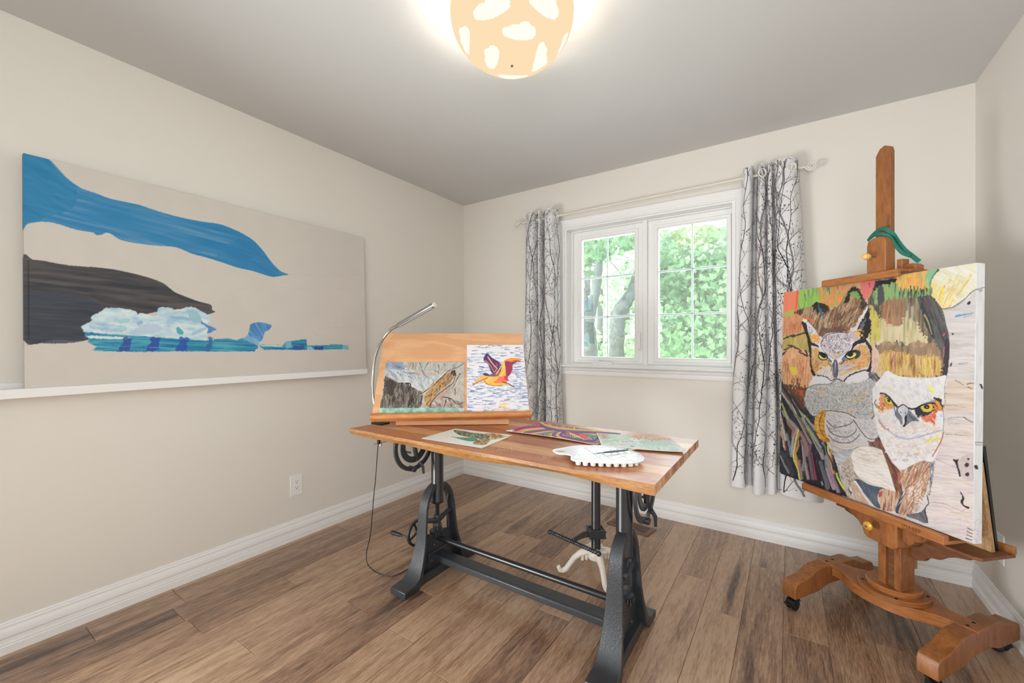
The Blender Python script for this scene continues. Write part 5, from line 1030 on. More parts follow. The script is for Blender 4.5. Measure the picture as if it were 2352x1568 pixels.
# grey textured breast
br = [(230, 740), (240, 705), (275, 685), (340, 682), (385, 660), (440, 682), (500, 672), (545, 655), (572, 680), (566, 730), (562, 790), (565, 840), (540, 862), (500, 855), (430, 820), (380, 812), (330, 812), (300, 830), (268, 835), (240, 800), (228, 770)]
p.poly(br, (188, 188, 188), jag=1)
p.dabs(br, [(150, 150, 150), (206, 206, 206), (222, 222, 222), (128, 128, 128), (196, 196, 194), (176, 176, 174), (232, 232, 232), (164, 160, 150)], 1500, 6, 1.5, 0, 3.1, .85)
p.dabs(br, [(70, 68, 70), (92, 90, 92)], 240, 3.4, .8, .5, 1.2, .9)
p.dabs([(460, 730), (540, 720), (520, 760), (455, 770)], [(232, 210, 100), (240, 160, 110), (150, 110, 80)], 40, 4, 1.6, 0, 3, .85); p.dabs([(295, 700), (325, 705), (320, 730), (290, 725)], [(240, 150, 130), (220, 206, 90)], 16, 4, 1.6, 0, 3, .85); p.dabs([(430, 800), (470, 805), (465, 825), (435, 825)], [(240, 176, 140)], 14, 4, 1.5, 0, 3, .8)
p.line([(230, 745), (240, 705), (280, 684), (345, 682), (380, 662)], (110, 104, 96), 1.6, 1.6, .8); p.line([(228, 765), (240, 805), (268, 838), (300, 832), (335, 812), (390, 815), (440, 825), (500, 858), (545, 862), (566, 835)], (70, 70, 74), 1.6, 2.2, .9); p.line([(570, 690), (563, 740), (561, 800), (568, 840)], (90, 70, 60), 1.2, 1, .9, jag=.5)
# ochre scapular arc
p.poly([(330, 808), (300, 818), (282, 845), (275, 880), (285, 920), (305, 950), (345, 968), (352, 955), (332, 920), (325, 870), (332, 830)], S([(150, 96, 30), (196, 140, 50), (222, 172, 84), (176, 116, 44)], 12, 2.5, 16, 2), jag=1)
p.line([(318, 820), (302, 860), (306, 905), (335, 950)], (96, 56, 20), 1.8, 1.4, .8); p.line([(300, 835), (290, 880), (300, 925), (325, 955)], (232, 190, 100), 2, 1.4, .7)
# layered wing
p.poly([(342, 815), (400, 820), (465, 850), (500, 880), (520, 910), (540, 935), (500, 975), (440, 992), (380, 975), (350, 950), (335, 900), (332, 850)], (204, 202, 204))
p.poly([(465, 850), (530, 855), (560, 855), (575, 900), (592, 930), (560, 955), (530, 945), (500, 900)], (204, 202, 204))
wd_ = [(340, 820), (460, 850), (530, 935), (440, 985), (345, 940)]
p.dabs(wd_, [(232, 230, 232), (150, 148, 154), (220, 218, 222), (170, 160, 160)], 260, 9, 1.3, .45, .35, .85)
p.dabs([(470, 860), (560, 860), (585, 930), (540, 940)], [(228, 226, 230), (150, 150, 160), (196, 180, 180)], 120, 8, 1.2, .5, .5, .85)
for q_ in ([(336, 860), (370, 890), (410, 888), (450, 875), (464, 862)], [(336, 880), (355, 915), (395, 935), (440, 938), (475, 915), (480, 900)], [(345, 930), (380, 960), (430, 968), (470, 955), (498, 925)], [(466, 855), (490, 890), (520, 930), (545, 948), (575, 948), (592, 930)]): p.line(q_, (72, 60, 66), 1.8, 1.6, .95, jag=.6)
for k in range(26): a = p.r.uniform(345, 470); b = p.r.choice((866, 905, 945))+p.r.uniform(-8, 12); p.line([(a, b), (a+9, b+16)], (96, 84, 88), 1, .5, .8)
p.line([(355, 962), (390, 980), (440, 990), (490, 975)], (206, 170, 120), 1.6, 1.4, .8); p.line([(350, 970), (400, 995), (450, 1000), (500, 980), (520, 955)], (110, 108, 112), 1.3, 1.2, .8)
p.poly([(355, 975), (400, 1000), (455, 1000), (480, 1005), (455, 1040), (400, 1075), (385, 1050), (365, 1010)], S([(140, 144, 152), (176, 178, 184), (206, 206, 210)], 30, 3, 20, 2), jag=2)
p.poly([(520, 955), (560, 960), (590, 940), (605, 960), (620, 1010), (560, 1000), (530, 985)], S([(104, 66, 60), (130, 96, 84), (96, 40, 50)], 60, 4, 20, 2), jag=2); p.poly([(480, 970), (535, 950), (545, 990), (500, 1000)], (206, 200, 196), jag=5)
# lower white wing, tail barring, second owl's flank
p.poly([(450, 1045), (460, 1010), (500, 985), (545, 985), (600, 1000), (628, 1035), (632, 1080), (650, 1130), (665, 1170), (673, 1205), (620, 1190), (560, 1175), (510, 1150), (470, 1110)], S([(214, 206, 200), (230, 224, 218), (236, 230, 226)], 30, 4, 30, 2))
p.dabs([(470, 1000), (590, 1000), (620, 1080), (480, 1050)], [(200, 184, 168), (190, 170, 150), (232, 224, 216)], 60, 14, 2.2, .1, .4, .5)
for k in range(9): y0_ = 1030+k*17; p.line([(470+k*6, y0_), (540+k*5, y0_+22), (620+k*5, y0_+26)], (196, 180, 166), .8, .5, .8)
p.line([(450, 1045), (475, 1115), (510, 1152), (560, 1177), (620, 1192), (674, 1208)], (96, 84, 90), 1.1, 1, .9); p.line([(452, 1040), (462, 1008), (500, 985), (550, 984), (602, 1000)], (150, 140, 136), .9)
p.poly([(405, 1090), (430, 1050), (455, 1040), (472, 1110), (495, 1145), (470, 1150), (460, 1180), (440, 1190), (470, 1240), (440, 1235), (412, 1160)], S([(176, 164, 152), (198, 186, 176), (150, 136, 124)], 60, 3, 14, 3), jag=1)
for k in range(5): p.line([(410+k*8, 1085+k*20), (430+k*8, 1095+k*20), (450+k*8, 1078+k*20)], (110, 96, 86), 1.2, .9)
p.poly([(470, 1150), (495, 1145), (530, 1165), (560, 1175), (620, 1190), (615, 1215), (590, 1210), (585, 1245), (600, 1285), (570, 1275), (540, 1240), (500, 1190)], S([(60, 72, 92), (76, 88, 106), (96, 106, 116)], 70, 4, 30, 1))
p.poly([(455, 1160), (480, 1170), (510, 1220), (545, 1270), (500, 1260), (470, 1235)], S([(206, 182, 166), (190, 160, 140), (222, 206, 196)], 60, 4, 30, 2)); p.line([(475, 1155), (510, 1200)], (236, 232, 228), 4, 1)
p.poly([(590, 1205), (625, 1190), (672, 1208), (690, 1180), (700, 1240), (690, 1290), (640, 1300), (600, 1285)], S([(150, 104, 76), (196, 160, 136), (214, 180, 156), (130, 90, 66)], 95, 4, 40, 3)); p.poly([(588, 1208), (610, 1200), (605, 1225), (590, 1232)], (176, 84, 70), jag=1); p.line([(620, 1230), (624, 1280)], (150, 70, 60), 1.4); p.line([(655, 1225), (650, 1275)], (120, 60, 46), 1.6)
p.poly([(600, 985), (625, 1025), (640, 1050), (690, 1100), (695, 1130), (705, 1200), (700, 1240), (685, 1200), (673, 1205), (650, 1130), (634, 1080)], S([(96, 66, 44), (130, 92, 60), (108, 48, 52)], 70, 3, 30, 2)); p.line([(625, 1020), (655, 1075), (680, 1140)], (104, 38, 50), 5, 3, .8)
p.poly([(690, 1240), (710, 1200), (705, 1260), (690, 1310), (670, 1300)], (46, 66, 96), jag=1); p.poly([(680, 1115), (700, 1105), (700, 1180), (685, 1160)], (196, 110, 100), jag=2, al=.7)
wing2 = [(700, 1100), (750, 1075), (800, 1055), (840, 1055), (848, 1075), (840, 1130), (820, 1200), (800, 1260), (770, 1310), (700, 1315), (688, 1300), (700, 1250), (712, 1200)]
p.poly(wing2, S([(130, 96, 76), (166, 126, 104), (190, 152, 130), (210, 186, 168)], 112, 4, 36, 2), jag=2)
p.dabs(wing2, [(222, 206, 196), (120, 84, 66), (196, 110, 96), (206, 176, 150), (236, 230, 226), (160, 110, 86), (230, 190, 110)], 300, 15, 1.7, 2.05, .3, .8)
p.dabs([(740, 1170), (800, 1150), (790, 1230), (730, 1260)], [(240, 238, 236), (226, 216, 210), (214, 160, 130)], 80, 9, 1.8, 2.0, .5, .9)
p.poly([(838, 1060), (862, 1050), (858, 1110), (846, 1180), (836, 1230), (822, 1240), (836, 1160)], S([(80, 84, 96), (150, 152, 160), (220, 220, 224)], 100, 2.5, 8, 3), jag=2); p.dabs([(760, 1250), (830, 1200), (825, 1290), (740, 1325)], [(214, 210, 212), (196, 192, 196), (232, 228, 230)], 90, 10, 1.6, .6, .5, .9)
p.poly([(720, 1318), (790, 1305), (812, 1290), (828, 1358), (770, 1340)], S([(84, 88, 96), (110, 112, 120)], 60, 4, 20, 2), jag=1); p.line([(825, 1225), (832, 1260), (815, 1290), (828, 1355)], (24, 28, 34), 2.4, 1.6, jag=1)
# owl two: white face
face = [(600, 650), (630, 616), (660, 632), (700, 645), (790, 652), (860, 650), (919, 640), (918, 690), (905, 740), (908, 800), (903, 850), (898, 930), (880, 1000), (862, 1045), (848, 1060), (800, 1055), (745, 1078), (700, 1098), (660, 1060), (620, 1000), (590, 930), (575, 870), (562, 790), (560, 710), (575, 680)]
p.poly(face, S([(214, 214, 222), (228, 226, 230), (236, 234, 234), (226, 220, 216)], 60, 8, 14, 1))
p.dabs([(610, 650), (900, 660), (890, 740), (800, 760), (700, 760), (620, 700)], [(214, 206, 196), (200, 200, 200), (240, 238, 234), (190, 186, 180)], 150, 4, 1.3, 0, 3, .5)
p.dabs([(580, 860), (900, 850), (880, 990), (800, 1040), (700, 1060), (620, 980)], [(232, 196, 190), (236, 206, 170), (206, 196, 226), (240, 232, 226), (222, 186, 150), (236, 214, 214), (190, 186, 210), (244, 220, 150)], 360, 11, 2.2, -.2, .6, .65)
p.dabs([(620, 1000), (860, 1000), (800, 1050), (700, 1080)], [(206, 206, 214), (240, 238, 236), (190, 190, 196), (226, 216, 206)], 120, 7, 2, .6, 1, .7)
p.dabs([(800, 950), (880, 925), (895, 945), (820, 975)], [(240, 220, 90), (232, 190, 120), (210, 220, 120)], 26, 9, 2.2, -.5, .3, .8)
p.line([(590, 866), (640, 910), (700, 945), (760, 945), (830, 925), (900, 905)], (150, 160, 214), 3.5, 3, .6, jag=2); p.line([(590, 855), (610, 890), (640, 905)], (222, 110, 96), 3, 3, .6, jag=2)
p.line([(700, 935), (735, 950), (790, 930)], (190, 196, 226), 5, 5, .6, jag=2); p.poly([(826, 690), (845, 684), (862, 720), (850, 730)], (238, 240, 110), jag=3, al=.85); p.dabs([(815, 710), (850, 700), (845, 755), (810, 755)], [(160, 170, 210), (190, 190, 214)], 30, 4, 1.2, 1, 1.5, .7)
F(R5)
p.poly([(0, 390), (40, 345), (90, 350), (160, 440), (190, 520), (120, 540), (60, 530), (0, 500)], (226, 160, 110), jag=6); p.dabs([(-60, 480), (60, 460), (80, 540), (0, 570)], [(240, 220, 90), (226, 110, 80), (196, 80, 60)], 30, 8, 2.6, .9, .5, .9)
p.line([(-40, 420), (-60, 460), (-30, 520)], (90, 50, 50), 1.6)
p.line([(10, 340), (60, 345), (110, 380), (160, 440), (215, 505)], (30, 32, 44), 3, 5); p.line([(30, 350), (80, 345), (120, 400)], (90, 140, 190), 2.4, 2, .8)
p.fr(*Zf); 
F(R5); cxy = (105, 430)
p.poly([(62, 400), (85, 372), (120, 390), (160, 460), (150, 488), (110, 480), (75, 450)], (30, 32, 40)); p.poly([(66, 402), (85, 385), (110, 395), (162, 460), (150, 484), (112, 474), (80, 448)], (222, 206, 70)); p.poly([(90, 400), (110, 400), (132, 425), (125, 450), (102, 440)], (16, 18, 22)); p.line([(100, 415), (106, 419)], (240, 240, 244), 1.6)
p.poly([(440, 560), (500, 500), (560, 478), (640, 460), (690, 470), (690, 540), (650, 590), (560, 620), (480, 640)], (46, 50, 60), jag=3)
p.poly([(640, 440), (700, 430), (760, 460), (785, 540), (760, 580), (690, 600), (650, 570), (690, 520)], S([(206, 110, 60), (232, 176, 70), (222, 130, 80), (150, 70, 50)], 60, 3, 10, 2), jag=6)
p.poly([(490, 620), (560, 620), (640, 600), (710, 590), (700, 650), (690, 715), (620, 700), (560, 670)], S([(196, 84, 56), (222, 116, 84), (226, 176, 156)], 40, 3, 14, 3), jag=6)
p.poly([(512, 510), (540, 490), (600, 470), (645, 475), (662, 510), (650, 550), (600, 572), (550, 560), (520, 535)], (232, 196, 66)); p.poly([(512, 510), (530, 500), (545, 540), (600, 560), (650, 540), (640, 562), (590, 575), (540, 560)], (206, 190, 110)); p.poly([(550, 500), (580, 482), (610, 488), (622, 510), (608, 532), (575, 535), (555, 520)], (18, 18, 24)); p.line([(588, 512), (594, 515)], (240, 240, 244), 2)
p.line([(345, 520), (400, 535), (460, 525), (520, 490), (600, 465), (650, 462), (690, 470)], (26, 28, 38), 4, 3); p.line([(570, 460), (640, 440), (690, 430)], (110, 150, 206), 3, 2, .7, jag=1); p.poly([(680, 395), (730, 395), (765, 430), (790, 500), (785, 545), (765, 500), (735, 440), (690, 425)], (58, 46, 52), jag=5)
p.poly([(215, 510), (250, 500), (300, 480), (360, 540), (400, 580), (440, 620), (490, 690), (400, 690), (320, 750), (280, 740), (240, 680), (200, 620)], S([(84, 90, 102), (120, 126, 138), (160, 166, 178)], 45, 3, 20, 2), jag=2); p.line([(215, 505), (180, 470), (200, 600)], (40, 60, 110), 2, 2, .8, jag=1.4)
p.poly([(235, 530), (260, 495), (300, 485), (335, 500), (355, 540), (345, 590), (325, 620), (322, 700), (305, 755), (285, 740), (280, 640), (255, 600), (235, 570)], S([(196, 196, 206), (222, 222, 230)], 90, 4, 20, 1)); p.line([(240, 512), (270, 488), (305, 482), (345, 512)], (20, 22, 30), 2.4, 2); p.poly([(255, 565), (268, 570), (276, 585), (262, 585)], (24, 26, 34)); p.poly([(315, 580), (332, 575), (325, 600)], (24, 26, 34)); p.poly([(312, 640), (330, 610), (340, 650), (328, 730), (305, 760), (290, 745), (312, 710)], (30, 24, 38))
p.poly([(705, 590), (760, 560), (800, 600), (805, 700), (770, 730), (720, 690)], (226, 230, 240), jag=3); p.line([(770, 600), (762, 615), (778, 630)], (110, 116, 126), 1)
p.line([(838, 120), (822, 200), (808, 320), (815, 460), (790, 560), (800, 640), (792, 760), (790, 860), (750, 960), (700, 1060)], (96, 80, 76), .9, 1.2, .9, jag=.5); p.line([(795, 830), (770, 920), (730, 1000), (660, 1120)], (176, 90, 70), 2.6, 3, .7, jag=1)
for cc in ((360, 1110), (460, 1095), (320, 1170), (190, 1165)): p.poly([(cc[0]-40, cc[1]+15), (cc[0]-15, cc[1]-18), (cc[0]+38, cc[1]-10), (cc[0]+20, cc[1]+18)], (190, 190, 196), jag=3, al=.8)
# birch marks and knots on the right
for q_, w_ in (([(940, 180), (1000, 210), (1050, 245)], 1.6), ([(1090, 225), (1130, 215), (1190, 215)], 2.4), ([(1100, 260), (1150, 290)], 2), ([(1040, 635), (1090, 665), (1160, 700)], 2.6), ([(820, 490), (950, 500), (1090, 522)], .8), ([(850, 650), (950, 640), (1040, 635)], .9), ([(700, 1160), (800, 1200), (930, 1250)], .8), ([(860, 720), (1000, 720)], .6), ([(810, 340), (880, 355)], .8), ([(820, 850), (1000, 860), (1150, 880)], .9)): p.line(q_, (66, 56, 58), w_, w_*.5, .85, jag=1)
p.poly([(985, 1170), (1050, 1110), (1110, 1090), (1170, 1100), (1175, 1400), (1080, 1410), (1000, 1350), (975, 1250)], S([(186, 174, 174), (202, 190, 188)], 90, 5, 20, 1), al=.7, jag=3)
for cx_, cy_, rx, ry in ((1085, 1228, 28, 28), (1090, 1347, 26, 26), (1103, 1155, 15, 15)): p.poly([(cx_+rx*math.cos(t), cy_+ry*math.sin(t)) for t in np.linspace(0, 6.28, 10)[:-1]], (62, 36, 38), jag=1)
p.poly([(915, 1155), (950, 1165), (985, 1155), (972, 1200), (985, 1260), (1010, 1360), (990, 1365), (960, 1260), (935, 1200)], (36, 24, 30), jag=1.2)
F(R6)
p.poly([(1835, 645), (1880, 700), (1900, 760), (1890, 830), (1975, 870), (1950, 895), (1890, 860), (1860, 830), (1845, 790), (1870, 740)], (38, 24, 32), jag=1.6)
for k in range(4): p.line([(1945-8*k, 1155+48*k), (2000, 1190+45*k), (2060-20*k, 1195+44*k)], (44, 34, 44), 1.8, .9)
p.line([(1450, 795), (1640, 830), (1840, 915)], (120, 92, 96), .8, .6); p.line([(1600, 850), (1800, 960), (1980, 1010)], (216, 150, 110), 1.1, .8, .7); p.line([(1850, 930), (1920, 905)], (176, 90, 120), 1.4, 1, .6)
p.dabs([(1780, 1000), (2020, 1030), (2010, 1300), (1850, 1200)], [(196, 110, 150), (206, 150, 176), (176, 150, 160)], 26, 8, 1.2, .4, .6, .5)
# gallery edge on the right-hand side
F(Zf).poly([(1066, 60), (1140, 60), (1140, 1500), (1050, 1500), (1052, 900)], S([(226, 232, 238), (236, 240, 244), (240, 243, 248)], 90, 8, 40, 2), curve=False)
p.line([(1066, 222), (1090, 214), (1112, 213)], (80, 82, 88), 1.6); p.poly([(1072, 216), (1090, 214), (1098, 230), (1078, 234)], (190, 190, 194), jag=1); p.poly([(1078, 682), (1090, 680), (1098, 700), (1092, 708)], (60, 66, 90), jag=1); p.poly([(1052, 1078), (1068, 1074), (1074, 1098), (1060, 1094)], (40, 42, 66), jag=1)
p.line([(1060, 966), (1100, 966)], (150, 156, 166), 2.6); p.line([(1060, 978), (1098, 978)], (120, 124, 136), 1.2); p.dabs([(1050, 1340), (1096, 1350), (1090, 1450), (1050, 1450)], [(226, 196, 222), (232, 206, 226)], 26, 6, 3, .5, 1, .6)
def rect(cq): return [O_+v*(.914/.430) for v in pgram(cq)]
oc = rect([(1800, 672), (2244, 603), (2236, 1249), (1790, 1086)])
o0 = oc[3]; oA = oc[2]-oc[3]; oB = oc[0]-oc[3]; on = np.cross(oA, oB); on /= np.linalg.norm(on)    # faces the viewer side
owl = thing('owl_canvas', tuple(o0+oA/2), 'colourful canvas of two staring owls held on the wooden easel', 'painting')
art_grid('canvas_face', o0, oA, oB, 430, 500, p, .86, M_art, owl)
art_grid('canvas_edge', o0+oA, -on*.034, oB, 24, 400, p, .98, M_art, owl)
ua, ub_ = oA/np.linalg.norm(oA), oB/np.linalg.norm(oB)
MB().obox(o0, ua, ub_, on, (0, np.linalg.norm(oA)-.0006), (0, np.linalg.norm(oB)), (-.034, -.0006)).build('stretched_canvas', MATS['canvas_cloth'], owl, .001)

# ------------------------------------------------ two paintings on the drawing board
RB = (780, 660, 3.92)
def board_sheet(name, corners, paint, label, nu, nv, cat='painting'):
    """thin sheet lying on the board: corners TL, TR, BR, BL in the crop RB"""
    c_ = [onP((RB[0]+a/RB[2], RB[1]+b/RB[2]), BL+bn*.0022, bn) for a, b in corners]
    o0_ = c_[3]; A = c_[2]-c_[3]; Bv = c_[0]-c_[3]; A = bu*A.dot(bu)+bv*0; Bv = bv*Bv.dot(bv)
    o = thing(name, tuple(o0_+A/2), label, cat)
    art_grid('painted_face', o0_+bn*.0006, A, Bv, nu, nv, paint, .97, M_paper, o)
    MB().obox(o0_, bu, bv, bn, (0, np.linalg.norm(A)), (0, np.linalg.norm(Bv)), (-.0014, .0004)).build('sheet', M_paperw, o, smooth=0)
    return o
p = Paint(862, 822, 1072, 958, 2.4, (170, 164, 158)); S = p.streak; F(RB)
p.poly([(300, 640), (1150, 640), (1150, 1160), (300, 1160)], S([(168, 162, 154), (186, 178, 168), (196, 188, 178)], 90, 8, 10, 1), curve=False)
p.poly([(420, 665), (600, 670), (590, 740), (660, 745), (700, 800), (880, 790), (1000, 740), (880, 840), (840, 880), (740, 930), (680, 910), (600, 860), (520, 850), (480, 820), (412, 790)], S([(150, 160, 172), (180, 186, 190), (206, 206, 204), (176, 190, 206)], 60, 5, 16, 2), jag=2)
p.poly([(440, 670), (590, 672), (600, 720), (560, 745), (470, 730), (420, 720)], S([(106, 122, 142), (136, 154, 176), (176, 186, 196)], 20, 6, 12, 3), jag=3); p.poly([(575, 672), (612, 672), (605, 735), (585, 730)], (226, 220, 196), jag=1)
p.poly([(610, 672), (1130, 674), (1100, 700), (1000, 740), (880, 752), (760, 742), (660, 742), (605, 738)], S([(150, 148, 142), (172, 168, 160), (190, 188, 182), (168, 186, 182)], 100, 5, 14, 1), jag=1)
for q_ in ([(800, 676), (780, 700), (765, 740)], [(660, 680), (662, 710), (650, 735)], [(890, 690), (896, 730), (888, 780)], [(720, 676), (735, 720)], [(940, 690), (950, 700)]): p.line(q_, (66, 60, 58), 1.6, .7, .9, jag=.7)
for q_ in ([(570, 755), (620, 770), (680, 772), (730, 790)], [(745, 750), (770, 790), (810, 815)], [(620, 800), (650, 815)], [(860, 750), (905, 770)], [(520, 760), (560, 800)]): p.line(q_, (88, 90, 98), 2.4, .8, .8, jag=1.4)
p.dabs([(600, 760), (860, 760), (760, 900), (650, 860)], [(120, 126, 134), (214, 218, 220), (150, 160, 172)], 60, 7, .9, 1.9, .3, .7)
p.poly([(412, 788), (440, 800), (490, 825), (530, 850), (600, 858), (640, 890), (700, 915), (740, 945), (745, 1000), (700, 1090), (365, 1085), (385, 1000), (400, 900)], S([(52, 46, 44), (86, 80, 76), (120, 112, 104), (150, 142, 134)], 96, 2.5, 22, 3), jag=1.5)
p.dabs([(400, 820), (700, 930), (700, 1080), (380, 1080)], [(36, 30, 30), (60, 54, 52), (176, 170, 164), (120, 104, 66), (150, 146, 142), (50, 44, 44)], 260, 9, 1.1, 1.65, .25, .85)
p.poly([(415, 860), (450, 830), (500, 850), (505, 900), (470, 970), (430, 950)], (58, 48, 48), jag=5, al=.8)
p.line([(412, 790), (460, 815), (520, 850), (600, 852), (650, 885), (720, 930)], (228, 224, 216), 1.4, 1, .9); p.line([(600, 862), (640, 872), (620, 930)], (36, 30, 32), 3, 2, jag=1)
p.poly([(770, 960), (820, 880), (880, 830), (960, 770), (1035, 745), (1040, 800), (980, 870), (900, 930), (850, 990), (810, 1070), (780, 1060), (765, 1000)], S([(140, 96, 48), (176, 128, 68), (196, 156, 104), (120, 108, 96), (150, 140, 120)], 120, 4, 24, 2), jag=2)
p.dabs([(780, 980), (900, 860), (1020, 760), (1030, 800), (880, 940), (800, 1050)], [(206, 140, 60), (100, 80, 60), (214, 180, 130), (150, 140, 100), (70, 56, 46)], 90, 8, 1.2, 1.9, .4, .85)
p.poly([(830, 1010), (900, 940), (1000, 870), (990, 920), (930, 990), (860, 1040)], (176, 150, 134), jag=3, al=.85); p.poly([(810, 1080), (850, 1030), (930, 980), (1000, 990), (1060, 1020), (1125, 1030), (1122, 1086), (900, 1088)], S([(120, 108, 104), (164, 150, 144), (196, 184, 178)], 60, 5, 12, 1), jag=2)
for q_ in ([(730, 965), (790, 920), (880, 850), (980, 750), (1060, 720), (1128, 680)], [(1085, 775), (1050, 840), (1020, 900)], [(810, 1075), (850, 1000), (940, 920), (1020, 860), (1040, 800)], [(920, 985), (1000, 1000), (1060, 1050), (1122, 1030)], [(700, 1080), (740, 1000), (740, 960)], [(960, 1010), (940, 1080)], [(1040, 910), (1040, 970)], [(640, 1080), (670, 1050), (665, 1000)]): p.line(q_, (44, 36, 36), 1.9, 1, .92, jag=1)
p.poly([(1000, 760), (1045, 740), (1048, 800), (1020, 790)], (48, 38, 38), jag=3); p.line([(960, 760), (880, 830), (780, 940), (730, 968)], (232, 226, 214), 1.4, 1.4, .85)
p.poly([(340, 1084), (1150, 1086), (1150, 1170), (330, 1170)], S([(110, 168, 150), (136, 186, 168), (160, 204, 188), (190, 216, 204)], 90, 10, 14, 2), curve=False)
p.dabs([(420, 690), (880, 690), (1000, 740), (740, 920), (430, 790)], [(226, 228, 228), (110, 118, 130), (176, 196, 214), (140, 146, 152)], 110, 6, .9, 1.3, .9, .6)
p.dabs([(880, 700), (1120, 690), (1120, 1020), (1000, 980), (1050, 820)], [(206, 198, 188), (140, 132, 126), (176, 170, 160)], 90, 9, 1.4, 1.8, .5, .6)
board_sheet('cliff_painting', [(434, 675), (1132, 674), (1120, 1135), (355, 1143)], p, 'landscape painting of grey and ochre rocky cliffs over green water, left on the drawing board', 260, 180)
p = Paint(1068, 786, 1222, 956, 2.6, (232, 230, 234)); S = p.streak; F(RB)
p.poly([(1120, 500), (1720, 500), (1740, 1150), (1120, 1150)], (234, 233, 238), curve=False)
p.dabs([(1130, 515), (1680, 515), (1720, 1140), (1130, 1140)], [(112, 120, 176), (136, 146, 196), (160, 170, 210), (96, 108, 166), (150, 196, 196), (176, 190, 222), (136, 160, 200), (206, 214, 234)], 330, 12, 2.4, .02, .10, .8, taper=.5)
p.dabs([(1130, 720), (1690, 720), (1700, 1000), (1130, 1000)], [(126, 136, 190), (150, 170, 214), (160, 200, 206), (236, 236, 240)], 180, 10, 2.2, .05, .12, .75)
p.dabs([(1420, 1030), (1520, 1030), (1500, 1080), (1430, 1080)], [(246, 210, 110), (248, 226, 150)], 16, 8, 3, 0, .2, .95); p.dabs([(1300, 1090), (1560, 1090), (1560, 1130), (1280, 1130)], [(246, 190, 160), (244, 206, 190), (240, 180, 190)], 26, 10, 2.2, 0, .15, .8)
yl, rd, pu, og = (250, 206, 110), (150, 62, 84), (82, 56, 112), (244, 160, 70)
p.poly([(1325, 592), (1350, 625), (1400, 660), (1440, 690), (1440, 715), (1420, 745), (1375, 768), (1345, 700), (1295, 652)], S([rd, (130, 56, 100), pu, (176, 90, 110)], 118, 3, 20, 1)); p.poly([(1325, 590), (1298, 645), (1320, 660), (1350, 640), (1400, 668), (1440, 690), (1436, 670), (1370, 630)], pu)
p.line([(1335, 625), (1380, 690), (1425, 735)], (244, 206, 170), 2.2, 1.6); p.line([(1310, 655), (1360, 705), (1390, 760)], (240, 190, 170), 1.2, 1)
p.poly([(1290, 840), (1300, 815), (1350, 790), (1400, 750), (1440, 710), (1470, 670), (1500, 645), (1560, 638), (1620, 638), (1590, 648), (1520, 660), (1490, 700), (1500, 760), (1510, 800), (1500, 850), (1470, 885), (1400, 888), (1330, 875), (1300, 862)], S([yl, (250, 196, 90), (246, 176, 80), (252, 218, 140)], 130, 5, 24, 2))
p.poly([(1490, 668), (1530, 660), (1600, 670), (1560, 690), (1556, 740), (1530, 790), (1500, 800), (1496, 740)], S([rd, (176, 60, 90), (120, 50, 90)], 100, 3, 16, 3)); p.poly([(1500, 655), (1560, 645), (1632, 660), (1600, 668), (1540, 668)], S([og, rd], 5, 4, 12, 1)); p.poly([(1480, 660), (1540, 635), (1622, 638), (1640, 652), (1560, 655), (1510, 662)], og)
p.poly([(1400, 760), (1440, 700), (1450, 680), (1460, 720), (1430, 790), (1380, 800), (1340, 800), (1360, 780)], S([pu, (110, 70, 130), (130, 110, 150)], 120, 3, 14, 1)); p.line([(1410, 780), (1450, 720), (1470, 680)], yl, 2.6, 1.8)
p.poly([(1290, 790), (1300, 770), (1330, 772), (1348, 790), (1330, 806), (1300, 800)], pu); p.poly([(1292, 788), (1310, 795), (1345, 800), (1300, 830), (1240, 860), (1195, 880), (1215, 850)], S([og, (246, 190, 100), (206, 110, 80)], 60, 3, 20, 1)); p.line([(1198, 880), (1250, 852), (1330, 812)], (150, 56, 64), 1.6, 1.2)
p.poly([(1425, 820), (1490, 790), (1518, 800), (1500, 850), (1440, 860), (1390, 860)], (240, 120, 96), jag=4, al=.9); p.poly([(1480, 790), (1515, 795), (1518, 835), (1490, 830)], (206, 60, 90), jag=3, al=.85); p.line([(1470, 852), (1520, 865), (1570, 895)], (130, 60, 64), 2.4, 1.6); p.line([(1490, 868), (1530, 880), (1568, 898)], (170, 110, 110), 1.6, 1)
p.line([(1310, 845), (1330, 870), (1400, 884), (1470, 880)], (110, 66, 84), 1.4, 1, .9); p.line([(1440, 760), (1425, 800), (1440, 770)], (206, 110, 60), 1.6); p.line([(1345, 700), (1375, 768), (1430, 740)], (110, 50, 80), 1.2, 1)
p.line([(1490, 668), (1498, 740), (1505, 800)], (110, 60, 110), 1.6, 1)
board_sheet('pelican_painting', [(1158, 517), (1662, 527), (1709, 1136), (1146, 1135)], p, 'watercolour of a yellow and purple flying pelican over blue water, right on the drawing board', 190, 220)

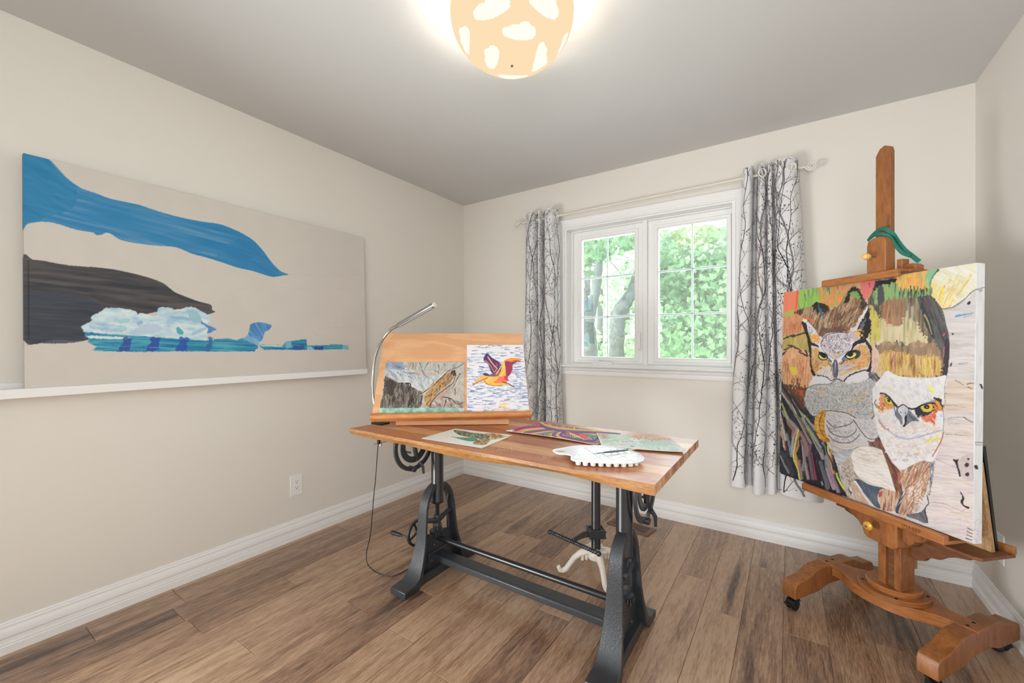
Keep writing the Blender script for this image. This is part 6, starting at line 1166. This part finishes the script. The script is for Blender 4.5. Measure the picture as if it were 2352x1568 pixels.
# ------------------------------------------------ flat works and tools on the desk
RT = (920, 960, 3.36); RW = (1150, 960, 5.2267)
def desk_sheet(name, f, corners, z, paint, label, nu, nv, curl=None, th=.0022):
    c_ = [onZ((f[0]+a/f[2], f[1]+b/f[2]), z) for a, b in corners]       # TL TR BR BL
    u, v = np.meshgrid(np.linspace(0, 1, nu), np.linspace(0, 1, nv))
    V = (c_[3]*(1-u[..., None])+c_[2]*u[..., None])*(1-v[..., None])+(c_[0]*(1-u[..., None])+c_[1]*u[..., None])*v[..., None]
    px, py = project(V)
    if curl is not None: V[..., 2] += curl(u, v)
    c0 = V.reshape(-1, 3).mean(0); o = thing(name, tuple(c0), label, 'painting')
    g = fast_grid('painted_face', V-c0, np.clip(lin(np.clip(paint.get(px, py), 0, 255))*.97, 0, .95), M_paper, o, loc=None); g.location = (0, 0, 0); WO[g.name] = c0
    vb = V.copy(); vb[..., 2] -= .0004; s_ = 8
    b = fast_grid('sheet_back', vb[::s_, ::s_]-c0, np.ones(vb[::s_, ::s_].shape)*.7, M_paperw, o); b.location = (0, 0, 0)
    e = [V[0, ::6], V[::6, -1], V[-1, ::-6], V[::-6, 0]]; ring_ = np.concatenate(e); lo_ = ring_.copy(); lo_[:, 2] -= th
    n = len(ring_); MB().add([tuple(q) for q in ring_-[0, 0, .0002]]+[tuple(q) for q in lo_], [(i, (i+1) % n, n+(i+1) % n, n+i) for i in range(n)]).build('sheet_edge', M_paperw, o, smooth=0)
    return o
p = Paint(960, 975, 1185, 1035, 3.2, (236, 233, 224)); S = p.streak; F(RT)
p.poly([(100, 60), (900, 60), (900, 240), (100, 240)], (236, 234, 226), curve=False)
p.poly([(408, 96), (440, 92), (540, 110), (640, 122), (690, 138), (680, 155), (600, 158), (520, 145), (450, 128)], S([(70, 86, 62), (104, 116, 86), (150, 150, 112)], 10, 3, 6, 1)); p.dabs([(420, 100), (670, 130), (670, 152), (460, 130)], [(206, 204, 176), (50, 60, 44), (186, 186, 150)], 90, 4, .8, .4, 1, .9)
p.poly([(388, 142), (450, 148), (560, 152), (592, 162), (590, 175), (540, 178), (480, 168), (440, 156)], S([(60, 130, 108), (90, 160, 136), (70, 120, 90)], 8, 3, 8, 2))
p.poly([(650, 120), (700, 116), (770, 125), (800, 135), (860, 135), (800, 148), (720, 165), (690, 160), (700, 140)], S([(120, 170, 130), (206, 190, 120), (190, 110, 70), (90, 150, 120)], 30, 3, 8, 3)); p.line([(700, 118), (690, 150), (640, 170)], (236, 180, 120), 1.2)
p.poly([(560, 188), (600, 165), (650, 152), (690, 162), (680, 185), (650, 205), (600, 205), (570, 202)], S([(150, 116, 76), (186, 156, 110), (120, 96, 66)], 20, 3, 6, 1)); p.dabs([(600, 178), (665, 172), (650, 204), (610, 204)], [(36, 36, 32), (226, 220, 196), (50, 46, 40)], 50, 2.4, .8, .6, 1.5, .9)
desk_sheet('turtle_card', RT, [(422, 80), (864, 131), (630, 228), (164, 154)], TZ+.0035, p, 'white card with a green sea turtle painting, front left on the desk', 180, 110)
p = Paint(1150, 960, 1440, 1030, 3.4, (236, 200, 100)); S = p.streak; F(RW)
p.poly([(0, 0), (1600, 0), (1600, 400), (0, 400)], S([(236, 190, 90), (206, 60, 90), (90, 80, 140), (70, 150, 140), (236, 150, 90), (60, 110, 160), (238, 206, 110)], 78, 2.2, 26, 2, warp=20), curve=False)
cs_ = [(222, 70, 96), (246, 198, 84), (44, 148, 132), (84, 74, 140), (240, 130, 100), (50, 90, 150), (206, 60, 110), (250, 214, 120)]
rs = random.Random(12)
for i in range(15):
    c_ = cs_[(i*3) % 8]
    p.line([(60+i*34, 172+i*8.5), (300, 116+i*10), (560, 112+i*5.0), (780, 146+i*1.6), (1150, 170+(i-6)*6.0)], c_, 2.4, 4.4, .96)
    if i % 2: p.line([(60+i*34, 176+i*8.5), (300, 120+i*10), (560, 115+i*5.0), (780, 148+i*1.6)], (70, 60, 100), .7, .5, .7)
for i in range(11):
    c_ = cs_[(i*5+1) % 8]; r_ = 1-i/13
    p.line([(790, 165), (790-170*r_, 172+20*r_), (640-10*r_+i*9, 215+30*r_), (740+i*18, 250+58*r_), (980+i*12, 268+48*r_), (1180, 282-i*5)], c_, 3.0, 6.4, .96)
    if i % 2: p.line([(790-170*r_, 172+20*r_), (640-10*r_+i*9, 220+30*r_), (740+i*18, 254+58*r_), (980+i*12, 272+48*r_)], (60, 50, 90), .7, .5, .7)
for i in range(6): p.line([(800, 165), (900, 174+i*8), (1010, 206+i*9), (1050, 240), (1000, 262-i*2)], cs_[(i*3+2) % 8], 4, 5, .95)
for i in range(7): p.line([(480, 60+i*6), (560, 93+i*6), (760, 126+i*6), (1100, 148+i*5), (1440, 186)], cs_[(i*3+1) % 8], 3.4, 2.4, .95)
p.poly([(60, 155), (180, 150), (110, 180), (140, 190)], (236, 232, 232), jag=1); p.line([(330, 232), (380, 215), (420, 225)], (240, 236, 228), 2, 1)
p.poly([(780, 150), (840, 165), (820, 190), (790, 185)], (222, 80, 100), jag=2); p.poly([(940, 180), (1030, 215), (1055, 245), (1020, 262), (960, 235)], (226, 84, 96), jag=2)
desk_sheet('swirl_painting', RW, [(485, 58), (1445, 184), (1150, 318), (60, 162)], TZ+.0035, p, 'rainbow swirl painting on curling paper at the back of the desk', 240, 130, lambda u, v: .010*np.clip(np.abs(v-.0)-.0, 0, 1)*0+.007*(1-v)**3*np.sin(math.pi*np.clip(u*1.0, 0, 1))+.005*(1-u)**4)
p = Paint(1360, 990, 1580, 1045, 3.0, (222, 230, 224)); S = p.streak; F(RW)
p.poly([(1100, 150), (2300, 150), (2300, 450), (1100, 450)], S([(206, 222, 214), (222, 230, 224), (230, 234, 230), (190, 214, 204)], 90, 14, 6, 3), curve=False)
p.poly([(1160, 175), (1320, 180), (1330, 245), (1200, 250)], S([(190, 168, 150), (206, 190, 176)], 60, 3, 8, 1), jag=2); p.poly([(1300, 185), (1480, 190), (1600, 220), (1500, 260), (1340, 250)], S([(196, 214, 190), (206, 222, 214), (190, 200, 160)], 60, 3, 12, 2), jag=3, al=.8)
p.poly([(1200, 258), (1400, 252), (1420, 290), (1220, 290)], (170, 210, 190), jag=5, al=.8); p.poly([(1700, 265), (1900, 262), (2050, 300), (2080, 325), (1860, 335), (1700, 310)], (176, 214, 196), jag=6, al=.8)
p.poly([(1440, 270), (1520, 262), (1620, 285), (1640, 315), (1560, 335), (1470, 310)], (214, 224, 226), jag=2); p.dabs([(1430, 262), (1600, 270), (1600, 300), (1440, 290)], [(206, 160, 130), (230, 190, 110), (190, 120, 110)], 12, 3, 1.6, 0, 1, .8); p.dabs([(1700, 255), (1880, 262), (1880, 285), (1720, 280)], [(236, 226, 150), (130, 120, 96), (226, 210, 200)], 22, 3, 1.2, 0, 1, .8)
p.poly([(1600, 200), (2040, 232), (2030, 270), (1780, 255), (1640, 250)], S([(206, 150, 118), (220, 176, 150), (196, 140, 110)], 90, 4, 5, 2), jag=3, al=.95); p.dabs([(1620, 205), (2030, 240), (2020, 262), (1700, 250)], [(236, 206, 190), (250, 236, 226)], 90, 1.6, .8, 0, 3, .9); p.poly([(1960, 262), (2040, 258), (2080, 290), (1980, 290)], (214, 206, 214), jag=3, al=.8)
p.line([(1210, 300), (1400, 315), (1700, 330), (2100, 350)], (196, 214, 206), 3, 3, .5, jag=2); p.line([(1560, 338), (1600, 340)], (90, 110, 110), 1.4)
desk_sheet('pale_watercolour', RW, [(1150, 175), (2030, 236), (2232, 412), (1212, 335)], TZ+.0075, p, 'pale green misty watercolour sheet beside the swirl painting', 200, 110, lambda u, v: .004*u**5*(1-v))
# palette
RPl = (1250, 1010, 9.408); PZ = TZ+.017
def PW(a, b, z=PZ): return onZ((RPl[0]+a/RPl[2], RPl[1]+b/RPl[2]), z)
pal = thing('paint_palette', tuple(PW(1200, 350, TZ)), 'white plastic paint palette with finger-hole handle and a row of wells', 'palette')
out_ = [(190, 235), (240, 210), (380, 190), (560, 155), (760, 135), (1000, 130), (1250, 135), (1440, 160), (1640, 190), (1830, 225), (2000, 290), (2110, 355), (2150, 415), (2120, 455), (2000, 490), (1800, 505), (1500, 505), (1200, 492), (960, 475), (760, 455), (630, 445), (580, 410), (595, 365), (560, 335), (470, 312), (330, 305), (230, 275)]
hole = [(258, 238), (300, 225), (380, 220), (450, 226), (478, 240), (440, 252), (360, 256), (290, 250)]
from mathutils.geometry import delaunay_2d_cdt
PO = [PW(*q_) for q_ in out_]
PO = [np.array(v) for v in ribbon_path([tuple(v) for v in PO]+[tuple(PO[0])], 4)[:-1]]; PH_ = [PW(*q_) for q_ in hole]
def ccw(P): 
    a = sum(P[i][0]*P[(i+1) % len(P)][1]-P[(i+1) % len(P)][0]*P[i][1] for i in range(len(P))); return P if a > 0 else P[::-1]
PO, PH_ = ccw(PO), ccw(PH_); vs2 = [Vector((v[0], v[1])) for v in PO+PH_]; n1, n2 = len(PO), len(PH_)
r2 = delaunay_2d_cdt(vs2, [], [list(range(n1)), list(range(n1, n1+n2))], 0, 1e-5)
rv, rf, orig = r2[0], r2[2], r2[5]
F2 = [tuple(f) for f, of in zip(rf, orig) if 0 in of and 1 not in of]
m = MB(); nn_ = len(rv)
rimz, thk = PZ, .0022
m.v = [(v.x, v.y, rimz) for v in rv]+[(v.x, v.y, rimz-thk) for v in rv]
m.f = F2+[tuple(i+nn_ for i in f[::-1]) for f in F2]
cnt = {}
for f in F2:
    for i in range(len(f)): e = (f[i], f[(i+1) % len(f)]); cnt[e] = cnt.get(e, 0)+1
for (a, b) in cnt:
    if (b, a) not in cnt: m.f.append((a, b, b+nn_, a+nn_))
m.m = [0]*len(m.f); m.build('tray', M_plastic, pal, smooth=30)
MB().tube([tuple(v+np.array([0, 0, .001])) for v in PO]+[tuple(PO[0]+np.array([0, 0, .001]))], .0022, 8, caps=False).build('rim', M_plastic, pal, smooth=60)
def well(cx_, cy_, r0, r1, parent, depth=.0145, seg=14, quad=False):
    c_ = PW(cx_, cy_); m = MB(); sg_ = 4 if quad else seg
    m.lathe([(r1, -depth), (r1*1.12, -depth+.001), (r0, -.002), (r0, -.0002)], c_, seg); m.build('well', M_plastic, parent, smooth=40)
    MB().lathe([(r0*1.16, .0002), (r0*1.2, .0014), (r0*1.02, .0016), (r0*.96, .0004)], c_, seg).build('well_rim', M_plastic, parent, smooth=40)
for k, (cx_, cy_) in enumerate([(735, 450), (890, 462), (1055, 470), (1225, 478), (1388, 484), (1555, 487), (1715, 487), (1865, 478), (1990, 462)]): well(cx_, cy_-8, .0096 if k < 8 else .0075, .0076 if k < 8 else .0056, pal)
for cx_, cy_ in ((2060, 410), (1990, 350), (1850, 290)): well(cx_, cy_, .008, .006, pal, .012)
m = MB()
for q_ in ([(640, 395), (2050, 440)], [(640, 395), (860, 160)], [(860, 160), (1340, 160)], [(880, 400), (1150, 160)], [(870, 165), (1250, 420)], [(1340, 160), (1150, 420)], [(1250, 300), (1480, 425)], [(1440, 200), (1480, 425)], [(1480, 425), (1850, 300)], [(1560, 260), (1800, 400)], [(640, 330), (1300, 290)], [(1850, 300), (1560, 200)]):
    a, b = PW(*q_[0]), PW(*q_[1]); d_ = (b-a)/np.linalg.norm(b-a); n_ = np.array([-d_[1], d_[0], 0]); L_ = np.linalg.norm(b-a)
    m.prism([(-.003, 0), (.003, 0), (.0008, .0024), (-.0008, .0024)], a, n_, (0, 0, 1), d_, 0, L_)
m.build('divider', M_plastic, pal, smooth=20)
b0, b1 = onZ((1360, 1041.5), TZ+.0255), onZ((1462, 1031), TZ+.0225); bd = b1-b0; br_ = thing('paintbrush', tuple(b0), 'small grey-blue paintbrush resting across the white palette', 'paintbrush')
MB().tube([b0+bd*t for t in (.24, .3, .45, .8)], [.0026, .0036, .0040, .0028], 10).build('handle', mat('slate_handle', rgb(82, 98, 116), .3, var=.05), br_)
MB().tube([b0+bd*t for t in (.8, .985)], [.0028, .0018], 8).build('handle_tip', mat('pale_tip', rgb(206, 214, 190), .4), br_)
MB().tube([b0+bd*t for t in (.08, .24)], [.0018, .0026], 10).build('ferrule', M_steel, br_); MB().tube([b0+bd*t for t in (.0, .04, .08)], [.0006, .0022, .0018], 8).build('bristles', mat('bristle_green', rgb(170, 206, 196), .7), br_)

# ------------------------------------------------ outdoors: lawn, maples, neighbour's house
GZ = -1.6
def matn(name, c1, c2, rough=.8, scale=6):
    m_, N, L, b = nodes(name); tc = N.new('ShaderNodeTexCoord'); nz = N.new('ShaderNodeTexNoise'); nz.inputs['Scale'].default_value = scale; nz.inputs['Detail'].default_value = 5
    cr = N.new('ShaderNodeValToRGB'); cr.color_ramp.elements[0].position = .35; cr.color_ramp.elements[1].position = .65; cr.color_ramp.elements[0].color = rgb(*c1); cr.color_ramp.elements[1].color = rgb(*c2)
    L.new(tc.outputs['Object'], nz.inputs['Vector']); L.new(nz.outputs[0], cr.inputs[0]); L.new(cr.outputs[0], b.inputs['Base Color']); b.inputs['Roughness'].default_value = rough; return m_
M_lawn = matn('lawn_grass', (120, 160, 90), (150, 190, 110))
struct(MB().box(-40, 3.3, GZ-.1, 30, 60, GZ).build('ground', M_lawn, smooth=0))
M_barkt = matn('maple_bark', (66, 76, 76), (120, 128, 122), .9, 16)
M_barkt.node_tree.nodes['Noise Texture'].inputs['Distortion'].default_value = 1.5
def leaf_mat(name, c1, c2):
    m_, N, L, b = nodes(name); g = N.new('ShaderNodeNewGeometry'); cr = N.new('ShaderNodeValToRGB'); cr.color_ramp.elements[0].color = rgb(*c1); cr.color_ramp.elements[1].color = rgb(*c2)
    L.new(g.outputs['Random Per Island'], cr.inputs[0]); L.new(cr.outputs[0], b.inputs['Base Color']); b.inputs['Roughness'].default_value = .55
    tr = N.new('ShaderNodeBsdfTranslucent'); L.new(cr.outputs[0], tr.inputs[0]); mx = N.new('ShaderNodeMixShader'); mx.inputs[0].default_value = .4
    o_ = N['Material Output']; L.new(b.outputs[0], mx.inputs[1]); L.new(tr.outputs[0], mx.inputs[2]); L.new(mx.outputs[0], o_.inputs[0]); return m_
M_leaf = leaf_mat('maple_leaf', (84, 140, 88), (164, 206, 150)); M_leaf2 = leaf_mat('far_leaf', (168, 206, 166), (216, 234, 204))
LF = np.array([(0, 0), (.16, .10), (.42, .02), (.34, .22), (.50, .40), (.28, .44), (.22, .62), (.0, 1.0), (-.22, .62), (-.28, .44), (-.50, .40), (-.34, .22), (-.42, .02), (-.16, .10)])
LF[:, 1] -= .4
def leaves(name, cen, rad, n, size, seed, mt, parent, squash=1):
    r = np.random.default_rng(seed); cen = np.array(cen); rad = np.array(rad); k = len(LF)
    ci = r.integers(0, len(cen), n); d = r.normal(size=(n, 3)); d /= np.linalg.norm(d, axis=1)[:, None]; P = cen[ci]+d*rad[ci][:, None]*r.uniform(.35, 1, (n, 1))**.5*np.array([1, 1, squash])
    nrm = d*.5+r.normal(size=(n, 3))*.45+np.array([0, -.7, .5]); nrm /= np.linalg.norm(nrm, axis=1)[:, None]
    a = np.cross(nrm, r.normal(size=(n, 3))); a /= np.linalg.norm(a, axis=1)[:, None]; b = np.cross(nrm, a); sz = size*r.uniform(.6, 1.25, (n, 1))
    V = P[:, None, :]+(a[:, None, :]*LF[None, :, :1]+b[:, None, :]*LF[None, :, 1:])*sz[:, None, :]+nrm[:, None, :]*(np.abs(LF[None, :, :1])**2*.5)*sz[:, None, :]
    me = bpy.data.meshes.new(name); me.vertices.add(n*k); me.vertices.foreach_set('co', V.reshape(-1).astype(np.float32)); me.loops.add(n*k); me.loops.foreach_set('vertex_index', np.arange(n*k, dtype=np.int32))
    me.polygons.add(n); me.polygons.foreach_set('loop_start', np.arange(0, n*k, k, dtype=np.int32)); me.update(calc_edges=True); me.materials.append(mt)
    o = bpy.data.objects.new(name, me); C.objects.link(o); put(o, np.zeros(3), parent); o.location = -WO[parent.name] if parent is not None else (0, 0, 0); o['kind'] = 'stuff'; return o
LW = (1320, 520, 4.9)
def lw(a, b, Y): return onY((LW[0]+a/LW[2], LW[1]+b/LW[2]), Y)
def limb(name, pts, Y, parent, r_=None):
    P = [lw(a, b, Y+dy) for a, b, w_, dy in pts]; R = [w_/LW[2]/FOC*np.dot(q_[:2], EZ)/2 for q_, (a, b, w_, dy) in zip(P, pts)]
    n0 = len(P); PP = ribbon_path(P, 6); RR = list(np.interp(np.linspace(0, n0-1, len(PP)), range(n0), R)); RR = [v*(1+.05*math.sin(i*1.7)) for i, v in enumerate(RR)]
    return MB().tube(PP, RR, 16).build(name, M_barkt, parent, smooth=70)
t1 = thing('maple_tree', tuple(lw(120, 1400, 6.4)[:2])+(GZ,), 'thick grey forked maple trunk seen through the left window sash', 'tree', 'maples outside the window')
limb('trunk', [(60, 2600, 330, 0), (120, 1750, 260, 0), (150, 1400, 210, 0), (130, 1100, 190, 0), (120, 960, 190, 0)], 6.4, t1)
limb('limb', [(150, 1250, 150, 0), (130, 960, 150, 0), (60, 720, 110, .1), (-60, 480, 90, .2), (-200, 200, 70, .3)], 6.4, t1)
limb('limb', [(170, 1000, 130, .02), (215, 820, 115, .05), (250, 620, 105, .1), (270, 400, 95, .1), (300, 100, 80, .1), (340, -300, 60, .1)], 6.4, t1)
limb('limb', [(150, 760, 60, .3), (140, 560, 70, .5), (170, 350, 60, .5), (230, 100, 50, .6)], 6.4, t1)
t2 = thing('maple_tree', tuple(lw(470, 1400, 5.6)[:2])+(GZ,), 'leaning grey maple trunk bending right, right half of the left window sash', 'tree', 'maples outside the window')
limb('trunk', [(455, 2600, 220, 0), (460, 1900, 180, 0), (470, 1450, 165, 0), (480, 1150, 165, 0), (500, 980, 175, 0), (570, 860, 150, 0), (640, 740, 120, 0), (700, 560, 105, 0), (800, 300, 90, 0), (950, -100, 70, 0)], 5.6, t2)
t3 = thing('maple_tree', tuple(lw(1230, 1400, 7.5)[:2])+(GZ,), 'leafy maple filling the right window sash', 'tree', 'maples outside the window')
limb('trunk', [(1250, 2600, 130, 0), (1220, 1400, 110, 0), (1215, 1080, 100, 0), (1260, 900, 70, 0), (1230, 600, 50, 0)], 7.5, t3)
limb('limb', [(1215, 1050, 60, 0), (1130, 640, 46, 0), (1200, 420, 36, 0)], 7.5, t3); limb('limb', [(1220, 1150, 50, 0), (1340, 1100, 40, -.5), (1500, 900, 26, -.8)], 7.5, t3); limb('limb', [(1225, 1250, 40, 0), (1500, 1200, 30, -.8), (1680, 1130, 16, -1)], 7.5, t3)
for q_ in ([(940, 1310, 8, -1), (1100, 1270, 10, -1), (1230, 1230, 14, -.5)], [(1330, 1480, 16, -.5), (1400, 1300, 14, -.5), (1360, 1150, 10, -.5)], [(1500, 1480, 8, -1), (1480, 1380, 14, -1), (1560, 1220, 14, -1), (1640, 1290, 8, -1)], [(380, 370, 6, .4), (470, 470, 10, .4), (560, 600, 6, .4)]): limb('branch', q_, 6.6 if q_[0][0] > 600 else 6.8, t3 if q_[0][0] > 600 else t1)
def cl(pts, Y): return [tuple(lw(a, b, Y+dy)) for a, b, dy in pts]
rc = random.Random(4)
A1 = [(rc.uniform(60, 340), rc.uniform(120, 300), rc.uniform(-.6, 0)) for _ in range(9)]+[(rc.uniform(400, 700), rc.uniform(60, 190), rc.uniform(-.6, 0)) for _ in range(7)]+[(100, 400, -.3), (90, 470, -.2)]
leaves('foliage', cl(A1, 5.6), [.16]*len(A1), 800, .08, 1, M_leaf, t1)
A2 = [(rc.uniform(950, 1720), rc.uniform(60, 1000), rc.uniform(-.8, .8)) for _ in range(70)]; A2 = [a for a in A2 if not (a[0] < 1180 and a[1] > 820)]+[(rc.uniform(960, 1720), rc.uniform(1180, 1500), rc.uniform(-.8, .8)) for _ in range(26)]+[(rc.uniform(1330, 1700), rc.uniform(1000, 1200), rc.uniform(-.8, .4)) for _ in range(9)]
A2 += [(rc.uniform(1700, 3000), rc.uniform(60, 1500), rc.uniform(-.8, 1.2)) for _ in range(50)]
leaves('foliage', cl(A2, 6.4), [.30]*len(A2), 15000, .075, 2, M_leaf, t3)
# single leaves one can pick apart in front of the sky
lm = bpy.data.meshes.new('leaf'); lm.from_pydata([(a, b, a*a*.5) for a, b in LF], [], [tuple(range(len(LF)))]); lm.materials.append(M_leaf)
for i in range(150):
    a, b = (rc.uniform(70, 360), rc.uniform(90, 350)) if i < 50 else ((rc.uniform(390, 690), rc.uniform(40, 230)) if i < 75 else (rc.uniform(940, 1710), rc.choice((rc.uniform(900, 1100), rc.uniform(1150, 1500), rc.uniform(400, 1500)))))
    par = t1 if i < 75 else t3; o = bpy.data.objects.new('leaf', lm); C.objects.link(o); put(o, lw(a, b, 4.9 if i < 75 else 5.3), par); s_ = rc.uniform(.06, .10); o.scale = (s_,)*3; o.rotation_euler = (math.radians(rc.uniform(50, 120)), rc.uniform(-1, 1), rc.uniform(-3.1, 3.1))
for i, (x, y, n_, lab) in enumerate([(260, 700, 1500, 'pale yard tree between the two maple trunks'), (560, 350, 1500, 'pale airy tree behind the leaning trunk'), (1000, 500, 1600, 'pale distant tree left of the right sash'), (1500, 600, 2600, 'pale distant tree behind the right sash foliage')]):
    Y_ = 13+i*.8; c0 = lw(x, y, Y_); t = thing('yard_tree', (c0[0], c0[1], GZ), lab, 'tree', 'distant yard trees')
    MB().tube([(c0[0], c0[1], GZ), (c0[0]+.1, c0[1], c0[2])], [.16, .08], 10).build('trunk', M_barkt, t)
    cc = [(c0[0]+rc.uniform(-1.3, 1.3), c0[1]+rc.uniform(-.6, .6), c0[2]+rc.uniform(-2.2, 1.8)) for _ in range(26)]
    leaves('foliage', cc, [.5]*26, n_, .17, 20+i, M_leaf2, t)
hs_ = thing('house', (-6.4, 22, GZ), 'pale neighbouring house low behind the trees', 'house')
MB().box(-11.5, 21, GZ, -1.6, 27, 1.0).build('wall', mat('pale_siding', rgb(236, 234, 228), .8), hs_, smooth=0)
MB().prism([(-.5, 1.0), (6.5, 1.0), (3, 2.8)], (0, 21, 0), (0, 1, 0), (0, 0, 1), (1, 0, 0), -11.9, -1.2).build('roof', mat('pale_roof', rgb(226, 224, 222), .8), hs_, smooth=0)
for x in (-10.2, -7.6, -4.2): MB().box(x, 20.97, -.6, x+1.0, 21.02, .5).build('window', mat('far_window', rgb(120, 126, 130), .2), hs_, smooth=0)
